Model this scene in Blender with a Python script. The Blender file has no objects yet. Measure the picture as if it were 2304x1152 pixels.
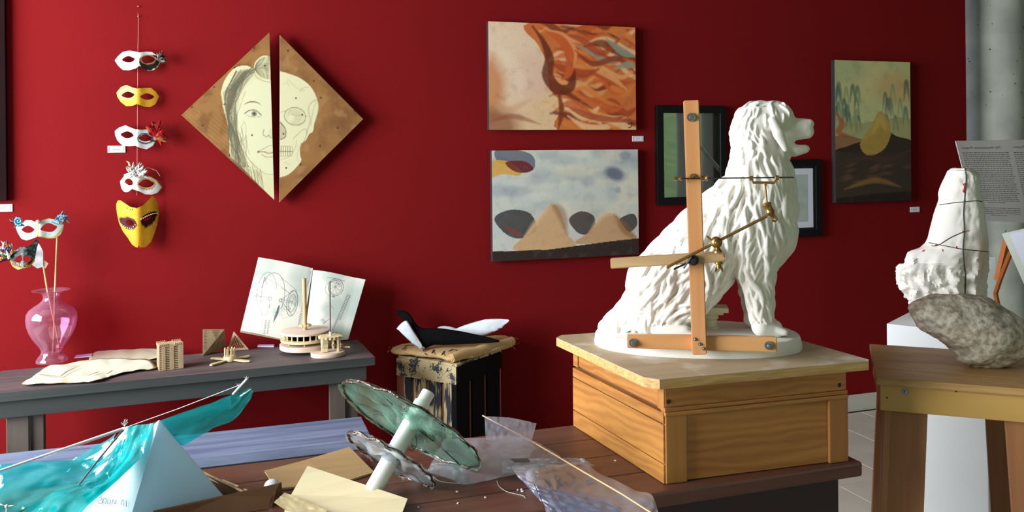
import bpy, bmesh, math, random
import numpy as np
from mathutils import Vector, Matrix, noise as mnoise
from mathutils.bvhtree import BVHTree

SC = bpy.context.scene
COL = SC.collection
random.seed(7); np.random.seed(7)

# ------------------------------------------------------------------ camera
F_PX, CX, CY, YAW, ROLL, EYE, DIST = 1930.0, 1152.0, 345.0, math.radians(18.5), 0.010, 1.6, 4.3287
UP = Vector((0, 0, 1)); FW = Vector((math.sin(YAW), math.cos(YAW), 0)); RT = Vector((math.cos(YAW), -math.sin(YAW), 0))
UC = UP*math.cos(ROLL) + RT*math.sin(ROLL); RC = RT*math.cos(ROLL) - UP*math.sin(ROLL)
CAMP = Vector((0, -DIST, EYE))
cd = bpy.data.cameras.new('camera'); cam = bpy.data.objects.new('camera', cd); COL.objects.link(cam)
cd.sensor_fit = 'HORIZONTAL'; cd.sensor_width = 36; cd.lens = F_PX/2304*36
cd.shift_y = -(576-CY)/2304; cd.clip_start = 0.02; cd.clip_end = 200
mw = Matrix((RC, UC, -FW)).transposed().to_4x4(); mw.translation = CAMP
cam.matrix_world = mw
SC.camera = cam

# measuring helpers: a point of the photograph taken back to a real plane of the room
def ray(px, py): return FW + RC*((px-CX)/F_PX) + UC*((CY-py)/F_PX)
def onz(px, py, z): d = ray(px, py); return CAMP + d*((z-EYE)/d.z)
def ony(px, py, y): d = ray(px, py); return CAMP + d*((y+DIST)/d.y)
def ont(px, py, t): return CAMP + ray(px, py)*t
def onp(px, py, o, n): d = ray(px, py); return CAMP + d*((Vector(o)-CAMP).dot(Vector(n))/d.dot(Vector(n)))
def depth(p): return (Vector(p)-CAMP).dot(FW)

# ------------------------------------------------------------------ light and exposure
W = bpy.data.worlds.new('world'); SC.world = W; W.use_nodes = True
bg = W.node_tree.nodes['Background']; bg.inputs[0].default_value = (0.78, 0.88, 1.0, 1); bg.inputs[1].default_value = 1.9
def area(name, loc, rot, sx, sy, power, colr):
    l = bpy.data.lights.new(name, 'AREA'); l.shape = 'RECTANGLE'; l.size = sx; l.size_y = sy; l.energy = power; l.color = colr
    o = bpy.data.objects.new(name, l); COL.objects.link(o); o.location = loc; o.rotation_euler = rot; return o
# daylight in the big window of the left wall, (the rear windows let in the sky itself)
area('window_daylight', (-2.98, -1.75, 1.95), (0, math.radians(-90), 0), 2.1, 2.9, 420, (0.93, 0.97, 1.0))
vs = SC.view_settings
SC.display_settings.display_device = 'sRGB'; vs.view_transform = 'Standard'; vs.look = 'None'; vs.gamma = 1; vs.use_curve_mapping = False
vs.exposure = 0.15
SC.cycles.use_denoising = True
SC.cycles.max_bounces = 10; SC.cycles.transparent_max_bounces = 24; SC.cycles.caustics_reflective = False; SC.cycles.caustics_refractive = False

# ------------------------------------------------------------------ materials
def lin(c):
    if isinstance(c, str): c = tuple(int(c[i:i+2], 16) for i in (0, 2, 4))
    out = []
    for v in c[:3]:
        v = v/255.0
        out.append(v/12.92 if v <= 0.04045 else ((v+0.055)/1.055)**2.4)
    return tuple(out)
def L4(c): return (*lin(c), 1)
def newmat(name):
    m = bpy.data.materials.new(name); m.use_nodes = True
    return m, m.node_tree.nodes, m.node_tree.links, m.node_tree.nodes['Principled BSDF']
def pbr(name, col, rough=0.6, metal=0.0, var=0.0, col2=None, scale=12.0, bump=0.0, bscale=60.0, stretch=(1, 1, 1), spec=0.5, trans=0.0):
    m, n, l, b = newmat(name)
    b.inputs['Roughness'].default_value = rough; b.inputs['Metallic'].default_value = metal
    b.inputs['Specular IOR Level'].default_value = spec
    tc = n.new('ShaderNodeTexCoord'); mp = n.new('ShaderNodeMapping'); mp.inputs['Scale'].default_value = stretch
    l.new(tc.outputs['Object'], mp.inputs['Vector'])
    c1 = lin(col)
    if col2 is not None or var > 0:
        c2 = lin(col2) if col2 is not None else tuple(max(0, x*(1-var)) for x in c1)
        t = n.new('ShaderNodeTexNoise'); t.inputs['Scale'].default_value = scale; t.inputs['Detail'].default_value = 6
        l.new(mp.outputs[0], t.inputs['Vector'])
        r = n.new('ShaderNodeValToRGB'); r.color_ramp.elements[0].position = 0.35; r.color_ramp.elements[1].position = 0.68
        r.color_ramp.elements[0].color = (*c2, 1); r.color_ramp.elements[1].color = (*c1, 1)
        l.new(t.outputs['Fac'], r.inputs['Fac']); l.new(r.outputs['Color'], b.inputs['Base Color'])
    else:
        b.inputs['Base Color'].default_value = (*c1, 1)
    if bump > 0:
        t2 = n.new('ShaderNodeTexNoise'); t2.inputs['Scale'].default_value = bscale; t2.inputs['Detail'].default_value = 5
        l.new(mp.outputs[0], t2.inputs['Vector'])
        bp = n.new('ShaderNodeBump'); bp.inputs['Strength'].default_value = bump; bp.inputs['Distance'].default_value = 0.004
        l.new(t2.outputs['Fac'], bp.inputs['Height']); l.new(bp.outputs['Normal'], b.inputs['Normal'])
    return m
def wood(name, light, dark, axis='x', fine=60.0, rough=0.55, streak=0.5, ring=0.0, knots=False, bump=0.15, white=0.0):
    """grain running along one local axis"""
    m, n, l, b = newmat(name)
    b.inputs['Roughness'].default_value = rough
    tc = n.new('ShaderNodeTexCoord'); mp = n.new('ShaderNodeMapping')
    s = [1, 1, 1]; s['xyz'.index(axis)] = 0.07; mp.inputs['Scale'].default_value = s
    l.new(tc.outputs['Object'], mp.inputs['Vector'])
    t1 = n.new('ShaderNodeTexNoise'); t1.inputs['Scale'].default_value = fine; t1.inputs['Detail'].default_value = 8; t1.inputs['Distortion'].default_value = 0.6
    l.new(mp.outputs[0], t1.inputs['Vector'])
    t2 = n.new('ShaderNodeTexNoise'); t2.inputs['Scale'].default_value = fine*0.16; t2.inputs['Detail'].default_value = 3; t2.inputs['Distortion'].default_value = 1.5
    l.new(mp.outputs[0], t2.inputs['Vector'])
    fac = t1.outputs['Fac']
    mx = n.new('ShaderNodeMix'); mx.data_type = 'FLOAT'; mx.inputs[0].default_value = streak
    l.new(t1.outputs['Fac'], mx.inputs[2]); l.new(t2.outputs['Fac'], mx.inputs[3]); fac = mx.outputs[0]
    if ring > 0:
        wv = n.new('ShaderNodeTexWave'); wv.wave_type = 'RINGS'; wv.rings_direction = axis.upper()
        mp2 = n.new('ShaderNodeMapping'); s2 = [1, 1, 1]; s2['xyz'.index(axis)] = 0.22; mp2.inputs['Scale'].default_value = s2; mp2.inputs['Location'].default_value = (0.13, 0.11, 0.17)
        l.new(tc.outputs['Object'], mp2.inputs['Vector']); l.new(mp2.outputs[0], wv.inputs['Vector'])
        wv.inputs['Scale'].default_value = 14; wv.inputs['Distortion'].default_value = 7; wv.inputs['Detail'].default_value = 2; wv.inputs['Detail Scale'].default_value = 1.6
        m2 = n.new('ShaderNodeMix'); m2.data_type = 'FLOAT'; m2.inputs[0].default_value = ring
        l.new(fac, m2.inputs[2]); l.new(wv.outputs['Fac'], m2.inputs[3]); fac = m2.outputs[0]
    r = n.new('ShaderNodeValToRGB'); e = r.color_ramp.elements
    e[0].position = 0.33; e[1].position = 0.66; e[0].color = L4(dark); e[1].color = L4(light)
    l.new(fac, r.inputs['Fac']); out = r.outputs['Color']
    if knots:
        vo = n.new('ShaderNodeTexVoronoi'); vo.inputs['Scale'].default_value = 5.0
        mk = n.new('ShaderNodeMapping'); sk = [1, 1, 1]; sk['xyz'.index(axis)] = 0.55; mk.inputs['Scale'].default_value = sk
        l.new(tc.outputs['Object'], mk.inputs['Vector']); l.new(mk.outputs[0], vo.inputs['Vector'])
        kr = n.new('ShaderNodeValToRGB'); kr.color_ramp.elements[0].position = 0.03; kr.color_ramp.elements[1].position = 0.09
        kr.color_ramp.elements[0].color = (1, 1, 1, 1); kr.color_ramp.elements[1].color = (0, 0, 0, 1)
        l.new(vo.outputs['Distance'], kr.inputs['Fac'])
        mk2 = n.new('ShaderNodeMix'); mk2.data_type = 'RGBA'; l.new(kr.outputs['Color'], mk2.inputs[0])
        l.new(out, mk2.inputs[6]); mk2.inputs[7].default_value = tuple(x*0.45 for x in lin(dark))+(1,); out = mk2.outputs[2]
    if white > 0:
        tw = n.new('ShaderNodeTexNoise'); tw.inputs['Scale'].default_value = 9; tw.inputs['Detail'].default_value = 9
        l.new(tc.outputs['Object'], tw.inputs['Vector'])
        wr = n.new('ShaderNodeValToRGB'); wr.color_ramp.elements[0].position = 0.60-0.12*white; wr.color_ramp.elements[1].position = 0.80
        l.new(tw.outputs['Fac'], wr.inputs['Fac'])
        mw_ = n.new('ShaderNodeMix'); mw_.data_type = 'RGBA'; mw_.inputs[7].default_value = (0.75, 0.72, 0.66, 1)
        l.new(wr.outputs['Color'], mw_.inputs[0]); l.new(out, mw_.inputs[6]); out = mw_.outputs[2]
    l.new(out, b.inputs['Base Color'])
    if bump > 0:
        bp = n.new('ShaderNodeBump'); bp.inputs['Strength'].default_value = bump; bp.inputs['Distance'].default_value = 0.003
        l.new(fac, bp.inputs['Height']); l.new(bp.outputs['Normal'], b.inputs['Normal'])
    return m
def vcol(name='painted_colour', rough=0.6, spec=0.3, bump=0.0, bscale=300):
    m, n, l, b = newmat(name)
    a = n.new('ShaderNodeAttribute'); a.attribute_name = 'Col'
    l.new(a.outputs['Color'], b.inputs['Base Color']); b.inputs['Roughness'].default_value = rough; b.inputs['Specular IOR Level'].default_value = spec
    if bump > 0:
        tc = n.new('ShaderNodeTexCoord'); t = n.new('ShaderNodeTexNoise'); t.inputs['Scale'].default_value = bscale
        l.new(tc.outputs['Object'], t.inputs['Vector']); bp = n.new('ShaderNodeBump'); bp.inputs['Strength'].default_value = bump; bp.inputs['Distance'].default_value = 0.002
        l.new(t.outputs['Fac'], bp.inputs['Height']); l.new(bp.outputs['Normal'], b.inputs['Normal'])
    return m
def film(name, tint, clear=0.6, haze=(0.8, 0.85, 0.9), gloss=0.12, rough=0.08, wrinkle=0.6, wscale=22.0):
    """thin plastic: clear tinted + a little milky translucency + gloss"""
    m, n, l, b = newmat(name)
    out = n['Material Output']
    tr = n.new('ShaderNodeBsdfTransparent'); tr.inputs[0].default_value = (*tint, 1)
    df = n.new('ShaderNodeBsdfDiffuse'); df.inputs[0].default_value = (*haze, 1)
    tl = n.new('ShaderNodeBsdfTranslucent'); tl.inputs[0].default_value = (*haze, 1)
    gl = n.new('ShaderNodeBsdfGlossy'); gl.inputs['Roughness'].default_value = rough
    tc = n.new('ShaderNodeTexCoord'); t = n.new('ShaderNodeTexNoise'); t.inputs['Scale'].default_value = wscale; t.inputs['Detail'].default_value = 4; t.inputs['Distortion'].default_value = 1.2
    mpw = n.new('ShaderNodeMapping'); mpw.inputs['Scale'].default_value = (1, 1, .35); mpw.inputs['Rotation'].default_value = (.5, .6, .2); l.new(tc.outputs['Object'], mpw.inputs['Vector']); l.new(mpw.outputs[0], t.inputs['Vector'])
    bp = n.new('ShaderNodeBump'); bp.inputs['Strength'].default_value = wrinkle; bp.inputs['Distance'].default_value = 0.008
    l.new(t.outputs['Fac'], bp.inputs['Height'])
    l.new(bp.outputs[0], gl.inputs['Normal'])
    a1 = n.new('ShaderNodeMixShader'); a1.inputs[0].default_value = 0.5; l.new(df.outputs[0], a1.inputs[1]); l.new(tl.outputs[0], a1.inputs[2])
    a2 = n.new('ShaderNodeMixShader'); a2.inputs[0].default_value = clear; l.new(a1.outputs[0], a2.inputs[1]); l.new(tr.outputs[0], a2.inputs[2])
    fr = n.new('ShaderNodeLayerWeight'); fr.inputs[0].default_value = 0.35; l.new(bp.outputs[0], fr.inputs['Normal'])
    ml = n.new('ShaderNodeMath'); ml.operation = 'MULTIPLY_ADD'; ml.inputs[1].default_value = 0.25; ml.inputs[2].default_value = gloss
    l.new(fr.outputs['Facing'], ml.inputs[0])
    a3 = n.new('ShaderNodeMixShader'); l.new(ml.outputs[0], a3.inputs[0]); l.new(a2.outputs[0], a3.inputs[1]); l.new(gl.outputs[0], a3.inputs[2])
    l.new(a3.outputs[0], out.inputs['Surface'])
    n.remove(b)
    return m

# ------------------------------------------------------------------ geometry
WORLD = {}
def thing(name, label, cat, loc=(0, 0, 0), rz=0.0, group=None, rot=None):
    o = bpy.data.objects.new(name, None); COL.objects.link(o); o.empty_display_size = 0.05
    m = (rot.to_4x4() if rot is not None else Matrix.Rotation(rz, 4, 'Z')); m = Matrix.Translation(Vector(loc)) @ m
    o.matrix_world = m; WORLD[o.name] = m.copy()
    tag(o, label, cat, group); return o
def tag(o, label=None, cat=None, group=None, kind=None):
    if label: o['label'] = label
    if cat: o['category'] = cat
    if group: o['group'] = group
    if kind: o['kind'] = kind
    return o
def add(name, bm, mat, parent=None, smooth=False, label=None, kind=None, world=True):
    """bm in world coordinates (or in parent's when world=False) -> one mesh object"""
    if isinstance(bm, bmesh.types.BMesh):
        me = bpy.data.meshes.new(name); bm.normal_update(); bm.to_mesh(me); bm.free()
    else: me = bm
    o = bpy.data.objects.new(name, me); COL.objects.link(o)
    for mm in (mat if isinstance(mat, (list, tuple)) else [mat]): me.materials.append(mm)
    pm = WORLD[parent.name] if parent else Matrix.Identity(4)
    if world and parent: me.transform(pm.inverted())
    if parent: o.parent = parent
    WORLD[o.name] = pm.copy()
    if smooth is True: me.shade_smooth()
    elif smooth: me.shade_smooth(); me.set_sharp_from_angle(angle=math.radians(smooth))
    if label: o['label'] = label
    if kind: o['kind'] = kind
    return o
def struct(name, bm, mat, parent=None, **k):
    o = add(name, bm, mat, parent, **k); o['kind'] = 'structure'; return o
def BM(): return bmesh.new()
def box(bm, c, size, rot=None, bev=0.0, taper=1.0):
    """box of full size about c; rot a 3x3 Matrix; taper scales the top"""
    t = bmesh.new(); r = bmesh.ops.create_cube(t, size=1.0)
    for v in t.verts:
        k = taper if v.co.z > 0 else 1.0
        v.co = Vector((v.co.x*size[0]*k, v.co.y*size[1]*k, v.co.z*size[2]))
    if bev > 0: bmesh.ops.bevel(t, geom=t.edges[:], offset=bev, segments=2, affect='EDGES', profile=0.6)
    M = (rot.to_4x4() if rot is not None else Matrix.Identity(4)); M = Matrix.Translation(Vector(c)) @ M
    bmesh.ops.transform(t, matrix=M, verts=t.verts[:]); join(bm, t); return bm
def join(bm, t):
    me = bpy.data.meshes.new('tmp'); t.to_mesh(me); t.free(); bm.from_mesh(me); bpy.data.meshes.remove(me)
def RZ(a): return Matrix.Rotation(a, 3, 'Z')
def basis(z, x=None):
    z = Vector(z).normalized()
    x = Vector(x) if x is not None else (Vector((1, 0, 0)) if abs(z.x) < 0.9 else Vector((0, 1, 0)))
    x = (x - z*x.dot(z)).normalized(); y = z.cross(x); return x, y, z
def tube(bm, pts, rad, n=8, cap=True, flat=1.0, up=None):
    pts = [Vector(p) for p in pts]; N = len(pts)
    rads = rad if isinstance(rad, (list, tuple)) else [rad]*N
    rings = []; xprev = up
    for i, p in enumerate(pts):
        d = (pts[min(i+1, N-1)] - pts[max(i-1, 0)])
        if d.length < 1e-9: d = Vector((0, 0, 1))
        x, y, z = basis(d, xprev); xprev = x
        rings.append([bm.verts.new(p + x*(math.cos(2*math.pi*k/n)*rads[i]) + y*(math.sin(2*math.pi*k/n)*rads[i]*flat)) for k in range(n)])
    for i in range(N-1):
        for k in range(n):
            bm.faces.new((rings[i][k], rings[i][(k+1) % n], rings[i+1][(k+1) % n], rings[i+1][k]))
    if cap:
        bm.faces.new(rings[0][::-1]); bm.faces.new(rings[-1])
    return bm
def lathe(bm, prof, n=32, o=(0, 0, 0), axis=(0, 0, 1), sx=1.0, cap=True, xdir=None):
    """prof: list of (r, h)"""
    x, y, z = basis(axis, xdir); o = Vector(o); rings = []
    for r, h in prof:
        rings.append([bm.verts.new(o + z*h + x*(r*sx*math.cos(2*math.pi*k/n)) + y*(r*math.sin(2*math.pi*k/n))) for k in range(n)])
    for i in range(len(rings)-1):
        for k in range(n): bm.faces.new((rings[i][k], rings[i][(k+1) % n], rings[i+1][(k+1) % n], rings[i+1][k]))
    if cap:
        bm.faces.new(rings[0][::-1]); bm.faces.new(rings[-1])
    return bm
def prism(bm, pts, off):
    """flat polygon of 3D points pushed along off"""
    off = Vector(off); a = [bm.verts.new(Vector(p)) for p in pts]; b = [bm.verts.new(Vector(p)+off) for p in pts]
    n = len(a)
    fa = bm.faces.new(a[::-1]); fb = bm.faces.new(b)
    for i in range(n): bm.faces.new((a[i], a[(i+1) % n], b[(i+1) % n], b[i]))
    if n > 4: bmesh.ops.triangulate(bm, faces=[fa, fb])
    return bm
def fixn(bm): bmesh.ops.recalc_face_normals(bm, faces=bm.faces[:]); return bm
def grid(bm, fn, nu, nv):
    vs_ = [[bm.verts.new(Vector(fn(i/nu, j/nv))) for i in range(nu+1)] for j in range(nv+1)]
    for j in range(nv):
        for i in range(nu): bm.faces.new((vs_[j][i], vs_[j][i+1], vs_[j+1][i+1], vs_[j+1][i]))
    return bm
def lerp(a, b, t): return a + (b-a)*t
def polyl(pts, t):
    """point at parameter t (0..1, by length) along a polyline"""
    pts = [Vector(p) for p in pts]; d = [0]
    for i in range(len(pts)-1): d.append(d[-1]+(pts[i+1]-pts[i]).length)
    s = t*d[-1]
    for i in range(len(pts)-1):
        if s <= d[i+1] or i == len(pts)-2:
            return pts[i].lerp(pts[i+1], (s-d[i])/max(1e-9, d[i+1]-d[i]))
def smoothpts(pts, k=6, closed=False):
    """Catmull-Rom through points"""
    P = [Vector(p) for p in pts]; out = []; n = len(P); segs = n if closed else n-1
    for i in range(segs):
        if closed: a, b, c, d = P[(i-1) % n], P[i], P[(i+1) % n], P[(i+2) % n]
        else: a, b, c, d = P[max(i-1, 0)], P[i], P[i+1], P[min(i+2, n-1)]
        for j in range(k):
            t = j/k; out.append(0.5*((2*b)+(c-a)*t+(2*a-5*b+4*c-d)*t*t+(3*b-a-3*c+d)*t**3))
    if not closed: out.append(P[-1])
    return out
def ruled(bm, A, B, nu, nv, amp=0.0, freq=8.0, seed=0.0, crease=None):
    """sheet between two polylines, with gentle wrinkles"""
    def f(u, v):
        p = polyl(A, u).lerp(polyl(B, u), v)
        if amp > 0:
            q = Vector((u*freq+seed, v*freq*0.6+seed*1.7, seed)); w = mnoise.noise(q) + 0.5*mnoise.noise(q*2.3)
            p = p + FW*(-w*amp) + UP*(w*amp*0.6)
        return p
    return grid(bm, f, nu, nv)
def nz(p, s, seed=0.0): return mnoise.noise(Vector(p)*s + Vector((seed, seed*0.7, -seed)))

# ------------------------------------------------------------------ a small painter: colour at a list of 2D points
class Paint:
    def __init__(s, P, base):
        s.P = np.asarray(P, float); s.c = np.tile(np.array(lin(base)), (len(s.P), 1))
    def _mix(s, idx, a, col):
        s.c[idx] = s.c[idx]*(1-a[:, None]) + np.array(lin(col))*a[:, None]
    def mask_poly(s, pts):
        x, y = s.P[:, 0], s.P[:, 1]; ins = np.zeros(len(x), bool); n = len(pts)
        for i in range(n):
            x1, y1 = pts[i][:2]; x2, y2 = pts[(i+1) % n][:2]
            if y1 == y2: continue
            c = ((y1 > y) != (y2 > y)) & (x < (x2-x1)*(y-y1)/(y2-y1)+x1); ins ^= c
        return ins
    def poly(s, pts, col, a=1.0, smooth=True):
        if smooth: pts = [p[:2] for p in smoothpts([(*p[:2], 0) for p in pts], 5, True)]
        i = np.where(s.mask_poly(pts))[0]; s._mix(i, np.full(len(i), a), col)
    def line(s, pts, w, col, a=1.0, smooth=True, soft=0.6, taper=False):
        if smooth and len(pts) > 2: pts = [p[:2] for p in smoothpts([(*p[:2], 0) for p in pts], 6)]
        pts = np.array([p[:2] for p in pts], float); lo = pts.min(0)-w-2; hi = pts.max(0)+w+2
        idx = np.where((s.P[:, 0] > lo[0]) & (s.P[:, 0] < hi[0]) & (s.P[:, 1] > lo[1]) & (s.P[:, 1] < hi[1]))[0]
        if len(idx) == 0: return
        Q = s.P[idx]; best = np.full(len(idx), 1e9); bt = np.zeros(len(idx)); n = len(pts)-1
        for k in range(n):
            a0, b0 = pts[k], pts[k+1]; d = b0-a0; L = max(1e-9, d@d)
            t = np.clip(((Q-a0)@d)/L, 0, 1); dist = np.hypot(*(Q-(a0+t[:, None]*d)).T)
            m = dist < best; best[m] = dist[m]; bt[m] = (k+t[m])/n
        ww = w*0.5*(np.sin(np.pi*np.clip(bt, 0.06, 0.94)) if taper else 1.0)
        al = np.clip((ww + soft*0.5 - best)/max(soft, 1e-3), 0, 1)*a
        s._mix(idx, al, col)
    def blob(s, c, rx, ry, col, a=1.0, rot=0.0, soft=0.5):
        d = s.P-np.array(c[:2]); cr, sr = math.cos(rot), math.sin(rot)
        q = np.hypot((d[:, 0]*cr+d[:, 1]*sr)/rx, (-d[:, 0]*sr+d[:, 1]*cr)/ry)
        i = np.where(q < 1)[0]; s._mix(i, np.clip((1-q[i])/max(soft, 1e-3), 0, 1)*a, col)
    def ring(s, c, rx, ry, w, col, a=1.0, rot=0.0, t0=0.0, t1=2*math.pi):
        pts = []
        for k in range(41):
            t = t0+(t1-t0)*k/40; x, y = rx*math.cos(t), ry*math.sin(t)
            pts.append((c[0]+x*math.cos(rot)-y*math.sin(rot), c[1]+x*math.sin(rot)+y*math.cos(rot)))
        s.line(pts, w, col, a, smooth=False)
    def fbm(s, scale, col, amount, lo=0.0, hi=0.6, seed=0.0, sx=1.0, sy=1.0):
        v = np.array([mnoise.fractal(Vector((p[0]*scale*sx, p[1]*scale*sy, seed)), 1.0, 2.0, 4) for p in s.P])
        al = np.clip((v-lo)/(hi-lo), 0, 1)*amount; s._mix(np.arange(len(v)), al, col)
def colourise(me, cols):
    at = me.color_attributes.new('Col', 'FLOAT_COLOR', 'POINT')
    at.data.foreach_set('color', np.concatenate([cols, np.ones((len(cols), 1))], 1).astype(np.float32).ravel())
def gridmesh(name, P3, nu, nv):
    """mesh of a (nv+1)x(nu+1) lattice of 3D points"""
    me = bpy.data.meshes.new(name); P3 = np.asarray(P3, float).reshape(-1, 3)
    j, i = np.meshgrid(np.arange(nv), np.arange(nu), indexing='ij'); a = (j*(nu+1)+i).ravel()
    fc = np.stack([a, a+nu+1, a+nu+2, a+1], 1)
    me.from_pydata(P3.tolist(), [], fc.tolist()); return me
def sphere(bm, c, r, sub=2, sc=(1, 1, 1)):
    t = bmesh.new(); bmesh.ops.create_icosphere(t, subdivisions=sub, radius=1.0)
    for v in t.verts: v.co = Vector(c) + Vector((v.co.x*r*sc[0], v.co.y*r*sc[1], v.co.z*r*sc[2]))
    join(bm, t); return bm
def disc_bolt(bm, p, nrm, r, h):
    x, y, z = basis(nrm); p = Vector(p)
    lathe(bm, [(r*0.96, 0), (r, h*0.1), (r, h*0.3), (r*0.55, h*0.34), (r*0.55, h*0.8), (r*0.35, h), (0.0004, h*1.05)], 14, p, z); return bm
# ================================================================== THE ROOM
m_red = pbr('red_wall_paint', (122, 16, 20), 0.9, var=0.08, scale=1.5, bump=0.12, bscale=140, spec=0.12)
m_redd = pbr('red_return_paint', (120, 22, 26), 0.7)
m_white = pbr('white_wall_paint', (225, 222, 216), 0.8)
m_shell = pbr('grey_room_concrete', (128, 124, 118), 0.85, var=.1, scale=3)
m_conc = pbr('concrete', (182, 184, 174), 0.75, col2=(156, 160, 152), scale=5, bump=0.25, bscale=40)
m_base = pbr('pale_vinyl_baseboard', (200, 196, 184), 0.6)
m_tile = pbr('beige_floor_tile', (206, 200, 186), 0.5, var=0.10, scale=4)
m_grout = pbr('grout', (150, 146, 138), 0.9)

struct('wall_back', box(BM(), (0.77, 0.10, 1.8), (7.56, 0.2, 3.6)), m_red)
# left wall with its big window opening
def wall_left():
    bm = BM(); x = -3.02
    box(bm, (x, -3.5, 0.43), (0.16, 7.2, 0.86)); box(bm, (x, -3.5, 3.3), (0.16, 7.2, 0.6))
    box(bm, (x, -0.12, 1.93), (0.16, 0.44, 2.14)); box(bm, (x, -5.2, 1.93), (0.16, 3.8, 2.14)); return bm
struct('wall_left', wall_left(), m_shell)
w1 = struct('window_1', box(BM(), (-3.0, -1.75, 0.90), (0.2, 3.1, 0.05)), m_white)
for k in range(5):
    struct('mullion', box(BM(), (-3.03, -3.2+k*0.73, 1.95), (0.05, 0.05, 2.1)), m_white, w1)
def wall_rear():
    bm = BM(); y = -7.02
    box(bm, (2.0, y, 0.3), (10.2, 0.16, 0.6)); box(bm, (2.0, y, 3.25), (10.2, 0.16, 0.7))
    for x0, x1 in ((-3.1, -1.1), (2.3, 3.6), (6.9, 7.1)): box(bm, ((x0+x1)/2, y, 1.75), (x1-x0, 0.16, 2.3))
    return bm
struct('wall_rear', wall_rear(), m_shell)
struct('wall_right', box(BM(), (7.1, -3.5, 1.8), (0.16, 7.2, 3.6)), m_shell)
struct('wall_return', box(BM(), (5.6, 0.62, 1.8), (2.8, 0.16, 3.6)), m_redd)
struct('ceiling', box(BM(), (2.0, -3.3, 3.65), (10.4, 7.9, 0.1)), m_shell)
lawn = pbr('lawn_grass', (150, 178, 110), 0.9, var=0.25, scale=3)
bm = BM(); grid(bm, lambda u, v: (-20+u*60, -9-v*40, -0.3+v*14), 8, 8); struct('ground', bm, lawn)
# white curtains of the rear window (seen only as reflections in the picture glass)
m_cur = pbr('white_curtain', (225, 224, 220), 0.85)
_n, _l = m_cur.node_tree.nodes, m_cur.node_tree.links
_t = _n.new('ShaderNodeBsdfTranslucent'); _t.inputs[0].default_value = (.75, .74, .72, 1); _m = _n.new('ShaderNodeMixShader'); _m.inputs[0].default_value = .6
_l.new(_n['Principled BSDF'].outputs[0], _m.inputs[1]); _l.new(_t.outputs[0], _m.inputs[2]); _l.new(_m.outputs[0], _n['Material Output'].inputs[0])
for i, x in enumerate((6.37, 6.78)):
    bm = BM(); grid(bm, lambda u, v: (x+(u-0.5)*(0.26, 0.26)[i]*(1-0.25*math.sin(v*3.1)), -6.86+0.035*math.sin(u*38), 0.35+v*2.6), 48, 8)
    tag(add('curtain', bm, m_cur, smooth=True), ('white curtain hanging at the left of the rear window', 'white curtain hanging at the right of the rear window')[i], 'curtain', 'curtains of the rear window')

fl = struct('floor', box(BM(), (2.0, -3.2, -0.06), (10.4, 8.0, 0.1)), m_grout)
TS = 0.305; tile_me = bpy.data.meshes.new('tile')
bm = BM(); box(bm, (0, 0, -0.006), (TS-0.006, TS-0.006, 0.012), bev=0.0015); bm.to_mesh(tile_me); bm.free(); tile_me.materials.append(m_tile)
for i in range(16):
    for j in range(14):
        x, y = 2.0+i*TS*0.995, -0.18-j*TS*0.995
        if y < -0.9 - (x-2.0)*0.9 - 1.2 or x > 5.2: continue
        t = bpy.data.objects.new('tile', tile_me); COL.objects.link(t); t.parent = fl; t.location = (x, y, random.uniform(-0.0006, 0.0006)); t['kind'] = 'structure'
bm = BM(); box(bm, (1.85, -0.006, 0.05), (5.4, 0.012, 0.10), bev=0.002); struct('baseboard_back', bm, m_base)
# concrete column past the end of the red wall
pc = ony(2236, 400, 0.16)
bm = BM(); R_ = 0.205
lathe(bm, [(R_, 0.0), (R_, 1.1), (R_*1.002, 1.101), (R_, 1.102), (R_, 2.35), (R_*1.002, 2.351), (R_, 2.352), (R_, 3.6)], 64, (pc.x, pc.y, 0))
colm = struct('concrete_column', bm, m_conc, smooth=40)
bm = BM()
for k in range(60):
    a = random.uniform(math.pi*0.9, math.pi*2.1); z = random.uniform(0.8, 2.9); r = random.uniform(0.002, 0.006)
    n_ = Vector((math.cos(a), math.sin(a), 0)); lathe(bm, [(r, 0), (r*0.8, 0.0006)], 7, Vector((pc.x, pc.y, z))+n_*R_, n_)
add('air_holes', bm, pbr('dark_pore', (70, 74, 72), 0.9), colm, kind='stuff')

# ================================================================== ON THE WALL
m_canvas = pbr('canvas_edge', (34, 30, 34), 0.8)
m_paint = vcol('brushed_paint', 0.5, 0.35, bump=0.25, bscale=220)
m_pencil = vcol('pencil_on_panel', 0.6, 0.3)
m_card = pbr('white_card', (232, 232, 238), 0.7)
m_ink = pbr('ink', (60, 60, 70), 0.8)
m_blk = pbr('black_frame_lacquer', (12, 12, 14), 0.45, spec=0.22)

def wall_rect(tl, br, y):
    a, b = ony(*tl, y), ony(*br, y); return a.x, b.x, b.z, a.z
def canvas(name, label, x0, x1, z0, z1, th, painter, nu, nv, group=None):
    t = thing(name, label, 'painting', ((x0+x1)/2, -0.004, z0), group=group)
    bm = BM(); box(bm, ((x0+x1)/2, -th/2-0.002, (z0+z1)/2), (x1-x0, th-0.001, z1-z0), bev=0.002); sc_ = add('stretched_canvas', bm, m_canvas, t)
    U, V = np.meshgrid(np.linspace(0, 1, nu+1), np.linspace(0, 1, nv+1))
    P3 = np.stack([x0+U*(x1-x0), np.full_like(U, -th-0.0025), z1-V*(z1-z0)], -1)
    me = gridmesh('painted_face', P3, nu, nv); p = painter(np.stack([U.ravel(), V.ravel()], 1)); colourise(me, p.c)
    add('painted_face', me, m_paint, sc_); return t
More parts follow.
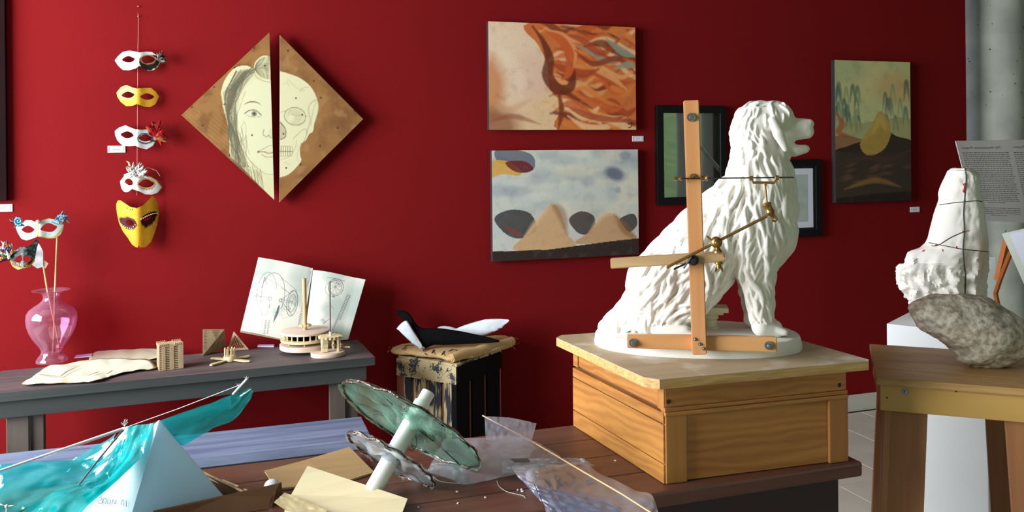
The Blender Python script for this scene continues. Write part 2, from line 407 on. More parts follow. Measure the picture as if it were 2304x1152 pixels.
# each painting is a plain stand-in: strokes and fields of the same colours
def paint_flame(P):
    P = P*np.array([330., 245.]); p = Paint(P, (226, 190, 150))
    p.blob((40, 90), 110, 130, (232, 205, 180), .8); p.blob((90, 120), 60, 70, (222, 178, 160), .5); p.blob((0, 150), 45, 90, (196, 120, 62), .8); p.blob((10, 240), 70, 60, (140, 80, 52), .8)
    p.poly([(88, 0), (330, 0), (330, 245), (150, 245), (160, 190), (132, 150), (128, 95), (108, 50)], (206, 112, 56))
    rnd = random.Random(3)
    pal = [(222, 124, 60), (232, 160, 100), (170, 66, 34), (120, 46, 28), (206, 96, 46), (238, 190, 140), (190, 84, 40), (146, 152, 132)]
    for k in range(75):
        y = rnd.uniform(-30, 250); x = rnd.uniform(110, 250); L = rnd.uniform(60, 150); s = rnd.uniform(-.2, .35); w = rnd.uniform(8, 26)
        q = [(x, y+s*60-12), (x+L*.3, y+rnd.uniform(-14, 4)), (x+L*.65, y+rnd.uniform(0, 26)), (x+L, y+s*L+rnd.uniform(-12, 12))]
        p.line(q, w, rnd.choice(pal[:7] if k % 6 else pal), .85, taper=True, soft=5)
    for q, w, c in (([(96, 8), (118, 40), (132, 80), (128, 120), (150, 150), (178, 146), (184, 108), (170, 70)], 26, (104, 40, 26)), ([(110, 10), (150, 30), (178, 60), (176, 110), (160, 128)], 24, (204, 92, 44)),
                    ([(120, 14), (165, 24), (190, 60), (186, 100)], 9, (232, 150, 92)), ([(150, 150), (158, 200), (150, 245)], 12, (122, 52, 30)), ([(190, 60), (230, 90), (290, 76), (330, 110)], 14, (146, 60, 32)),
                    ([(170, 190), (230, 215), (330, 226)], 16, (176, 78, 46)), ([(262, 30), (300, 60), (330, 70)], 18, (140, 148, 128)), ([(280, 100), (312, 90), (330, 96)], 16, (150, 154, 130))):
        p.line(q, w, c, .9, taper=True, soft=4)
    p.line([(8, 186), (40, 200), (90, 176)], 16, (206, 150, 120), .5, taper=True, soft=8); p.line([(20, 60), (60, 110), (70, 170)], 30, (238, 214, 188), .5, taper=True, soft=14); p.line([(2, 226), (50, 214), (110, 232)], 12, (150, 70, 58), .6, taper=True, soft=5)
    p.line([(312, 232), (320, 228), (318, 238), (312, 240)], 2, (70, 34, 24))
    p.fbm(.05, (120, 60, 40), .18, .1, .8, 4.0); return p
def paint_clouds(P):
    P = P*np.array([330., 245.]); p = Paint(P, (206, 208, 200)); rnd = random.Random(5)
    for k in range(70):
        p.blob((rnd.uniform(0, 330), rnd.uniform(0, 190)), rnd.uniform(18, 50), rnd.uniform(10, 24), rnd.choice([(222, 222, 208), (196, 204, 204), (176, 184, 186), (224, 216, 196), (160, 168, 176)]), .55)
    p.poly([(8, 0), (60, 0), (90, 14), (92, 40), (70, 50), (40, 34), (14, 26)], (70, 78, 104), .8); p.poly([(0, 24), (34, 24), (62, 44), (58, 56), (24, 52), (0, 58)], (218, 166, 62), .9); p.poly([(30, 26), (70, 24), (90, 42), (66, 50), (44, 44)], (112, 24, 30), .9)
    p.blob((275, 56), 32, 20, (92, 96, 124), .85, .4); p.blob((300, 14), 18, 14, (124, 140, 160), .7); p.blob((282, 94), 10, 10, (140, 160, 176), .7)
    # plain patches: dark rocks, tan dunes and a dark ledge
    for q, c in (([(4, 150), (36, 132), (80, 140), (96, 176), (64, 196), (30, 186)], (46, 42, 50)), ([(168, 158), (196, 140), (226, 154), (222, 190), (190, 190)], (58, 40, 40)), ([(282, 164), (318, 150), (326, 178), (296, 196)], (44, 38, 44))): p.poly(q, c, .9)
    p.line([(24, 168), (64, 190)], 10, (140, 60, 44), .7, taper=True)
    for q, c, d in (([(48, 222), (70, 190), (104, 150), (130, 122), (150, 142), (164, 190), (178, 222)], (212, 168, 120), (150, 100, 62)), ([(186, 214), (216, 186), (246, 152), (274, 150), (300, 186), (322, 208)], (202, 156, 110), (140, 92, 56))):
        p.poly(q, c, .92); p.line(q[3:6], 22, d, .6, taper=True, soft=9); p.line([q[1], q[2], q[3]], 12, (230, 194, 150), .6, taper=True, soft=7)
    p.poly([(-20, 222), (120, 224), (260, 212), (350, 206), (350, 270), (-20, 270)], (52, 38, 34), 1, smooth=False); p.fbm(.06, (120, 116, 112), .15, .1, .7, 2.0); return p
def paint_hills(P):
    P = P*np.array([176., 316.]); p = Paint(P, (196, 196, 140)); rnd = random.Random(9)
    p.blob((60, 40), 90, 60, (212, 196, 140), .8); p.blob((140, 60), 60, 50, (206, 170, 110), .7); p.blob((20, 20), 70, 40, (170, 184, 136), .7)
    for k in range(26):
        x = rnd.choice([rnd.uniform(0, 55), rnd.uniform(115, 176)]); y = rnd.uniform(60, 140); p.line([(x-6, y+26), (x, y-rnd.uniform(4, 20)), (x+7, y+26)], rnd.uniform(5, 9), rnd.choice([(74, 110, 100), (96, 130, 112), (58, 88, 82), (130, 150, 110)]), .7, taper=True, soft=3)
    p.poly([(0, 130), (50, 140), (176, 128), (176, 200), (0, 200)], (150, 150, 100), .6); p.line([(0, 112), (16, 140), (8, 160), (40, 170)], 14, (176, 90, 52), .8, taper=True, soft=4); p.poly([(0, 168), (60, 176), (60, 200), (0, 200)], (140, 64, 42), .7)
    # plain dark fields below, an ochre slope off to one side
    p.poly([(-10, 330), (-10, 214), (30, 190), (70, 176), (104, 150), (140, 168), (190, 196), (190, 330)], (44, 28, 28), .96)
    p.poly([(56, 186), (80, 150), (104, 112), (124, 138), (128, 166), (110, 200), (74, 212)], (186, 152, 72), .9); p.line([(84, 170), (104, 130), (116, 160)], 14, (206, 176, 92), .6, taper=True, soft=6)
    p.line([(10, 232), (70, 216), (120, 222), (170, 204)], 14, (84, 54, 48), .6, taper=True, soft=5)
    for k in range(16): x = rnd.uniform(6, 160); y = 236+rnd.uniform(0, 40); p.line([(x, y), (x+26, y-rnd.uniform(2, 12))], 7, (112, 76, 66), .5, taper=True, soft=4)
    p.line([(20, 286), (90, 268), (150, 284)], 12, (160, 116, 62), .6, taper=True, soft=5)
    p.poly([(0, 306), (176, 296), (176, 320), (0, 320)], (26, 18, 22), .8); p.fbm(.05, (90, 70, 50), .15, .1, .7, 6.0); return p
TH = 0.035
x0, x1, z0, z1 = wall_rect((1098, 48), (1431, 292), -TH)
canvas('abstract_painting', 'wide canvas of swirling orange and brown strokes beside a pale peach field', x0, x1, z0, z1, TH, paint_flame, 280, 208)
x0, x1, z0, z1 = wall_rect((1106, 339), (1437, 572), -TH)
canvas('abstract_painting', 'wide canvas of grey clouds over two tan mounds and a dark ledge', x0, x1, z0, z1, TH, paint_clouds, 280, 208)
x0, x1, z0, z1 = wall_rect((1877, 135), (2050, 451), -TH)
canvas('abstract_painting', 'tall narrow canvas with a dark mound under yellow green sky, near the concrete column', x0, x1, z0, z1, TH, paint_hills, 150, 270)
# dark picture at the left border
e0 = ony(13, 200, -0.03); bm = BM()
t = thing('dark_picture', 'dark picture cut off at the left edge of the photograph', 'picture', (e0.x-0.25, -0.002, 1.40))
zb = ony(10, 452, -0.03).z
box(bm, (e0.x-0.25, -0.016, zb+0.55), (0.5, 0.03, 1.1), bev=0.003); add('canvas', bm, pbr('dark_umber_canvas', (26, 8, 10), 0.9, var=.3, scale=6, spec=.1), t)

# little white labels
def wall_label(tl, br, label, border=True):
    x0, x1, z0, z1 = wall_rect(tl, br, -0.004); w, h = x1-x0, z1-z0
    t = thing('title_label', label, 'label', ((x0+x1)/2, -0.001, z0), group='white title labels on the red wall')
    bm = BM(); box(bm, ((x0+x1)/2, -0.0025, (z0+z1)/2), (w, 0.003, h)); add('card', bm, m_card, t)
    bm = BM(); cx, cz = (x0+x1)/2, (z0+z1)/2
    if border:
        for sx in (-1, 1): box(bm, (cx+sx*w*.42, -0.0044, cz), (w*.016, 0.0006, h*.68))
        for sz in (-1, 1): box(bm, (cx, -0.0044, cz+sz*h*.33), (w*.85, 0.0006, h*.03))
    for k in range(5): box(bm, (cx-w*.16+k*w*.08, -0.0044, cz), (w*random.uniform(.04, .065), 0.0006, h*.07))
    add('print', bm, m_ink, t, kind='stuff')
wall_label((-14, 460), (28, 476), 'white printed label under the dark picture at the left edge')
wall_label((242, 328), (282, 343), 'white printed label overlapped by the mask with red feathers')
wall_label((1423, 306), (1448, 318), 'white printed label under the orange painting corner')
wall_label((2048, 466), (2069, 477), 'white printed label under the tall dark painting', False)

# black frames behind the dog
def framed(label, tl, br, fw_, inside, pane):
    x0, x1, z0, z1 = wall_rect(tl, br, -0.03); t = thing('picture_frame', label, 'frame', ((x0+x1)/2, -0.002, z0))
    cx, cz, w, h = (x0+x1)/2, (z0+z1)/2, x1-x0, z1-z0
    bm = BM()
    for s in (-1, 1):
        box(bm, (cx+s*(w-fw_)/2, -0.016, cz), (fw_, 0.03, h), bev=0.004); box(bm, (cx, -0.016, cz+s*(h-fw_)/2), (w-2*fw_+.004, 0.03, fw_), bev=0.004)
        box(bm, (cx+s*(w-fw_*2.3)/2, -0.012, cz), (fw_*.4, 0.014, h-1.8*fw_), bev=0.002); box(bm, (cx, -0.012, cz+s*(h-fw_*2.3)/2), (w-1.8*fw_, 0.014, fw_*.4), bev=0.002)
    add('moulding', bm, m_blk, t)
    inside(t, cx, cz, w-2*fw_, h-2*fw_)
    bm = BM(); x_, z_ = w/2-fw_, h/2-fw_; bm.faces.new([bm.verts.new((cx+a*x_, -0.0215, cz+b*z_)) for a, b in ((-1, -1), (1, -1), (1, 1), (-1, 1))]); add('glass', bm, pane, t)
    return t
def pane_mat(name, base):
    m, n_, l_, b_ = newmat(name)
    tr_ = n_.new('ShaderNodeBsdfTransparent'); gl_ = n_.new('ShaderNodeBsdfGlossy'); gl_.inputs['Roughness'].default_value = 0.02
    mx_ = n_.new('ShaderNodeMixShader'); fr_ = n_.new('ShaderNodeFresnel'); fr_.inputs[0].default_value = 1.5
    mt_ = n_.new('ShaderNodeMath'); mt_.operation = 'MULTIPLY_ADD'; mt_.inputs[1].default_value = 1.6; mt_.inputs[2].default_value = base; l_.new(fr_.outputs[0], mt_.inputs[0])
    mx_.inputs[0].default_value = .05
    if base > 0: l_.new(mt_.outputs[0], mx_.inputs[0])
    l_.new(tr_.outputs[0], mx_.inputs[1]); l_.new(gl_.outputs[0], mx_.inputs[2]); l_.new(mx_.outputs[0], n_['Material Output'].inputs[0]); n_.remove(b_); return m
def in1(t, cx, cz, w, h):
    bm = BM(); box(bm, (cx, -0.011, cz), (w, 0.014, h)); add('mount', bm, pbr('grey_print', (92, 88, 80), 0.8, col2=(62, 60, 56), scale=7), t)
def in2(t, cx, cz, w, h):
    bm = BM(); box(bm, (cx, -0.011, cz), (w, 0.014, h)); add('mount', bm, pbr('cool_white_mount', (226, 230, 246), 0.8), t)
    U, V = np.meshgrid(np.linspace(0, 1, 41), np.linspace(0, 1, 61)); ww, hh = w*.80, h*.74
    P3 = np.stack([cx-ww/2+U*ww, np.full_like(U, -0.0188), cz+hh/2-V*hh], -1); me = gridmesh('sketch', P3, 40, 60)
    p = Paint(np.stack([U.ravel()*40, V.ravel()*60], 1), (186, 196, 190)); p.fbm(.12, (166, 178, 172), .6)
    for q in ([(18, 8), (24, 8), (25, 18), (19, 19), (18, 8)], [(20, 11), (23, 11)], [(8, 30), (16, 26), (30, 32)], [(10, 44), (28, 40)]): p.line(q, .8, (120, 126, 124), .7)
    colourise(me, p.c); add('sketch', me, m_pencil, t)
framed('black picture frame with reflecting glass behind the wooden pointing frame', (1478, 237), (1637, 457), 0.042, in1, pane_mat('picture_glass', .22))
framed('black picture frame with white mount behind the white dog chest', (1648, 361), (1850, 531), 0.04, in2, pane_mat('clear_picture_glass', .0))

# ---- the two triangular panels
m_ply = vcol('stained_panel', 0.55, 0.3)
def tri_panel(name, label, top, side, bot, draw, nails):
    yf = -0.05
    T, S, B = (ony(*q, yf) for q in (top, side, bot))
    t = thing(name, label, 'artwork', (S.x*.5+T.x*.5, -0.004, B.z))
    bm = BM(); prism(bm, [T, S, B], (0, 0.018, 0)); fixn(bm); pan_ = add('panel', bm, pbr('pale_panel_edge', (196, 172, 140), 0.7), t)
    bm = BM(); c = (T+S+B)/3; box(bm, (c.x, -0.016, c.z), (0.05, 0.032, 0.3)); add('hanging_cleat', bm, pbr('cleat_pine', (150, 110, 70), .7), t)
    nu, nv = 130, 250
    tv = np.linspace(0, 1, nv+1); P2 = np.zeros((nv+1, nu+1, 2)); top_, side_, bot_ = map(np.array, (top, side, bot)); ts = (side[1]-top[1])/(bot[1]-top[1])
    for j, v in enumerate(tv):
        seam = top_+(bot_-top_)*v
        e = top_+(side_-top_)*(v/ts) if v < ts else side_+(bot_-side_)*((v-ts)/(1-ts))
        P2[j] = seam+(e-seam)*np.linspace(0, 1, nu+1)[:, None]
    P2 = P2.reshape(-1, 2)
    p = Paint(P2, (142, 100, 56)); draw(p)
    for q in nails: p.blob(q, 2.6, 2.6, (50, 28, 16), .95, soft=.4)
    P3 = [tuple(ony(a, b, yf-0.0006)) for a, b in P2]; me = gridmesh('drawing', P3, nu, nv); colourise(me, p.c)
    if side[0] > top[0]: me.flip_normals()
    add('drawing', me, m_ply, pan_)
def draw_face(p):
    p.P[:, 0] += 0  # coordinates are photograph pixels on the panel
    p.fbm(.012, (118, 78, 40), .9, -.1, .5, 1.0, sx=3, sy=3); p.fbm(.02, (160, 118, 68), .6, 0, .6, 3.0)
    for k in range(14): a = -30+k*16; p.line([(400+a, 240+a*.2), (640+a, 440+a*.2)], 1.5, (100, 66, 32), .45, smooth=False)
    hair = [(612, 126), (590, 126), (574, 140), (570, 154), (556, 148), (530, 152), (508, 176), (498, 206), (502, 240), (510, 270), (516, 310), (518, 350), (540, 372), (620, 452), (640, 452), (640, 120)]
    p.poly(hair, (204, 200, 160)); 
    face = [(614, 180), (585, 178), (566, 184), (550, 206), (536, 240), (534, 276), (540, 312), (548, 336), (566, 364), (590, 386), (640, 390), (640, 176)]
    p.poly(face, (208, 206, 170))
    rnd = random.Random(2); g = (96, 92, 72)
    for k in range(70):
        s = rnd.random(); x0_ = 572-s*66; y0_ = 152+s*46+rnd.uniform(-6, 10)
        e = 520+rnd.uniform(-14, 14)+s*4; p.line([(x0_, y0_), (520+rnd.uniform(-12, 22)-s*8, 214), (512+rnd.uniform(-3, 22), 262), (520+rnd.uniform(-3, 20), 318), (538+rnd.uniform(-14, 22), 376)], rnd.uniform(.6, 1.5), g, rnd.uniform(.25, .7))
    for k in range(26): p.line([(572, 160+rnd.uniform(-8, 4)), (560+rnd.uniform(-20, 10), 172+rnd.uniform(-8, 8)), (528+rnd.uniform(-12, 12), 206+rnd.uniform(-8, 14))], 1, g, .5)
    for k in range(34):
        f = k/33; p.line([(573, 158-f*2), (577+f*3, 142+f*24), (590, 130+f*44), (612, 127+f*52)], 1.0, g, .45+.3*rnd.random())
    for k in range(60):
        f = rnd.random(); p.line([(570-f*40, 156+f*4+rnd.uniform(-3, 3)), (552-f*34, 172+f*12), (532-f*26+rnd.uniform(-3, 3), 210), (518-f*10, 250), (512+f*10, 300+rnd.uniform(-20, 20))], rnd.uniform(.7, 1.6), g, rnd.uniform(.3, .75))
    for k in range(40): x = 520+rnd.uniform(-6, 34); y = 270+rnd.uniform(0, 80); p.line([(x, y), (x+rnd.uniform(-6, 6), y+18), (x+rnd.uniform(-2, 10), y+42)], 1.2, g, .5)
    p.line([(572, 156), (576, 172), (592, 182), (614, 186)], 1.3, g, .7); p.line([(552, 206), (540, 240), (532, 268), (534, 310), (552, 346), (575, 378)], 1.6, g, .5)
    p.line([(549, 236), (560, 230), (576, 230), (588, 236)], 3.2, (84, 80, 64), .85, taper=True)
    p.poly([(551, 256), (560, 250), (574, 249), (586, 257), (588, 262), (574, 263), (560, 262)], (206, 204, 172)); p.line([(550, 256), (560, 249), (575, 248), (588, 259)], 2.0, (66, 62, 52), .9); p.line([(556, 260), (572, 264), (588, 262)], 1.1, g, .7)
    p.blob((572, 256), 7, 7, (126, 126, 106), .95, soft=.2); p.blob((572, 256), 3, 3, (30, 30, 28), 1, soft=.3)
    p.line([(594, 292), (592, 302), (600, 308), (604, 304)], 1.6, g, .8); p.line([(604, 304), (610, 310), (616, 306)], 2, g, .7); p.blob((612, 300), 10, 14, (186, 184, 150), .5)
    p.poly([(582, 342), (596, 336), (606, 338), (618, 334), (618, 352), (600, 352)], (206, 202, 164)); p.line([(580, 342), (596, 342), (604, 345), (618, 342)], 1.8, (84, 80, 64), .9); p.line([(580, 341), (596, 333), (608, 327), (616, 330)], 1.2, g, .8); p.line([(588, 348), (602, 354), (618, 352)], 1.4, g, .8)
    p.line([(566, 364), (586, 384), (602, 392), (620, 392)], 1.4, g, .5)
    for k in range(30): x = 540+k*1.6; p.line([(x, 368+k*.5+rnd.uniform(-8, 8)), (x+rnd.uniform(0, 10), 400+rnd.uniform(-14, 22)+k*.6)], 1.4, (90, 84, 62), .45)
def draw_skull(p):
    p.fbm(.015, (112, 74, 42), .9, -.2, .5, 8.0); p.fbm(.03, (158, 116, 76), .7, .1, .6, 5.0)
    sk = [(624, 160), (645, 164), (676, 176), (700, 196), (714, 224), (716, 248), (708, 276), (704, 296), (696, 302), (688, 316), (676, 326), (676, 350), (678, 362), (664, 380), (646, 394), (624, 400), (610, 400), (610, 160)]
    p.poly(sk, (208, 204, 166)); g = (120, 112, 86)
    p.blob((664, 262), 24, 24, (190, 186, 148), .9, soft=.5); p.ring((664, 262), 24, 20, 2.2, g, .7, .2); p.ring((668, 262), 20, 18, 1.4, g, .5, .1, .5, 4); p.blob((654, 266), 10, 12, (214, 208, 170), .8)
    p.line([(632, 252), (642, 250)], 1.4, g, .6); p.poly([(626, 284), (634, 276), (642, 296), (640, 310), (630, 312)], (176, 170, 136), .9); p.line([(630, 274), (642, 290), (642, 308), (630, 314)], 2.0, (84, 78, 60), .85)
    p.line([(690, 300), (698, 270), (694, 250), (698, 234), (712, 224)], 3, (176, 172, 140), .9); p.line([(700, 282), (704, 250), (712, 228)], 1.3, g, .6)
    p.line([(680, 326), (690, 302), (686, 290), (672, 300), (660, 312)], 1.5, g, .6); p.line([(655, 258), (700, 262)], 1.2, g, .5)
    for k in range(6): x = 630+k*5; p.ring((x, 334+k*.2), 2.8, 6, 1, g, .8); p.ring((x, 347-k*.2), 2.7, 5.5, 1, g, .75)
    p.line([(628, 341), (658, 341)], 1.5, (80, 74, 58), .8); p.line([(668, 316), (664, 334), (650, 352), (630, 360)], 1.3, g, .5); p.line([(640, 366), (654, 370)], 3, (190, 184, 148), .7); p.line([(676, 326), (668, 350), (672, 364)], 4, (200, 194, 158), .8)
    p.line([(648, 180), (666, 196), (684, 204)], 5, (206, 184, 140), .6); p.line([(674, 206), (682, 198), (694, 196)], 1.3, (150, 120, 90), .6); p.line([(636, 190), (646, 186), (650, 194)], 1, g, .5)
    p.line(sk[1:14], 1.2, (150, 120, 84), .6)
tri_panel('triangle_panel', 'left triangular wooden panel with a pencil drawing of half a woman face', (606, 73), (408, 259), (617, 450), draw_face, [(572, 108), (528, 152), (482, 196), (432, 241), (456, 282), (505, 235), (567, 304), (581, 342), (596, 148), (516, 350)])
tri_panel('triangle_panel', 'right triangular wooden panel with a painted half skull', (630, 79), (817, 268), (629, 455), draw_skull, [(648, 114), (706, 182), (722, 220), (760, 288), (720, 328), (676, 370), (638, 301), (680, 258), (666, 221), (644, 378), (798, 250)])

# ---- masks: two rings of mesh, one round each eye hole, joined along the nose
m_mask = vcol('mask_paint', 0.45, 0.4)
m_maskg = vcol('gold_mask_paint', 0.5, 0.12)
m_feath = vcol('feather', 0.8, 0.1)
def resample(loop, n):
    P = np.array([p[:2] for p in loop]+[loop[0][:2]], float); d = np.r_[0, np.cumsum(np.hypot(*np.diff(P, axis=0).T))]
    s = np.linspace(0, d[-1], n, endpoint=False); return np.stack([np.interp(s, d, P[:, 0]), np.interp(s, d, P[:, 1])], 1)
def ang_align(outer, inner, n):
    """match points of the two loops by their angle about the eye"""
    c = inner.mean(0); O = []; I = []
    Od = np.array([p[:2] for p in smooth2(outer)]); Idn = np.array([p[:2] for p in smooth2(inner)])
    def cast(L, a):
        d = np.array([math.cos(a), math.sin(a)]); A = L-c; B = np.roll(L, -1, 0)-c; e = B-A
        den = d[0]*e[:, 1]-d[1]*e[:, 0]; bad = np.abs(den) < 1e-4; den[bad] = 1.0
        tt = (A[:, 0]*e[:, 1]-A[:, 1]*e[:, 0])/den; uu = (A[:, 0]*d[1]-A[:, 1]*d[0])/den
        ok = (uu >= -1e-6) & (uu <= 1+1e-6) & (tt > 0) & ~bad; return c+d*(tt[ok].max() if ok.any() else 1)
    for k in range(n):
        a = 2*math.pi*k/n; O.append(cast(Od, a)); I.append(cast(Idn, a))
    return np.array(O), np.array(I)
def smooth2(L):
    L = [tuple(p) for p in L]; return L
def mask_mesh(halves, depthfn, colfn, y0, n=80, rings=9):
    """halves: [(outer loop px, eye loop px)], returns world mesh; depthfn(px,py)->metres towards the room"""
    V = []; Fc = []; P2 = []
    for outer, eye in halves:
        eye = np.array([p[:2] for p in smoothpts([(*q, 0) for q in eye], 5, True)])
        O, I = ang_align(np.array(outer, float), eye, n); b = len(V)
        for r in range(rings+1):
            t = r/rings
            for k in range(n):
                q = I[k]+(O[k]-I[k])*t; P2.append(q); V.append(ony(q[0], q[1], y0-depthfn(q[0], q[1])))
        for r in range(rings):
            for k in range(n): k2 = (k+1) % n; Fc.append((b+r*n+k, b+r*n+k2, b+(r+1)*n+k2, b+(r+1)*n+k))
    me = bpy.data.meshes.new('mask_shell'); me.from_pydata([tuple(v) for v in V], [], Fc); p = colfn(np.array(P2)); colourise(me, p.c)
    bm = BM(); bm.from_mesh(me); bmesh.ops.recalc_face_normals(bm, faces=bm.faces[:])
    bmesh.ops.remove_doubles(bm, verts=bm.verts[:], dist=0.0004)
    d_ = bmesh.ops.duplicate(bm, geom=bm.verts[:]+bm.edges[:]+bm.faces[:])['geom']     # inner skin of the shell
    for g in d_:
        if isinstance(g, bmesh.types.BMVert): g.co.y += .0016
    bmesh.ops.reverse_faces(bm, faces=[g for g in d_ if isinstance(g, bmesh.types.BMFace)])
    bm.to_mesh(me); bm.free(); return me
def feathers(center, y, spread, cols, n, r0, seed=1, dirs=(0, 2*math.pi)):
    """little tuft of curved vanes, one joined mesh; px units"""
    rnd = random.Random(seed); V = []; Fc = []; C = []
    for k in range(n):
        a = rnd.uniform(*dirs); L = r0*rnd.uniform(.5, 1.1); w = L*rnd.uniform(.10, .22); bend = rnd.uniform(-.5, .5); c0 = (center[0]+rnd.uniform(-spread, spread), center[1]+rnd.uniform(-spread, spread)); yy = y-rnd.uniform(0, .02)
        col = np.array(lin(rnd.choice(cols)))*rnd.uniform(.75, 1.1); b = len(V)
        for i in range(7):
            t = i/6; aa = a+bend*t; x = c0[0]+math.cos(aa)*L*t; z = c0[1]-math.sin(aa)*L*t; ww = w*math.sin(math.pi*min(.97, t*.9+.08))
            nx, nz_ = -math.sin(aa), -math.cos(aa)
            for s in (-1, 0, 1): V.append(tuple(ony(x+nx*ww*s, z+nz_*ww*s, yy-.006*math.sin(t*2)*(1 if s == 0 else .3)-.01*t*rnd.random()))); C.append(col)
        for i in range(6):
            for s in (0, 1): q = b+i*3+s; Fc.append((q, q+1, q+4, q+3))
    me = bpy.data.meshes.new('feathers'); me.from_pydata(V, [], Fc); colourise(me, np.array(C)); return me
def bead_row(pts, y, r):
    bm = BM()
    for q in pts: sphere(bm, ony(q[0], q[1], y-0.0), r, 1)
    return bm
def curved(cx, w, bulge, nose=0.012, nw=14):
    return lambda x, y: bulge*max(0, 1-((x-cx)/w)**2)**.8 + nose*math.exp(-((x-cx)/nw)**2)
m_bead = pbr('pearl_bead', (225, 222, 215), 0.25)
def hang_mask(label, cx, cy, halves, colfn, bulge=.035, mat=m_mask, w=56, y0=-0.012):
    c = ony(cx, cy, y0); t = thing('hanging_mask', label, 'mask', (c.x, -0.002, c.z), group='masks hanging on the red wall')
    return add('mask_shell', mask_mesh(halves, curved(cx, w, bulge), colfn, y0), mat, t, smooth=50)   # trims become its sub-parts
def eye_at(cx, cy, w, h, tilt=0.0):
    w *= 1.12; h *= 1.15
    return [(cx-w, cy+tilt), (cx-w*.5, cy-h*.75), (cx+w*.1, cy-h), (cx+w*.7, cy-h*.55), (cx+w, cy-tilt), (cx+w*.5, cy+h*.7), (cx-w*.3, cy+h*.75)]
W_ = (238, 238, 240)
# 1 white with a black patch
def c1(P):
    p = Paint(P, W_); p.poly([(314, 132), (330, 124), (356, 126), (360, 140), (348, 154), (330, 158), (316, 150)], (30, 28, 28)); p.ring((333, 134), 16, 10, 2.2, (200, 150, 90), .9); p.line([(316, 152), (330, 160), (348, 156), (362, 142)], 1.5, (190, 140, 80), .8); p.blob((265, 138), 2.5, 2, (20, 20, 30)); return p
h1 = [([(258, 136), (266, 126), (276, 117), (290, 114), (304, 116), (314, 118), (314, 134), (313, 148), (305, 154), (290, 158), (276, 157), (266, 148)], eye_at(289, 134, 13, 7, 1)),
      ([(314, 118), (328, 116), (342, 117), (352, 124), (361, 138), (356, 150), (346, 158), (334, 160), (324, 154), (313, 148), (314, 134)], eye_at(333, 134, 14, 7.5, 0))]
t = hang_mask('white half mask with a black painted patch, topmost of the hanging masks', 312, 137, h1, c1)
add('feathers', feathers((357, 134), -.04, 3, [(90, 84, 76), (60, 52, 48), (140, 130, 120)], 26, 18, 4, (-.4, 1.9)), m_feath, t, label='dark grey feather tuft', kind='stuff')
# 2 gold half mask
def c2(P):
    p = Paint(P, (214, 160, 48)); p.blob((284, 208), 26, 22, (240, 214, 150), .5); p.line([(276, 226), (290, 228), (300, 222)], 1.6, (160, 112, 30), .7); p.line([(314, 205), (318, 212), (322, 204)], 1.4, (230, 190, 90)); return p
h2 = [([(262, 208), (272, 196), (284, 191), (298, 197), (308, 199), (309, 216), (308, 234), (298, 238), (284, 239), (272, 230), (264, 218)], eye_at(288, 214, 13, 7, 1)),
      ([(308, 199), (322, 198), (340, 198), (350, 206), (358, 217), (350, 234), (338, 241), (324, 240), (308, 234), (309, 216)], eye_at(331, 218, 14, 7, 0))]
hang_mask('plain gold half mask, second from the top of the hanging masks', 310, 216, h2, c2, mat=m_maskg)
# 3 white, blue and black trim, red feathers
def c3(P):
    p = Paint(P, (226, 232, 236)); p.line([(258, 299), (272, 302), (282, 304)], 8, (110, 128, 160), .85); p.ring((285, 306), 15, 10, 3, (120, 136, 170), .8); p.ring((327, 312), 17, 11, 3.4, (40, 40, 48), .9); p.line([(340, 316), (352, 318)], 5, (34, 34, 40), .9)
    for q in ((270, 316), (279, 320), (287, 320)): p.ring(q, 2.6, 2.6, 1.2, (60, 80, 130), .9)
    p.blob((310, 300), 5, 4, (190, 200, 210), .9); p.line([(312, 292), (332, 293)], 1.5, (120, 150, 160), .6); return p
h3 = [([(258, 295), (268, 287), (282, 282), (296, 288), (305, 291), (305, 308), (304, 328), (292, 329), (276, 328), (264, 316), (259, 304)], eye_at(286, 304, 13, 7.5, -1)),
      ([(305, 291), (320, 292), (334, 291), (344, 298), (352, 314), (344, 328), (330, 336), (316, 333), (304, 328), (305, 308)], eye_at(327, 311, 14, 7.5, 0))]
t = hang_mask('white half mask with blue bands and a spray of red feathers', 307, 308, h3, c3)
add('feathers', feathers((348, 304), -.045, 4, [(150, 18, 24), (120, 12, 20), (170, 30, 30), (130, 90, 40)], 44, 30, 5, (-.7, 2.7)), m_feath, t, label='red and brown feather spray', kind='stuff')
bm = BM(); sphere(bm, ony(346, 303, -.052), .006, 2); add('gem', bm, pbr('glass_gem', (210, 214, 220), .1, .4), t)
# 4 white with gold trim
def c4(P):
    p = Paint(P, (232, 238, 240)); p.ring((291, 409), 10, 9, 3, (206, 170, 80), .9); p.ring((329, 414), 19, 11, 4, (196, 140, 60), .95); p.line([(316, 395), (334, 396), (350, 406), (364, 420)], 4, (206, 180, 90), .95); p.line([(298, 426), (312, 434), (330, 438), (346, 432)], 1.5, (180, 170, 120), .7)
    for k in range(6): p.blob((312+k*6, 425+2*math.sin(k*.6)), 1.4, 1.4, (70, 84, 100))
    return p
h4 = [([(270, 408), (280, 395), (294, 390), (306, 394), (311, 398), (304, 412), (297, 425), (288, 432), (280, 432), (273, 424)], [(281, 409), (286, 402), (294, 403), (299, 410), (297, 416), (288, 416)]),
      ([(311, 398), (322, 394), (336, 396), (352, 405), (365, 421), (354, 434), (340, 438), (326, 437), (312, 430), (297, 425), (304, 412)], eye_at(329, 414, 16, 9, 1))]
t = hang_mask('white half mask with gold eye rims and white feathers, fourth from the top', 308, 415, h4, c4)
add('feathers', feathers((308, 390), -.05, 7, [(226, 226, 226), (200, 206, 212), (190, 170, 150)], 48, 24, 6, (-.3, 3.4)), m_feath, t, label='white feather tuft', kind='stuff')
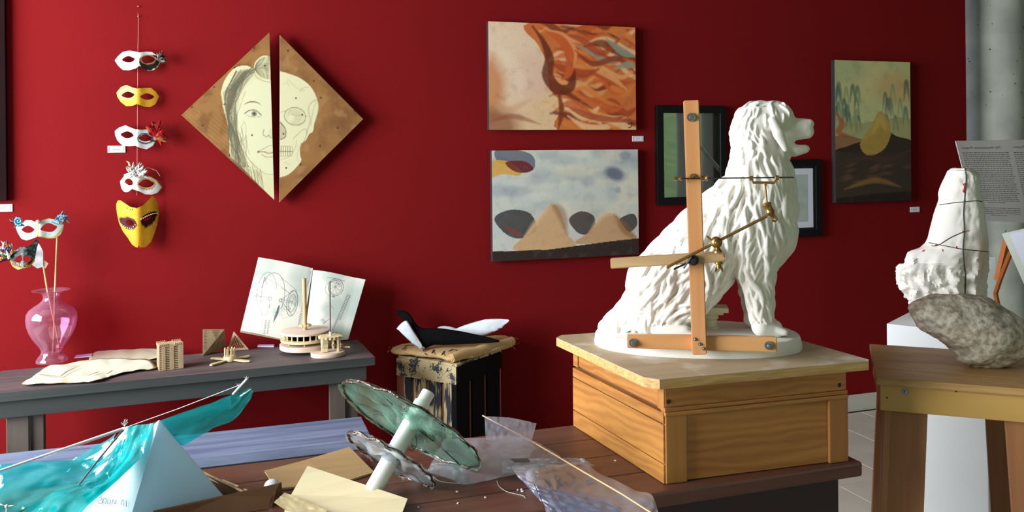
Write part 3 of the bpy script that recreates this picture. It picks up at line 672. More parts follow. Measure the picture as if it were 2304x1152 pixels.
bm = BM(); tube(bm, [ony(*q, -.05) for q in ((300, 384), (292, 374), (290, 366), (284, 362))], [.004, .005, .004, .001], 6, flat=.25); tube(bm, [ony(*q, -.045) for q in ((310, 384), (334, 377), (352, 384), (360, 396))], .0013, 5); add('quill', bm, pbr('cream_quill', (200, 170, 130), .8), t)
bm = BM(); tube(bm, [ony(*q, -.04) for q in ((300, 452), (304, 446), (310, 446), (313, 452))], .0012, 5)
# 5 full gold mask
def c5(P):
    p = Paint(P, (206, 148, 34)); p.fbm(.05, (226, 172, 60), .5, 0, .6, 2.0)
    p.poly([(268, 490), (280, 489), (296, 490), (305, 497), (307, 508), (300, 516), (288, 516), (276, 508), (270, 499)], (56, 6, 14)); p.poly([(318, 492), (328, 481), (340, 477), (353, 476), (350, 492), (340, 506), (326, 511), (318, 504)], (56, 6, 14)); return p
o5 = [(262, 452), (268, 449), (280, 458), (293, 466), (303, 469)]
h5 = [([(261, 462), (264, 451), (270, 450), (282, 458), (294, 466), (308, 468), (311, 490), (312, 520), (311, 557), (304, 556), (296, 549), (288, 536), (276, 520), (268, 502), (263, 480)], [(282, 499), (290, 494), (300, 499), (300, 506), (290, 508)]),
      ([(308, 468), (322, 462), (334, 450), (343, 441), (350, 446), (356, 462), (358, 482), (354, 504), (348, 524), (340, 544), (328, 556), (311, 557), (312, 520), (311, 490)], [(320, 493), (330, 486), (341, 486), (338, 493), (326, 497)])]
t = hang_mask('full face gold mask with maroon eye patches, lowest of the hanging masks', 310, 500, h5, c5, bulge=.06, mat=m_maskg, w=54)
df5 = curved(310, 54, .06)
bm = BM()
for q in [(275+i*4.2, 506+8*math.sin(min(1, i/5)*1.6)-(0 if i < 6 else (i-5)*4)) for i in range(8)]+[(318+i*4.4, 493-13*math.sin(i/8*1.5)) for i in range(9)]+[(284, 468), (291, 471), (296, 471)]:
    sphere(bm, ony(q[0], q[1], -.016-df5(*q)), .0032, 1)
add('pearl_trim', bm, m_bead, t, kind='stuff')
bm = BM(); tube(bm, [ony(310+3.5*math.sin(s*.4), 30+s*5, -.006) for s in range(0, 2)]+[ony(310, 120, -.008), ony(309, 290, -.008), ony(308, 440, -.008)], .0007, 5)
th = tag(add('hanging_thread', bm, pbr('pale_thread', (210, 170, 165), .7)), 'thin pale thread on which the masks hang', 'thread')
for i, q in enumerate(((311, 15), (311, 37))):
    bm = BM(); p0 = ony(*q, 0); lathe(bm, [(.0012, 0), (.0012, .006), (.0036, .0065), (.003, .009), (.0006, .0095)], 10, p0, (0, -1, 0)); tag(add('small_pin', bm, pbr('pin_steel', (190, 186, 180), .3, .6)), ('upper small metal pin above the hanging thread', 'lower small metal pin holding the hanging thread')[i], 'pin', 'pins of the hanging thread')
# ================================================================== TABLE BY THE WALL AND WHAT STANDS ON IT
TZ = 0.71
m_ttop = wood('grey_washed_top', (100, 88, 90), (62, 52, 54), 'x', 40, .6, .5)
m_tapr = wood('slate_grey_paint', (66, 69, 66), (40, 43, 43), 'x', 30, .6, .6)
m_tleg = wood('taupe_leg_paint', (98, 88, 78), (72, 63, 56), 'z', 30, .65, .6)
BR = onz(792, 765, TZ); FR = onz(844, 803, TZ); FLd = onz(0, 884, TZ)
ex = (FR-FLd).normalized(); ta = math.atan2(ex.y, ex.x); ey = Vector((-ex.y, ex.x, 0))
TD = (BR-FR).dot(ey); TL_ = 1.50; TC = FR - ex*(TL_/2) + ey*(TD/2)
wt = thing('grey_table', 'long narrow grey washed wooden table against the red wall', 'table', (TC.x, TC.y, 0), ta)
RT_ = RZ(ta)
def tp(u, v, z): return TC + ex*u + ey*v + Vector((0, 0, z-TZ))   # u along, v toward the wall
bm = BM(); box(bm, tp(0, 0, TZ-.018), (TL_, TD, .036), RT_, bev=.003); add('tabletop', bm, m_ttop, wt)
for sv in (-1, 1):
    bm = BM(); box(bm, tp(0, sv*(TD/2-.03), TZ-.036-.034), (TL_-.07, .024, .068), RT_, bev=.002); add('apron', bm, m_tapr, wt)
bm = BM(); box(bm, tp(0, -TD/2-.0012, TZ-.018), (TL_-.004, .003, .034), RT_); add('edge_band', bm, m_tapr, wt)
for su in (-1, 1):
    bm = BM(); box(bm, tp(su*(TL_/2-.045), 0, TZ-.036-.034), (.024, TD-.09, .068), RT_, bev=.002); add('apron', bm, m_tapr, wt)
for px0, px1, sv in ((15, 97, -1), (742, 800, -1)):
    zt = TZ-.105
    a = onp(px0, 930, tp(0, -TD/2+.05, 0), ey); b = onp(px1, 930, tp(0, -TD/2+.05, 0), ey); ua, ub = (a-TC).dot(ex), (b-TC).dot(ex)
    for v_ in (-TD/2+.06, TD/2-.06):
        if v_ > 0: a = onp(px0, 930, tp(0, v_, 0), ey); b = onp(px1, 930, tp(0, v_, 0), ey); ua, ub = (a-TC).dot(ex), (b-TC).dot(ex)
        bm = BM(); w = (ub-ua)
        box(bm, tp(ua+w*.3, v_, (TZ-.105)/2), (w*.60, .03, TZ-.1), RT_, bev=.002); box(bm, tp(ub-w*.19, v_+.03*(1 if v_ < 0 else -1), (TZ-.105)/2), (w*.38, .06, TZ-.1), RT_, bev=.002); add('leg', bm, m_tleg, wt)

# ---- bench
BZ = 0.48
m_bench = wood('blue_grey_bench_paint', (148, 160, 190), (76, 84, 112), 'x', 34, .5, .6)
m_bench2 = wood('dark_slate_bench_paint', (70, 76, 84), (46, 50, 56), 'x', 26, .6, .6)
b0, b1 = onz(0, 1021, BZ), onz(813, 937, BZ); f1 = onz(846, 985, BZ); bx = (b1-b0).normalized(); by = Vector((-bx.y, bx.x, 0)); ba = math.atan2(bx.y, bx.x)
bw = (b1-f1).dot(by); bl = (b1-b0).length+.28; bc = b1 - bx*(bl/2) - by*(bw/2)
be = thing('bench', 'long low blue grey painted bench in front of the wall table', 'bench', (bc.x, bc.y, 0), ba)
RB = RZ(ba)
def bp_(u, v, z): return bc + bx*u + by*v + Vector((0, 0, z-BZ))
bm = BM(); box(bm, bp_(0, 0, BZ-.02), (bl, bw, .04), RB, bev=.003); add('seat', bm, m_bench, be)
for sv in (-1, 1):
    bm = BM(); box(bm, bp_(0, sv*(bw/2-.03), BZ-.04-.05), (bl-.08, .025, .10), RB, bev=.002); add('apron', bm, m_bench2, be)
for su in (-1, 1):
    for sv in (-1, 1):
        bm = BM(); box(bm, bp_(su*(bl/2-.06), sv*(bw/2-.065), (BZ-.04)/2), (.05, .045, BZ-.04), RB, bev=.003); add('leg', bm, m_bench2, be)

# ---- pink glass vase with two masks on sticks
def glassy(name, tint, gloss=.06, haze=None):
    m, n, l, b = newmat(name)
    tr = n.new('ShaderNodeBsdfTransparent'); tr.inputs[0].default_value = (*tint, 1); gl = n.new('ShaderNodeBsdfGlossy'); gl.inputs['Roughness'].default_value = .05
    lw = n.new('ShaderNodeLayerWeight'); lw.inputs[0].default_value = .25; mm = n.new('ShaderNodeMath'); mm.operation = 'MULTIPLY_ADD'; mm.inputs[1].default_value = .5; mm.inputs[2].default_value = gloss; l.new(lw.outputs['Facing'], mm.inputs[0])
    df = n.new('ShaderNodeBsdfDiffuse'); df.inputs[0].default_value = (*(haze or tint), 1); m0 = n.new('ShaderNodeMixShader')
    m2 = n.new('ShaderNodeMath'); m2.operation = 'MULTIPLY_ADD'; m2.inputs[1].default_value = .22; m2.inputs[2].default_value = .05; l.new(lw.outputs['Facing'], m2.inputs[0]); l.new(m2.outputs[0], m0.inputs[0])
    l.new(tr.outputs[0], m0.inputs[1]); l.new(df.outputs[0], m0.inputs[2])
    mx = n.new('ShaderNodeMixShader'); l.new(mm.outputs[0], mx.inputs[0]); l.new(m0.outputs[0], mx.inputs[1]); l.new(gl.outputs[0], mx.inputs[2]); l.new(mx.outputs[0], n['Material Output'].inputs[0]); n.remove(b); return m
vb = onz(117, 814, TZ); s_ = depth(vb)/F_PX
prof_px = [(32, 818), (32.5, 814), (29, 808), (23.5, 801), (21, 794), (24, 786), (31, 776), (39, 764), (46, 750), (50.5, 736), (52, 722), (51, 710), (46, 701), (37, 694), (26, 687), (19, 680), (16.5, 674), (17.5, 668), (22, 663), (31, 659), (39.5, 657)]
prof = [(r*s_, (818-y)*s_*1.0) for r, y in prof_px]
va = thing('glass_vase', 'clear pink glass vase holding two masks on sticks', 'vase', vb)
bm = BM(); lathe(bm, prof + [(r-.0035, h+.001) for r, h in prof[:2:-1]] + [(.012, prof[4][1]), (.002, prof[4][1]-.002)], 48, (vb.x, vb.y, TZ+.001)); add('vase_body', bm, glassy('pink_glass', (.97, .74, .86), .04, (.80, .50, .66)), va, smooth=60)
m_stick = wood('pale_dowel', (216, 180, 130), (180, 140, 92), 'z', 60, .6)
yv = vb.y
def stick_mask(label, stick_px, halves, colfn, ym, extra):
    pts = [onp(*q, (vb.x, vb.y-.004, 0), (0, 1, 0)) for q in stick_px]
    t = thing('stick_mask', label, 'mask', pts[0])
    bm = BM(); tube(bm, pts, .0042, 8); add('stick', bm, m_stick, t, smooth=50)
    cx = sum(p[0] for h in halves for p in h[0])/sum(len(h[0]) for h in halves)
    add('mask_shell', mask_mesh(halves, curved(cx, 62, .03), colfn, ym), m_mask, t, smooth=50)
    extra(t, ym); return t
def cA(P):
    p = Paint(P, (238, 238, 232)); p.poly([(88, 500), (100, 494), (126, 492), (146, 502), (136, 524), (118, 536), (88, 532), (84, 520)], (206, 222, 214), .9)
    p.line([(36, 512), (50, 497), (78, 496), (84, 506), (92, 496), (114, 491), (132, 496), (146, 505)], 3.5, (206, 156, 62), .9); p.line([(84, 532), (104, 536), (124, 534), (140, 516), (146, 506)], 5, (204, 160, 70), .9); p.line([(84, 500), (86, 520), (84, 532)], 4, (206, 160, 60), .9)
    p.line([(118, 500), (130, 504), (146, 502)], 4, (96, 156, 190), .85); p.line([(54, 512), (62, 508), (72, 512)], 2, (120, 160, 200), .8)
    for q in ((100, 528), (110, 528), (74, 508), (78, 510), (98, 504), (104, 502), (116, 498)): p.line([q, (q[0]+4, q[1]-1)], 1.6, (110, 160, 170), .8)
    return p
hA = [([(35, 511), (44, 501), (58, 495), (72, 496), (82, 502), (85, 518), (84, 532), (72, 537), (60, 541), (48, 537), (40, 524)], eye_at(63, 517, 13, 8, 0)),
      ([(82, 502), (92, 496), (110, 491), (128, 495), (144, 505), (142, 516), (136, 528), (124, 536), (108, 537), (94, 534), (84, 532), (85, 518)], eye_at(110, 513, 17, 9.5, 3))]
def spiral(c, r, turns, y, rad, col, ph=0.0):
    bm = BM(); tube(bm, [ony(c[0]+r*(1-k/26)*math.cos(ph+k/26*turns*6.28), c[1]+r*(1-k/26)*math.sin(ph+k/26*turns*6.28), y) for k in range(25)], rad, 6); return bm
m_bluep = pbr('blue_puff_paint', (70, 160, 214), .4)
def exA(t, y):
    for c, ph in (((42, 497), 1.0), ((138, 492), 2.0)):
        bm = spiral(c, 10, 1.7, y-.03, .004, None, ph); add('scroll', bm, m_bluep, t)
    f = feathers((140, 490), y-.012, 7, [(96, 110, 120), (140, 110, 96), (110, 130, 150)], 26, 15, 11); add('feathers', f, m_feath, t, kind='stuff')
    f = feathers((38, 500), y-.012, 6, [(110, 84, 90), (150, 110, 110), (96, 60, 70)], 20, 15, 12); add('feathers', f, m_feath, t, kind='stuff')
    bm = BM(); sphere(bm, ony(85, 499, y-.05), .009, 2); add('gem', bm, pbr('clear_gem', (225, 225, 230), .08, .3), t)
stick_mask('white half mask with blue scrolls and gold trim on a stick in the vase', [(120, 792), (124, 650), (129, 530)], hA, cA, yv-.012, exA)
def cB(P):
    p = Paint(P, (30, 28, 32)); p.fbm(.16, (70, 120, 110), .8, .1, .4, 3.0); p.line([(22, 586), (36, 602), (54, 606), (74, 592), (80, 580)], 7, (166, 124, 34), .95)
    p.line([(20, 584), (30, 570), (48, 562), (66, 566), (78, 580)], 4.0, (24, 22, 26), 1); p.line([(30, 594), (46, 598), (64, 594), (74, 584)], 5, (28, 24, 20), 1)
    for k in range(4): p.ring((29+k*10, 594+1.5*math.sin(k)), 3, 2.6, 1.0, (190, 150, 60), .9)
    return p
hB = [([(20, 584), (26, 570), (36, 560), (46, 556), (50, 556), (51, 566), (51, 604), (40, 607), (28, 600)], [(32, 586), (38, 578), (46, 574), (49, 578), (49, 586), (42, 591)]),
      ([(50, 556), (62, 555), (71, 550), (78, 540), (84, 538), (86, 548), (82, 562), (80, 574), (78, 588), (68, 600), (51, 604), (51, 566)], [(53, 586), (53, 577), (62, 576), (70, 582), (66, 589), (58, 590)])]
def exB(t, y):
    bm = BM(); prism(bm, [ony(*q, y+.006) for q in ((74, 556), (84, 545), (90, 552), (97, 566), (97, 600), (84, 604), (72, 596))], (0, .002, 0)); fixn(bm); add('mask_back', bm, m_card, t)
    f = feathers((14, 578), y-.02, 7, [(206, 200, 190), (40, 120, 60), (120, 24, 80), (196, 120, 70), (90, 70, 110), (226, 224, 214)], 60, 32, 21, (.6, 3.6)); add('feathers', f, m_feath, t, kind='stuff', label='coloured feather spray')
    bm = BM(); sphere(bm, ony(22, 580, y-.03), .005, 1); add('gem', bm, m_bead, t)
    bm = BM(); prism(bm, [ony(*q, y+.01) for q in ((96, 582), (109, 593), (102, 604), (94, 596))], (0, .002, 0)); fixn(bm); add('masking_tape', bm, pbr('masking_tape', (214, 184, 160), .7), t)
stick_mask('black and green glitter mask with coloured feathers on a stick in the vase', [(134, 780), (106, 650), (92, 560)], hB, cB, yv-.085, exB)

# ---- parchment sheets
m_parch = vcol('parchment', .8, .15)
def polysheet(name, label, px, z, cat, thick=.0012, wave=.006, base=(220, 222, 200), burn=(150, 104, 40), seed=0.0):
    L = [p[:2] for p in smoothpts([(*q, 0) for q in px], 8, True)]; c = np.mean(np.array(px, float), 0); R = 14; n = len(L)
    V = []; C = []
    for r in range(R+1):
        for q in L:
            f = r/R; x, y = c[0]+(q[0]-c[0])*f, c[1]+(q[1]-c[1])*f; h = abs(nz((x*.02, y*.05, seed), 1.0))*wave*(.3+f) + (.004*max(0, nz((x*.03, y*.03, seed+5), 1))*f)
            V.append(tuple(onz(x, y, z)+Vector((0, 0, h)))); k = max(0, (f-.93)/.07)*max(0, min(1, .5+2*nz((q[0]*.05, q[1]*.1, seed+2), 1)))
            b = np.array(lin(base))*(.92+.1*nz((x*.03, y*.06, seed), 1)); C.append(b*(1-k)+np.array(lin(burn))*k)
    Fc = [(r*n+k, r*n+(k+1) % n, (r+1)*n+(k+1) % n, (r+1)*n+k) for r in range(R) for k in range(n)]
    me = bpy.data.meshes.new(name); me.from_pydata(V, [], Fc); colourise(me, np.array(C)); bm = BM(); bm.from_mesh(me); bmesh.ops.remove_doubles(bm, verts=bm.verts[:], dist=1e-5); bmesh.ops.recalc_face_normals(bm, faces=bm.faces[:])
    if sum(f.normal.z for f in bm.faces) < 0: bmesh.ops.reverse_faces(bm, faces=bm.faces[:])
    bmesh.ops.solidify(bm, geom=bm.faces[:], thickness=thick); bm.to_mesh(me); bm.free(); o = thing(name, label, cat, onz(*c, z)); add('sheet', me, m_parch, o, smooth=True); return o
polysheet('parchment_sheet', 'cream parchment sheet lying behind, next to the cardboard cube', [(215, 793), (280, 787), (356, 785), (356, 807), (290, 811), (206, 816)], TZ+.002, 'paper', base=(206, 200, 172), seed=2)
fs = polysheet('parchment_sheet', 'bright cream parchment sheet in front of the pink vase, burnt edges', [(50, 866), (80, 845), (108, 825), (156, 818), (212, 808), (270, 808), (334, 811), (351, 828), (306, 834), (266, 842), (240, 850), (216, 858), (130, 863)], TZ+.008, 'paper', wave=.008, seed=7)
bm = BM()
for q in ([(88, 842), (110, 845), (136, 847)], [(136, 847), (150, 836), (176, 824)], [(196, 845), (218, 838), (226, 836)], [(240, 842), (252, 834), (262, 836)]): tube(bm, [onz(a, b, TZ+.017) for a, b in q], [.002, .004, .001], 5, flat=.2)
add('burn_marks', bm, pbr('burnt_brown', (146, 104, 44), .8), fs, kind='stuff')
def slip(label, px, z, th=.004, col=(196, 190, 224)):
    bm = BM(); prism(bm, [onz(*q, z) for q in px], (0, 0, th)); fixn(bm); tag(add('paper_label', bm, pbr('lavender_card', col, .7)), label, 'label')
slip('pale lilac label lying on the table beside the pink vase', [(167, 806), (172, 801), (208, 797), (206, 803)], TZ+.001)
slip('pale lilac label lying in front of the open notebook', [(579, 781), (581, 777), (617, 777), (616, 781)], TZ+.001)

# ---- cardboard solids
m_cb = pbr('grey_cardboard', (190, 164, 128), .85, var=.12, scale=30, bump=.2, bscale=120)
m_cbd = pbr('dark_inside_card', (96, 72, 48), .9)
def frame_from(px_l, px_r, z):
    a, b = onz(*px_l, z), onz(*px_r, z); u = (b-a); L = u.length; u.normalize(); return a, u, Vector((-u.y, u.x, 0)), L
# cube of stacked corrugated layers
a, u, v, L = frame_from((358, 836), (413, 829), TZ); Hc = 58*depth(a)/F_PX; dp = .072; Rc = RZ(math.atan2(u.y, u.x))
cu = thing('cardboard_cube', 'cube model of layered corrugated cardboard on the wall table', 'model', a+u*L/2+v*dp/2, math.atan2(u.y, u.x))
bm = BM(); box(bm, a+u*L/2+v*dp/2+Vector((0, 0, Hc/2)), (L*.94, dp*.94, Hc*.97), Rc); add('core', bm, m_cbd, cu)
for k, (c0, c1_) in enumerate(((.12, .27), (.44, .62), (.80, 1.0))):
    for sv in (-1, 1):
        bm = BM(); box(bm, a+u*(L*(c0+c1_)/2)+v*(dp/2+sv*(dp/2-.0015))+Vector((0, 0, Hc*.47)), (L*(c1_-c0), .004, Hc*.92), Rc, bev=.0006); add('pillar', bm, m_cb, cu)
for k in range(13):
    bm = BM(); box(bm, a+u*L/2+v*dp/2+Vector((0, 0, Hc*(.03+k*.070))), (L*.985, dp*.985, Hc*.034), Rc); add('layer', bm, m_cb, cu)
bm = BM(); box(bm, a+u*L/2+v*dp/2+Vector((0, 0, Hc-.004)), (L*1.01, dp*1.0, .009), Rc, bev=.001); lid_ = add('lid', bm, m_cb, cu)
for k in range(13):
    if 4 < k < 8: continue
    for sv in (-1, 1): bm = BM(); box(bm, a+u*(L*(.03+k/12*.94))+v*(dp/2+sv*dp/2*.9)+Vector((0, 0, Hc+.001)), (L*.032, dp*.16, .008), Rc); add('tooth', bm, m_cb, lid_)
# square plate folded on the diagonal
zA = onz(456, 801, TZ); n_ = FW*-1; 
def vp(px, py, base, off=0.0): return onp(px, py, base-Vector((FW.x, FW.y, 0))*off, FW)
tl_, tr2, bl_ = vp(456, 741, zA), vp(505, 741, zA, -.05), zA+Vector((0, 0, .001)); br_ = onz(508, 784, TZ+.001)
pl = thing('cardboard_wedge', 'wedge model of corrugated cardboard with a square face cut on the diagonal', 'model', zA)
bk = onz(468, 776, TZ+.001)
bm = BM(); vv = [bm.verts.new(q) for q in (tl_, tr2, bl_, br_, bk)]
for f in ((0, 2, 1), (1, 2, 3), (0, 1, 4), (1, 3, 4), (0, 4, 2), (2, 4, 3)): bm.faces.new([vv[i] for i in f])
fixn(bm); add('body', bm, m_cb, pl)
nrm = (bl_-tl_).cross(tr2-tl_).normalized(); nrm = nrm if nrm.dot(FW) < 0 else -nrm
for k in range(14):
    f = k/14; p0 = tl_.lerp(bl_, .06+f*.75); L_ = (tr2-tl_)*(.10 if k % 2 else .15); 
    bm = BM(); tube(bm, [p0+(tr2-tl_)*.06+nrm*.0008, p0+L_*1.2+nrm*.0008], .0009, 4); add('flute', bm, m_cbd, pl)
for k in range(8):
    p0 = tl_.lerp(tr2, .42)+(bl_-tl_)*(.05+k*.045); bm = BM(); tube(bm, [p0+(tr2-tl_)*(k*.025)+nrm*.0008, p0+(tr2-tl_)*(.34-k*.02)+nrm*.0008], .0009, 4); add('flute', bm, m_cbd, pl)
n2 = (br_-tr2).cross(bl_-tr2).normalized(); n2 = n2 if n2.dot(FW) < 0 else -n2
m_cb2 = pbr('brown_card_patch', (172, 142, 102), .85, bump=.3, bscale=160); 
for i in range(5):
    for j in range(5-i):
        w0 = [.06+i*.19, .06+j*.19]; q = lambda s, t: tr2+(br_-tr2)*s+(bl_-tr2)*t
        if w0[0]+w0[1] > .72 or (i+j) % 2: continue
        bm = BM(); prism(bm, [q(w0[0], w0[1])+n2*.0003, q(w0[0]+.16, w0[1])+n2*.0003, q(w0[0]+.16, w0[1]+.16)+n2*.0003, q(w0[0], w0[1]+.16)+n2*.0003], n2*.001); fixn(bm); add('patch', bm, m_cb2, pl)
# slotted triangular pyramid
pa = onz(511, 790, TZ); pb = onz(560, 787, TZ); pt = vp(526, 746, onz(530, 782, TZ)); pd = onz(536, 772, TZ)
py_ = thing('cardboard_pyramid', 'slotted triangular pyramid model of grey cardboard behind the wooden fan', 'model', (pa+pb)/2)
bm = BM()
def tri_frame(bm, A, B, C_, th, w):
    nn = (B-A).cross(C_-A).normalized(); c = (A+B+C_)/3; o = [A, B, C_]; i_ = [p+(c-p)*w for p in o]
    for k in range(3): prism(bm, [o[k], o[(k+1) % 3], i_[(k+1) % 3], i_[k]], nn*th)
tri_frame(bm, pa, pb, pt, .003, .30); tri_frame(bm, pa, pd, pt, .003, .3); fixn(bm); add('rim', bm, m_cb, py_)
bm = BM(); prism(bm, [pb, pd, pt], (pb-pd).cross(pt-pd).normalized()*.002); fixn(bm); add('back_panel', bm, m_cbd, py_)
c_ = (pa+pb+pt)/3; ia, ib, it = [p+(c_-p)*.26 for p in (pa, pb, pt)]
for k in range(9):
    f = (k+.5)/9; lo = ia.lerp(ib, f); hi = ib.lerp(it, 1-f) ; dd = (pt-pa); h_ = lo + dd*((1-f)*.70); bm = BM(); tube(bm, [lo, h_], .0016, 5); add('slat', bm, m_cb, py_)

# ---- wooden fan with pegs
m_pale = wood('pale_basswood', (232, 214, 168), (208, 184, 132), 'x', 50, .6, .5, bump=.08)
fc = onz(517, 812, TZ); fs_ = depth(fc)/F_PX
fan = thing('wooden_fan', 'small wooden four blade fan with upright pegs on the wall table', 'model', fc)
bm = BM(); lathe(bm, [(.0, .002), (14*fs_, .002), (14.5*fs_, .012), (13*fs_, .022), (0, .023)], 20, fc, cap=False); add('hub', bm, m_pale, fan, smooth=40)
for k, q in enumerate(((473, 822), (475, 806), (562, 801), (562, 813))):
    e = onz(*q, TZ+.006); d = e-fc; d.z = 0; L = d.length; d.normalize(); s = Vector((-d.y, d.x, 0)); bm = BM()
    pts = [fc+d*L*.1-s*.006, fc+d*L*.45-s*.010, fc+d*L*.85-s*.013, fc+d*L*1.0-s*.004, fc+d*L*.98+s*.008, fc+d*L*.6+s*.010, fc+d*L*.1+s*.006]
    prism(bm, [p+Vector((0, 0, .004)) for p in pts], (0, 0, .005)); fixn(bm); add('blade', bm, m_pale, fan)
for k in range(8):
    a_ = k*math.pi/4+.3; bm = BM(); p = fc+Vector((math.cos(a_), math.sin(a_), 0))*11*fs_; tube(bm, [p+Vector((0, 0, .02)), p+Vector((0, 0, .02+19*fs_))], 1.7*fs_, 7); add('peg', bm, m_pale, fan)

# ---- wheel and lantern gear model
gc = onz(687, 790, TZ); gs = depth(gc)/F_PX
wg = thing('gear_model', 'round wooden wheel and gear machine model with a tall axle before the notebook', 'model', gc)
def disc(r, z, h, c=gc): bm = BM(); lathe(bm, [(r*.985*gs, z), (r*gs, z+.002), (r*gs, z+h-.002), (r*.985*gs, z+h)], 48, c); return bm
m_pale2 = wood('pink_white_wood', (226, 206, 190), (204, 180, 160), 'x', 40, .55, .5, bump=.05)
zs = lambda px: px*gs
add('foot_block', box(BM(), gc+Vector((.03, -.055, zs(4))), (.03, .03, zs(7))), m_pale2, wg)
add('foot_block', box(BM(), gc+Vector((-.05, .03, zs(4))), (.03, .03, zs(7))), m_pale2, wg)
add('base_disc', disc(56, zs(8), zs(11)), m_pale2, wg, smooth=40)
bm = BM(); lathe(bm, [(52*gs, zs(26)), (54*gs, zs(26)), (54*gs, zs(31)), (52*gs, zs(31)), (40*gs, zs(31)), (40*gs, zs(26))], 48, gc); add('ring_disc', bm, m_pale, wg, smooth=40)
bm = BM(); lathe(bm, [(52*gs, zs(43)), (53.5*gs, zs(43)), (53.5*gs, zs(47.5)), (52*gs, zs(48)), (1*gs, zs(48))], 48, gc); add('top_disc', bm, m_pale2, wg, smooth=40)
for k in range(22):
    a_ = k/22*6.283; p = gc+Vector((math.cos(a_), math.sin(a_), 0))*48*gs; bm = BM(); tube(bm, [p+Vector((0, 0, zs(31))), p+Vector((0, 0, zs(43)))], 1.6*gs, 6); add('peg', bm, m_pale, wg)
for k in range(6):
    a_ = k/6*6.283+.4; p = gc+Vector((math.cos(a_), math.sin(a_), 0))*40*gs; bm = BM(); tube(bm, [p+Vector((0, 0, zs(18))), p+Vector((0, 0, zs(27)))], 1.8*gs, 6); add('post', bm, m_pale, wg)
bm = BM(); tube(bm, [gc+Vector((0, 0, zs(48))), gc+Vector((-.002, 0, zs(164)))], 4.6*gs, 12); add('axle', bm, m_stick, wg, smooth=50)
def gear(c, r, th, teeth, axis=(0, 0, 1)):
    x, y, z = basis(axis); pts = []
    for k in range(teeth*4):
        a_ = k/(teeth*4)*6.283; rr = r if k % 4 in (0, 1) else r*.82; pts.append(Vector(c)+x*rr*math.cos(a_)+y*rr*math.sin(a_))
    bm = BM(); prism(bm, pts, z*th); return fixn(bm)
add('gear', gear(gc+Vector((0, 0, zs(56))), 14*gs, .008, 11), m_pale, wg)
pc2 = onz(738, 801, TZ); pc3 = Vector((pc2.x, pc2.y, TZ))
bm = BM(); lathe(bm, [(36*gs, .001), (37*gs, .003), (37*gs, zs(9)), (36*gs, zs(10))], 32, pc3, sx=1.0); 
for v_ in bm.verts: v_.co.y = pc3.y+(v_.co.y-pc3.y)*.75
add('side_platform', bm, m_pale2, wg, smooth=40)
for k in range(3): add('block', box(BM(), pc3+Vector((-.016, -.01, zs(15.5+k*9))), (zs(13), zs(12), zs(8.4)), RZ(.1*k), bev=.001), m_pale, wg)
add('gear', gear(pc3+Vector((.012, .0, zs(40))), 27*gs, .008, 18), m_pale, wg)
bm = BM(); tube(bm, [pc3+Vector((.012, .006, zs(40))), pc3+Vector((.012, .006, zs(163)))], 1.5*gs, 8); add('thin_rod', bm, pbr('dark_dowel', (92, 84, 70), .6), wg)
bm = BM(); tube(bm, [pc3+Vector((.012, .006, zs(44))), pc3+Vector((.012, .006, zs(52)))], 3*gs, 8); add('collar', bm, m_card, wg)
add('upright', box(BM(), pc3+Vector((.042, -.01, zs(27))), (.009, .03, zs(34)), bev=.001), m_pale, wg)
add('gear', gear(pc3+Vector((.018, -.008, zs(27))), 12*gs, .006, 9, (1, 0, 0)), m_pale, wg)
add('gear', gear(pc3+Vector((.049, -.008, zs(24))), 9*gs, .006, 9, (1, 0, 0)), m_pale, wg)
bm = BM(); tube(bm, [pc3+Vector((.014, -.008, zs(24))), pc3+Vector((.064, -.008, zs(24))), pc3+Vector((.068, -.008, zs(18))), pc3+Vector((.095, -.014, zs(17)))], .0042, 8); add('crank', bm, m_stick, wg)

# ---- open notebook leaning on the wall
nb = thing('open_notebook', 'open notebook with pen sketches of wheels leaning on the red wall', 'book', onz(640, 768, TZ))
m_page = vcol('notebook_page', .8, .15)
ypl = -.10
def notebook_plane(x, y):   # leaning plane, foot on the table, head near the wall
    zf = (770-y)/180.0; return ony(x, y, BRy - .02 + zf*.07)
BRy = BR.y + .005
def page(corners, draw, bulge, name):
    nu, nv = 110, 130; A, B, C_, D_ = [np.array(q, float) for q in corners]; P2 = []; P3 = []
    for j in range(nv+1):
        for i in range(nu+1):
            s, t_ = i/nu, j/nv; q = (A*(1-s)+B*s)*(1-t_)+(D_*(1-s)+C_*s)*t_
            arch = bulge(s); q2 = q + np.array([0, -arch*9]); P2.append(q2); p = notebook_plane(q2[0], q2[1])-Vector((0, .03*arch+.004, 0)); P3.append(tuple(p))
    p = Paint(np.array(P2), (240, 240, 230)); p.fbm(.014, (190, 206, 198), .7, .05, .5, 4.0 if name == 'l' else 9.0); draw(p)
    me = gridmesh('page', P3, nu, nv); colourise(me, p.c); return add('page', me, m_page, nb, smooth=True)
INK = (44, 50, 58)
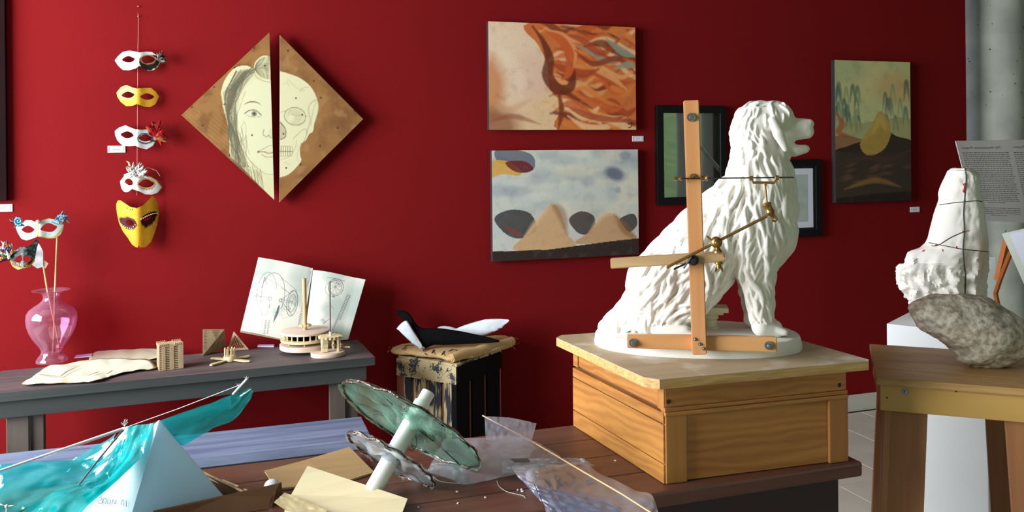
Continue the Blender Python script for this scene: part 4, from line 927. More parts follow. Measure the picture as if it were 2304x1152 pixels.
def dl(p):
    p.blob((580, 600), 60, 50, (166, 186, 178), .5); p.blob((700, 640), 60, 70, (196, 210, 204), .6)
    p.ring((600, 668), 22, 48, .9, INK, .75, .08, 2.6, 6.0); p.ring((613, 671), 27, 50, 1.1, INK, .85, .12, 3.4, 6.9); p.line([(586, 700), (590, 716), (600, 714), (608, 690)], .8, INK, .6)
    p.line([(586, 690), (590, 655), (595, 631)], .9, INK, .8); p.line([(595, 631), (601, 648)], .9, INK, .8); p.line([(595, 631), (626, 648), (655, 670)], .7, INK, .6); p.line([(632, 632), (668, 662)], .8, INK, .8); p.line([(632, 655), (652, 668)], .8, INK, .7)
    p.ring((657, 690), 12, 29, 1.3, INK, .9, .15); p.ring((657, 690), 8.5, 20, 1.2, INK, .85, .15); p.ring((657, 690), 6, 16, .8, INK, .7, .15); p.line([(652, 702), (662, 674)], .8, INK, .7); p.line([(650, 686), (664, 694)], .8, INK, .7)
    p.ring((631, 683), 3, 3.2, 1.4, INK, .9); p.line([(634, 680), (660, 662)], 1.1, INK, .85); p.line([(634, 686), (656, 716)], 1.1, INK, .85); p.line([(634, 682), (660, 686)], .9, INK, .7); p.line([(640, 687), (658, 690)], .8, INK, .6); p.line([(572, 673), (576, 671), (586, 672), (586, 675), (575, 675), (572, 673)], .9, INK, .8, smooth=False)
    p.ring((607, 679), 3.6, 4.2, 1.0, INK, .8); p.line([(586, 674), (606, 678)], .5, INK, .4); p.line([(606, 684), (604, 700), (590, 716)], .7, INK, .5)
    p.poly([(627, 694), (629, 700), (624, 716), (615, 732), (616, 724), (621, 708)], (96, 106, 118), .9); p.line([(628, 698), (622, 718), (615, 732)], 1, INK, .8)
    for q in ([(632, 708), (652, 702)], [(634, 725), (655, 718)], [(632, 698), (650, 698)], [(632, 702), (648, 704)]): p.line(q, .7, INK, .5, smooth=False)
    for c in range(2):
        for k in range(9): x = 604-c*7+k*-.5; y = 728+k*3.6; p.line([(x, y), (x+2.4, y+1.4)], 1.5, INK, .8, smooth=False)
    for k in range(24): x = 684-k*.75; y = 668+k*4; p.line([(x, y), (x+2.6, y+1.6)], 1.4, INK, .75, smooth=False); p.line([(x+4, y+2), (x+6, y+3.2)], 1.2, INK, .6, smooth=False)
    for k in range(5): p.line([(699-k*1.6, 618+k*7), (698-k*1.6, 624+k*7)], 1.3, INK, .6, smooth=False)
def dr(p):
    p.blob((800, 690), 40, 60, (176, 200, 194), .6); p.ring((755, 654), 17, 19, 1.3, INK, .85, .1); p.ring((754, 654), 14, 15.5, 1.1, INK, .8, .1); p.ring((748, 658), 17, 17, 1, INK, .6, .1, 1.6, 4.4)
    for k in range(9): a_ = k*.7; p.line([(754, 653), (754+12*math.cos(a_), 653+13*math.sin(a_))], .9, INK, .7, smooth=False)
    p.line([(736, 631), (752, 634), (776, 641)], 1.1, INK, .8); p.line([(747, 674), (752, 676)], 3, INK, .7, smooth=False); p.line([(754, 646), (758, 644), (764, 650)], 1.5, INK, .8)
    for c, n__, x0_, y0_ in ((0, 26, 781, 671), (1, 18, 786, 673)):
        for k in range(n__): x = x0_-k*1.33; y = y0_+k*3.1; p.line([(x, y), (x+2.2, y+1.6)], 1.5, INK, .8, smooth=False)
    p.line([(735, 698), (742, 698)], .9, INK, .5); p.line([(744, 696), (750, 702)], 1, INK, .6); p.line([(727, 736), (742, 724)], 1.1, INK, .7)
    for k in range(4): p.line([(720+k*2.4, 728+k*2.2), (727+k*2, 724+k*2)], 1.2, INK, .7, smooth=False)
page([(581, 591), (704, 612), (676, 782), (541, 755)], dl, lambda s: math.sin(math.pi*min(1, .35+s*.65))**1.0*.55*(1-(s > .92)*((s-.92)/.08)*1.0), 'l')
page([(704, 617), (822, 637), (783, 772), (684, 782)], dr, lambda s: .35*math.sin(math.pi*min(1, s*1.1+.08))*(1-s)*1.6, 'r')
bm = BM(); prism(bm, [notebook_plane(*q)+Vector((0, .004, 0)) for q in ((582, 592), (704, 616), (823, 638), (784, 773), (684, 784), (541, 757))], (0, .016, 0)); fixn(bm); add('page_block', bm, pbr('page_edges', (196, 176, 140), .85, var=.2, scale=60), nb)

lo_ = min((WORLD[nb.name] @ v.co).z for ch in nb.children for v in ch.data.vertices); nb.location.z += TZ+.0006-lo_
# ================================================================== CRATE WITH BURLAP AND STUFFED SHAPES
m_dry = None
def drybrush(name, base, paint, amt, sc3=(1, 1, .05), sc2=(1, 1, .3)):
    m, n, l, b = newmat(name); b.inputs['Roughness'].default_value = .7
    tc = n.new('ShaderNodeTexCoord'); mp = n.new('ShaderNodeMapping'); mp.inputs['Scale'].default_value = sc3; l.new(tc.outputs['Object'], mp.inputs['Vector'])
    t = n.new('ShaderNodeTexNoise'); t.inputs['Scale'].default_value = 160; t.inputs['Detail'].default_value = 6; l.new(mp.outputs[0], t.inputs['Vector'])
    t2 = n.new('ShaderNodeTexNoise'); t2.inputs['Scale'].default_value = 22; mp3 = n.new('ShaderNodeMapping'); mp3.inputs['Scale'].default_value = sc2; l.new(tc.outputs['Object'], mp3.inputs['Vector']); l.new(mp3.outputs[0], t2.inputs['Vector'])
    a_ = n.new('ShaderNodeMath'); a_.operation = 'MULTIPLY_ADD'; a_.inputs[1].default_value = .8; l.new(t.outputs['Fac'], a_.inputs[0]); l.new(t2.outputs['Fac'], a_.inputs[2])
    r = n.new('ShaderNodeValToRGB'); r.color_ramp.elements[0].position = .93-amt; r.color_ramp.elements[1].position = 1.0-amt; r.color_ramp.elements[0].color = L4(base); r.color_ramp.elements[1].color = L4(paint)
    l.new(a_.outputs[0], r.inputs['Fac']); l.new(r.outputs['Color'], b.inputs['Base Color']); return m
m_db = drybrush('cream_dry_brushed_black', (40, 42, 54), (206, 186, 138), .02)
m_db2 = drybrush('cream_dry_brushed_black_heavy', (48, 52, 62), (206, 188, 142), .09)
m_db3 = drybrush('cream_dry_brushed_rail', (52, 56, 66), (206, 188, 142), .12, (.05, 1, 1), (.3, 1, 1))
m_bk = pbr('black_crate_paint', (11, 10, 13), .7, spec=.15)
m_rd = pbr('raw_crate_edge', (158, 92, 66), .8)
CZ = .60
cA_, cF, cR = onz(893, 800, CZ), onz(1027, 820, CZ), onz(1127, 785, CZ)
c1_ = (cA_-cF); Lw = c1_.length; c1_.normalize(); c2_ = (cR-cF); Lr = c2_.length; c2_.normalize()
cr = thing('wooden_crate', 'upright black slatted crate with cream dry brushed paint under the burlap', 'crate', cF+c1_*Lw/2+c2_*Lr/2-Vector((0, 0, CZ)), math.atan2(c2_.y, c2_.x))
A1, A2 = math.atan2(c1_.y, c1_.x), math.atan2(c2_.y, c2_.x)
def crate_side(o, d, L, nrm, ang, mats, nsl, rail_h, gap, inset, topmats):
    pitch = L/nsl
    for k in range(nsl):
        w = pitch*(1-gap); c = o+d*(pitch*(k+.5))+nrm*(-inset); bm = BM(); box(bm, c+Vector((0, 0, -CZ/2-.01)), (w, .014, CZ-.02), RZ(ang), bev=.0015); add('slat', bm, mats[k % len(mats)], cr)
    bm = BM(); box(bm, o+d*(L/2)+nrm*(-inset+.012)+Vector((0, 0, -.012-rail_h/2)), (L, .014, rail_h), RZ(ang), bev=.0015); add('rail', bm, topmats, cr)
    bm = BM(); box(bm, o+d*(L/2)+nrm*(-inset+.012)+Vector((0, 0, -CZ+.06)), (L, .014, .08), RZ(ang), bev=.0015); add('rail', bm, topmats, cr)
n1 = Vector((c1_.y, -c1_.x, 0)); n1 = n1 if n1.dot(FW) < 0 else -n1; n2_ = Vector((c2_.y, -c2_.x, 0)); n2_ = n2_ if n2_.dot(FW) < 0 else -n2_
crate_side(cF, c1_, Lw, n1, A1, [m_db2, m_db, m_db, m_db], 4, .085, .20, .014, m_db3)
crate_side(cF, c2_, Lr, n2_, A2, [m_bk], 3, .085, .20, .014, m_bk)
for k in (1, 2):
    bm = BM(); box(bm, cF+c2_*(Lr*k/3)-n2_*.024+Vector((0, 0, -CZ/2-.05)), (.05, .012, CZ-.12), RZ(A2)); add('inner_slat', bm, m_rd, cr)
for k in (1, 2, 3):
    bm = BM(); box(bm, cF+c1_*(Lw*k/4)-n1*.024+Vector((0, 0, -CZ/2-.05)), (.03, .012, CZ-.12), RZ(A1)); add('inner_slat', bm, pbr('ochre_slat_edge', (140, 96, 54), .8) if k == 1 else bpy.data.materials['ochre_slat_edge'], cr)
for o_, d_, L_2, nn_, a_2 in ((cA_, c2_, Lr, -n2_, A2), (cR, c1_, Lw, -n1, A1)):
    for k in range(4): bm = BM(); box(bm, o_+d_*(L_2*(k+.5)/4)-nn_*.0-Vector((0, 0, CZ/2)), (L_2/4*.85, .014, CZ-.02), RZ(a_2)); add('slat', bm, m_rd, cr)
for k in range(4): bm = BM(); box(bm, cF+c2_*(Lr*(k+.5)/4)+c1_*Lw/2+Vector((0, 0, -.008)), (Lr/4*.86, Lw, .014), RZ(A2), bev=.001); add('top_slat', bm, m_db3, cr)
for du, dv in ((.02, .02), (Lw-.02, .02), (.02, Lr-.02), (Lw-.02, Lr-.02)):
    bm = BM(); box(bm, cF+c1_*du+c2_*dv+Vector((0, 0, -CZ/2-.008)), (.03, .03, CZ-.016), RZ(A2), bev=.001); add('corner_post', bm, m_bk if du < .1 else m_rd, cr)
# burlap sack folded on top
m_bur, n, l, b = newmat('burlap'); b.inputs['Roughness'].default_value = .95
tc = n.new('ShaderNodeTexCoord'); mp = n.new('ShaderNodeMapping'); mp.inputs['Rotation'].default_value = (0, 0, A2); l.new(tc.outputs['Object'], mp.inputs['Vector'])
br1 = n.new('ShaderNodeTexChecker'); br1.inputs['Scale'].default_value = 330; br1.inputs[1].default_value = L4((226, 200, 156)); br1.inputs[2].default_value = L4((190, 154, 106)); l.new(mp.outputs[0], br1.inputs['Vector'])
t = n.new('ShaderNodeTexNoise'); t.inputs['Scale'].default_value = 40; l.new(tc.outputs['Object'], t.inputs['Vector']); mx = n.new('ShaderNodeMix'); mx.data_type = 'RGBA'; mx.inputs[0].default_value = .2; mx.blend_type = 'MULTIPLY'
l.new(br1.outputs['Color'], mx.inputs[6]); l.new(t.outputs['Color'], mx.inputs[7]); hs = n.new('ShaderNodeHueSaturation'); hs.inputs['Saturation'].default_value = 1.1; hs.inputs['Value'].default_value = 1.2; l.new(mx.outputs[2], hs.inputs['Color']); l.new(hs.outputs[0], b.inputs['Base Color'])
bp = n.new('ShaderNodeBump'); bp.inputs['Strength'].default_value = .6; bp.inputs['Distance'].default_value = .002; l.new(br1.outputs['Fac'], bp.inputs['Height']); l.new(bp.outputs[0], b.inputs['Normal'])
sk = thing('burlap_sack', 'folded burlap sack with faded black print lying on the crate', 'sack', cF+c1_*Lw/2+c2_*Lr/2)
outl = [onz(*q, CZ+.02) for q in ((880, 789), (905, 776), (962, 752), (1040, 746), (1110, 748), (1150, 762), (1146, 778), (1090, 792), (1022, 808), (985, 803), (930, 797))]
L = smoothpts(outl, 8, True); cc = sum(L, Vector())/len(L)
bm = BM(); prof_ = [(0, .034), (.4, .034), (.75, .033), (.92, .030), (.98, .024), (1.0, .015), (.98, .006), (.90, .002), (0, .002)]; rings = []
for r, h in prof_:
    rings.append([bm.verts.new(Vector((cc.x+(p.x-cc.x)*max(r, .001)*(1+.015*nz(p, 30)), cc.y+(p.y-cc.y)*max(r, .001)*(1+.015*nz(p, 30, 3)), CZ+.004+h+.005*nz(cc+(p-cc)*r, 12)*(1 if h > .005 else .2)*1.0))) for p in L])
for i in range(len(rings)-1):
    for k in range(len(L)): bm.faces.new((rings[i][k], rings[i][(k+1) % len(L)], rings[i+1][(k+1) % len(L)], rings[i+1][k]))
bmesh.ops.remove_doubles(bm, verts=bm.verts[:], dist=1e-4); fixn(bm); clo_ = add('folded_cloth', bm, m_bur, sk, smooth=True)
bm = BM(); ra, rb = onz(1016, 806, CZ+.024), onz(1152, 768, CZ+.03)
tube(bm, [ra.lerp(rb, k/10)+Vector((0, 0, .004*math.sin(k*1.3))) for k in range(11)], [.021, .023, .024, .025, .025, .026, .027, .027, .026, .026, .024], 14); add('rolled_edge', bm, m_bur, sk, smooth=50)
bm = BM(); dr_ = (ra-rb).normalized(); x_, y_, z_ = basis(dr_)
tube(bm, [ra+dr_*.002+(x_*math.cos(k*.5)+y_*math.sin(k*.5))*(.020-k*.0007) for k in range(24)], .0022, 5); add('roll_end', bm, m_bur, sk)
bm = BM()
for q in ([(952, 790), (958, 784), (966, 783)], [(972, 795), (976, 787)], [(994, 799), (1000, 790)], [(910, 779), (920, 776), (930, 778)], [(905, 786), (912, 781)], [(1010, 790), (1018, 786), (1026, 787), (1030, 794), (1022, 797)], [(956, 795), (962, 799)]):
    tube(bm, [onz(a_, b_, CZ+.0385) for a_, b_ in q], .004, 5, flat=.3)
add('print', bm, pbr('faded_black_print', (58, 50, 44), .9), clo_, kind='stuff')
bm = BM(); rnd = random.Random(4)
for k in range(46):
    p = L[rnd.randrange(len(L))]; q = Vector((p.x, p.y, CZ+rnd.uniform(.004, .034))); d = (p-cc).normalized(); tube(bm, [q, q+d*.012+Vector((rnd.uniform(-.01, .01), 0, rnd.uniform(-.01, .012))), q+d*.022+Vector((rnd.uniform(-.015, .015), 0, rnd.uniform(-.02, .015)))], .0005, 3)
add('loose_fibres', bm, m_bur, sk, kind='stuff')
# stuffed shapes: outline pushed into a soft pillow
def pillow(px, base, z_of, th, rings_=7, nrm=None, n=5):
    Lp = smoothpts([Vector((q[0], q[1], 0)) for q in px], n, True); nrm = nrm or (Vector((-FW.x, -FW.y, 0.25)).normalized()); P = [onp(p.x, p.y, base, nrm) for p in Lp]; c = sum(P, Vector())/len(P)
    return P, c, nrm
def pillow_mesh(px, base, nrm, th, n=5, axis_px=None):
    """inflate: spine polyline -> outline strips"""
    Lp = [Vector((p[0], p[1], 0)) for p in px]; m = len(Lp)//2; bm = BM(); S = 26; K = 8; rr = []
    A = Lp[:m]; B = Lp[m:][::-1]
    A = smoothpts(A, 4); B = smoothpts(B, 4)
    for side in (1, -1):
        rows = []
        for i in range(S+1):
            a_ = polyl(A, i/S); b_ = polyl(B, i/S); row = []
            for k in range(K+1):
                f = k/K; q = a_.lerp(b_, f); wdt = (b_-a_).length; h = side*th*math.sqrt(max(0, 1-(2*f-1)**2))*min(1, wdt/38)*math.sqrt(max(0, math.sin(math.pi*min(max(i/S, .012), .988)))); p = onp(q.x, q.y, base, nrm)+nrm*(h+.0015*side*nz((q.x*.08, q.y*.08, 0), 1.0)); row.append(bm.verts.new(p))
            rows.append(row)
        for i in range(S):
            for k in range(K): bm.faces.new((rows[i][k], rows[i][k+1], rows[i+1][k+1], rows[i+1][k]))
    bmesh.ops.remove_doubles(bm, verts=bm.verts[:], dist=.0012); fixn(bm); return bm
sb = onz(1010, 770, CZ+.05)
nrmS = Vector((-FW.x*.55, -FW.y*.55, .83)).normalized()
nrmV = Vector((-FW.x, -FW.y, .12)).normalized()
t = thing('stuffed_tail_shape', 'black stuffed fabric shape like a whale tail on the burlap', 'soft toy', sb)
bm = pillow_mesh([(889, 700), (905, 698), (922, 706), (934, 726), (950, 738), (985, 738), (1030, 744), (1070, 752), (1105, 760), (1124, 766), (1122, 770), (1090, 772), (1050, 774), (1000, 776), (975, 776), (955, 784), (944, 764), (930, 742), (912, 724), (893, 706)], onz(1000, 776, CZ+.056), nrmV, .022)
add('stuffed_body', bm, pbr('black_felt', (10, 10, 13), .9, spec=.12, var=.4, scale=40, bump=.4, bscale=80), t, smooth=True)
t = thing('paper_wing', 'white stuffed paper wing lying behind the black tail shape', 'soft toy', onz(960, 770, CZ+.04))
m_pap = pbr('quilted_white_paper', (222, 230, 238), .6, var=.12, scale=25, bump=.4, bscale=40)
bm = pillow_mesh([(1000, 752), (1020, 742), (1050, 730), (1090, 719), (1120, 717), (1144, 719), (1146, 722), (1130, 736), (1108, 748), (1085, 756), (1050, 758), (1010, 757)], onz(1080, 752, CZ+.085), nrmV, .012)
add('right_wing', bm, m_pap, t, smooth=True)
bm = pillow_mesh([(892, 740), (900, 730), (911, 722), (918, 724), (930, 745), (955, 786), (950, 786), (938, 780), (918, 764), (896, 742)], onz(940, 783, CZ+.05), nrmV, .008)
add('left_wing', bm, m_pap, t, smooth=True)
bm = pillow_mesh([(982, 740), (990, 734), (1010, 734), (1030, 740), (1040, 750), (1030, 756), (1000, 756), (984, 746)], onz(1010, 752, CZ+.085), nrmV, .016)
add('middle', bm, m_pap, t, smooth=True)
# ================================================================== FRONT TABLE
FZ = 0.70
m_brown = wood('brown_stained_top', (112, 72, 56), (78, 46, 36), 'x', 30, .42, .55, bump=.12)
m_brownd = pbr('dark_brown_paint', (52, 34, 32), .5, var=.2, scale=8)
XR, XL, YF, YB = 1.735, -0.98, -2.302, -1.700
ft = thing('display_table', 'large dark brown table carrying the plinth and the plastic models', 'table', ((XR+XL)/2, (YF+YB)/2, 0))
NB = 4; wdt = (YB-YF)/NB
for k in range(NB):
    bm = BM(); box(bm, ((XR+XL)/2, YF+wdt*(k+.5), FZ-.021), (XR-XL, wdt-.0012, .042), bev=.004 if k else .008); add('top_board', bm, m_brown, ft)
for y in (YF+.06, YB-.06): bm = BM(); box(bm, ((XR+XL)/2, y, FZ-.042-.06), (XR-XL-.10, .03, .12), bev=.002); add('apron', bm, m_brownd, ft)
for x in (XL+.06, XR-.06): bm = BM(); box(bm, (x, (YF+YB)/2, FZ-.042-.06), (.03, YB-YF-.1, .12), bev=.002); add('apron', bm, m_brownd, ft)
for x in (XL+.10, XR-.10):
    for y in (YF+.10, YB-.10): bm = BM(); box(bm, (x, y, (FZ-.042)/2), (.09, .09, FZ-.042), bev=.004); add('leg', bm, m_brownd, ft)

# ---- white paper pyramid
m_wpap = pbr('white_parachute_paper', (232, 240, 242), .75, var=.05, scale=9, bump=.1, bscale=14)
_n, _l = m_wpap.node_tree.nodes, m_wpap.node_tree.links   # thin paper lets light through
_t = _n.new('ShaderNodeBsdfTranslucent'); _t.inputs[0].default_value = L4((226, 244, 252)); _m = _n.new('ShaderNodeMixShader'); _m.inputs[0].default_value = .68
_l.new(_n['Principled BSDF'].outputs[0], _m.inputs[1]); _l.new(_t.outputs[0], _m.inputs[2]); _l.new(_m.outputs[0], _n['Material Output'].inputs[0])
P1 = onz(516, 1133, FZ+.002); P2 = onz(283, 1200, FZ+.002); P3 = onz(150, 1142, FZ+.002); P4 = P3+P1-P2
cen = (P1+P2+P3+P4)/4; AP = ont(358, 946, depth(cen)); 
pyr = thing('paper_pyramid', 'white paper pyramid standing under the teal film wings', 'model', cen)
def facemesh(a, b, c, push):
    bm = BM(); nn = (b-a).cross(c-a).normalized(); nn = nn if nn.dot(cen-a) < 0 else -nn
    def f(u, v):
        p = (a.lerp(b, u)).lerp(c, v); w = math.sin(math.pi*u)*math.sin(math.pi*v)*push*(1-v); return p+nn*(w+.0015*nz(p, 20))
    grid(bm, f, 16, 16); bmesh.ops.remove_doubles(bm, verts=bm.verts[:], dist=1e-5); fixn(bm); bmesh.ops.solidify(bm, geom=bm.faces[:], thickness=.0012); return bm
for k, (a, b) in enumerate(((P2, P1), (P3, P2), (P4, P3), (P1, P4))): add('paper_face', facemesh(a, b, AP, -.006), m_wpap, pyr, smooth=50)
nl = (P2-P3).cross(AP-P3).normalized(); nl = nl if nl.dot(FW) < 0 else -nl
bm = BM()
for q in ([(222, 1120), (229, 1118), (228, 1124), (221, 1127), (224, 1133), (231, 1131), (229, 1124)], [(233, 1122), (232, 1131), (238, 1132), (239, 1123), (234, 1121)], [(243, 1124), (242, 1133), (247, 1133), (249, 1124)], [(252, 1134), (254, 1124), (259, 1134), (262, 1124)], [(272, 1136), (276, 1124), (279, 1138)], [(285, 1126), (284, 1140)]):
    tube(bm, smoothpts([onp(a, b, P3+nl*.0035, nl) for a, b in q], 3), .0006, 4)
add('pencil_writing', bm, m_ink, pyr, kind='stuff')

# ---- teal film glider
m_teal = film('teal_film', (.10, .72, .76), .48, (.02, .56, .58), .05, .12, .35, 9)
m_teal2 = film('teal_film_thick', (.0, .55, .58), .16, (.0, .62, .63), .08, .07, .6, 12)
gl = thing('teal_glider', 'glider model with teal plastic film wings on white sticks draped over the pyramid', 'model', ont(330, 1000, 2.2)*1.0)
def film_part(A, B, nu, nv, amp, seed, mat, name='film'):
    A3 = [ont(*q) for q in A]; B3 = [ont(*q) for q in B]; bm = BM(); ruled(bm, smoothpts(A3, 5), smoothpts(B3, 5), nu, nv, amp*.6, 5, seed); return add(name, bm, mat, gl, smooth=True)
film_part([(300, 958, 2.27), (345, 952, 2.27), (400, 933, 2.28), (470, 908, 2.29), (532, 884, 2.29), (562, 872, 2.28)], [(395, 985, 2.31), (412, 1004, 2.32), (440, 986, 2.33), (490, 960, 2.33), (535, 938, 2.32), (570, 880, 2.29)], 44, 16, .012, 1.0, m_teal, 'right_wing')
film_part([(345, 952, 2.265), (430, 925, 2.27), (520, 890, 2.28)], [(372, 985, 2.30), (448, 952, 2.30), (520, 915, 2.29)], 30, 8, .01, 5.0, m_teal, 'right_wing_fold')
film_part([(284, 965, 2.26), (255, 990, 2.25), (200, 1030, 2.24), (120, 1036, 2.22), (0, 1046, 2.2), (-60, 1050, 2.2)], [(262, 1006, 2.20), (244, 1050, 2.19), (196, 1092, 2.17), (130, 1112, 2.15), (0, 1168, 2.10), (-60, 1190, 2.08)], 44, 20, .012, 2.0, m_teal, 'left_wing')
film_part([(262, 975, 2.27), (200, 1012, 2.27), (110, 1062, 2.25), (0, 1100, 2.2)], [(240, 1022, 2.23), (190, 1058, 2.21), (100, 1092, 2.18), (0, 1120, 2.15)], 36, 8, .01, 6.0, m_teal, 'left_wing_fold')
film_part([(284, 960, 2.22), (264, 1000, 2.19), (242, 1048, 2.14), (200, 1085, 2.08), (140, 1098, 2.04), (70, 1136, 1.98), (0, 1190, 1.94)], [(346, 952, 2.215), (322, 1018, 2.15), (276, 1070, 2.08), (228, 1112, 2.02), (186, 1150, 1.97), (150, 1190, 1.94), (130, 1215, 1.92)], 60, 26, .012, 3.0, m_teal2, 'front_sheet')
film_part([(262, 1006, 2.14), (240, 1046, 2.10), (216, 1074, 2.05), (180, 1092, 2.02)], [(286, 984, 2.16), (262, 1044, 2.09), (240, 1080, 2.04), (205, 1100, 2.0)], 26, 8, .022, 4.2, m_teal, 'crumpled_fold')
m_wstick = pbr('white_stick', (224, 226, 226), .5)
m_dstick = pbr('dark_stick', (84, 76, 66), .6)
m_str = pbr('white_string', (216, 216, 212), .8)
bm = BM(); tube(bm, [ont(-60, 1084, 2.06), ont(0, 1059, 2.10), ont(282, 962, 2.24)], .0030, 8); add('spar', bm, m_wstick, gl, smooth=50)
bm = BM(); tube(bm, [ont(524, 887, 2.285), ont(557, 851, 2.27)], .0032, 8); add('spar_tip', bm, m_wstick, gl, smooth=50)
bm = BM(); tube(bm, [ont(278, 966, 2.24), ont(225, 1030, 2.20), ont(176, 1093, 2.15)], .0022, 8); add('strut', bm, m_dstick, gl, smooth=50)
bm = BM(); tube(bm, [ont(282, 962, 2.24), ont(400, 920, 2.26), ont(540, 866, 2.275)], .0010, 6); tube(bm, [ont(282, 966, 2.24), ont(150, 1012, 2.17), ont(100, 1030, 2.14)], .0007, 5); add('string', bm, m_str, gl)
bm = BM(); rnd = random.Random(8)
for c, k_ in (((280, 958), 14), ((555, 853), 8), ((537, 868), 6)):
    for k in range(k_):
        a_ = rnd.uniform(.6, 2.6); L = rnd.uniform(6, 17)*(1 if k_ > 8 else .5); tube(bm, [ont(c[0], c[1], 2.235), ont(c[0]+L*.5*math.cos(a_)+rnd.uniform(-2, 2), c[1]-L*.6*math.sin(a_), 2.235), ont(c[0]+L*math.cos(a_)*.8, c[1]-L*math.sin(a_), 2.23)], .0006, 4)
for k in range(5): tube(bm, [ont(277+k*2, 962, 2.237), ont(279+k*2, 966, 2.234)], .0022, 6)
add('string_knot', bm, m_str, gl, kind='stuff')
bm = BM(); c = ont(15, 1139, 2.0); sphere(bm, c, .0042, 2)
for e in ((-8, 1132), (36, 1137), (14, 1160)): tube(bm, [c, ont(*e, 2.0)], .0014, 6)
add('tied_pin', bm, m_wstick, gl, smooth=True)

# ---- cardboard scraps, tray, golf balls
m_kraft = wood('kraft_cardboard', (190, 156, 108), (166, 132, 88), 'x', 50, .8, .5, bump=.1)
m_cream = wood('cream_cardboard', (238, 224, 184), (222, 204, 160), 'x', 40, .8, .5, bump=.08)
m_kdark = pbr('brown_tray_card', (118, 82, 54), .85, var=.15, scale=12)
m_edge = pbr('corrugated_edge', (206, 180, 136), .9, var=.3, scale=160)
def sheet(name, label, pts, th, mat, cat='cardboard', edge=True):
    pts = [Vector(p) for p in pts]; nn = (pts[1]-pts[0]).cross(pts[2]-pts[0]).normalized(); nn = nn if nn.z > 0 else -nn
    t = thing(name, label, cat, sum(pts, Vector())/len(pts)); bm = BM(); prism(bm, pts, -nn*th*.3); fixn(bm); add('face', bm, mat, t)
    if edge: bm = BM(); c = sum(pts, Vector())/len(pts); prism(bm, [c+(p-c)*.997-nn*th*.3 for p in pts], -nn*th*.7); fixn(bm); add('fluting', bm, m_edge, t)
    return t
sheet('cardboard_flap', 'flat brown cardboard piece lying behind the golf ball', [onz(595, 1059, FZ+.022), onz(690, 1034, FZ+.026), onz(786, 1005, FZ+.03), onz(842, 1062, FZ+.006), onz(760, 1088, FZ+.006), onz(622, 1099, FZ+.008)], .005, m_kraft)
sheet('cardboard_sheet', 'cream cardboard sheet leaning in front of the white pipe', [ont(692, 1048, 2.30), ont(917, 1122, 2.195), ont(893, 1185, 2.025), ont(640, 1150, 2.125), ont(655, 1113, 2.20)], .005, m_cream)
sc = thing('cardboard_strip', 'small torn cream cardboard strip beside the cream sheet', 'cardboard', onz(680, 1140, FZ))
bm = BM(); ruled(bm, smoothpts([ont(641, 1108, 2.19), ont(672, 1120, 2.16), ont(700, 1132, 2.13), ont(736, 1147, 2.09)], 5), smoothpts([ont(616, 1130, 2.14), ont(640, 1146, 2.11), ont(668, 1158, 2.08), ont(722, 1170, 2.06)], 5), 24, 12, .003, 10, 3.3); bmesh.ops.solidify(bm, geom=bm.faces[:], thickness=.004); add('torn_card', bm, m_cream, sc, smooth=50)
tr = thing('cardboard_tray', 'dark brown open cardboard tray with a golf ball in it, beside the pyramid', 'box', onz(520, 1140, FZ))
def board(name, q, th, mat, parent):
    q = [Vector(p) for p in q]; nn = (q[1]-q[0]).cross(q[2]-q[0]).normalized(); bm = BM(); prism(bm, q, nn*th); fixn(bm); return add(name, bm, mat, parent)
def flr(p, z=FZ+.001): return Vector((p.x, p.y, z))
a = ont(345, 1153, 2.08); b = ont(500, 1119, 2.15); c = ont(627, 1091, 2.215); d_ = ont(612, 1119, 2.20)
board('front_wall', [a, b, c, d_, flr(onz(604, 1146, FZ)), flr(a)], .004, m_kdark, tr)
board('end_wall', [c+Vector((-.003, .004, 0)), c+Vector((.010, .05, -.012)), flr(c+Vector((.012, .05, 0))), flr(d_)], .003, m_kdark, tr)
e0_, e1_ = ont(448, 1060, 2.35), ont(566, 1117, 2.215)
board('back_wall', [e0_, e1_, flr(e1_), flr(e0_)], .004, m_kdark, tr)
bm = BM(); tube(bm, [e0_+Vector((0, 0, .002)), e1_+Vector((0, 0, .002))], .0035, 6, flat=.8); add('corrugated_rim', bm, m_edge, tr)
for k, (q0, q1) in enumerate((((460, 1072), (520, 1097)), ((500, 1080), (536, 1094)), ((550, 1100), (566, 1112)))):
    bm = BM(); u0, u1 = ont(*q0, 2.33-.03*k), ont(*q1, 2.28-.03*k); tube(bm, [u0, u1], .004, 6, flat=.35); add('glue_strip', bm, m_cream, tr)
board('tray_floor', [flr(e0_), flr(e1_), flr(onz(604, 1146, FZ)), flr(a)], .0012, m_kdark, tr)
bm = BM(); cs = ont(574, 1112, 2.22); lathe(bm, [(.0, 0), (.012, .001), (.016, .004), (.010, .006), (0, .0065)], 12, cs, (0, -.3, 1), cap=False); add('card_tab', bm, m_cream, tr, smooth=True)
m_golf, n, l, b_ = newmat('golf_ball'); b_.inputs['Base Color'].default_value = L4((236, 238, 242)); b_.inputs['Roughness'].default_value = .25
def golf(label, c, r):
    t = thing('golf_ball', label, 'ball', c, group='golf balls on the brown table'); bm = BM(); s = bmesh.new(); bmesh.ops.create_uvsphere(s, u_segments=72, v_segments=48, radius=r); N = 180; D = []
    for i in range(N): z = 1-2*(i+.5)/N; a_ = i*2.39996; q = math.sqrt(1-z*z); D.append((math.cos(a_)*q, math.sin(a_)*q, z))
    D = np.array(D)
    for v in s.verts:
        u = np.array(v.co.normalized()); m = np.arccos(np.clip(D@u, -1, 1)).min(); v.co = Vector(u)*(r-max(0, 1-(m/.105)**2)*r*.035)+Vector(c)
    join(bm, s); add('dimpled_shell', bm, m_golf, t, smooth=True); return t
gr = .0213
gc1 = onz(612, 1096, FZ+gr+.002); golf('white golf ball resting in the dark cardboard tray', (gc1.x, gc1.y, gc1.z), gr)
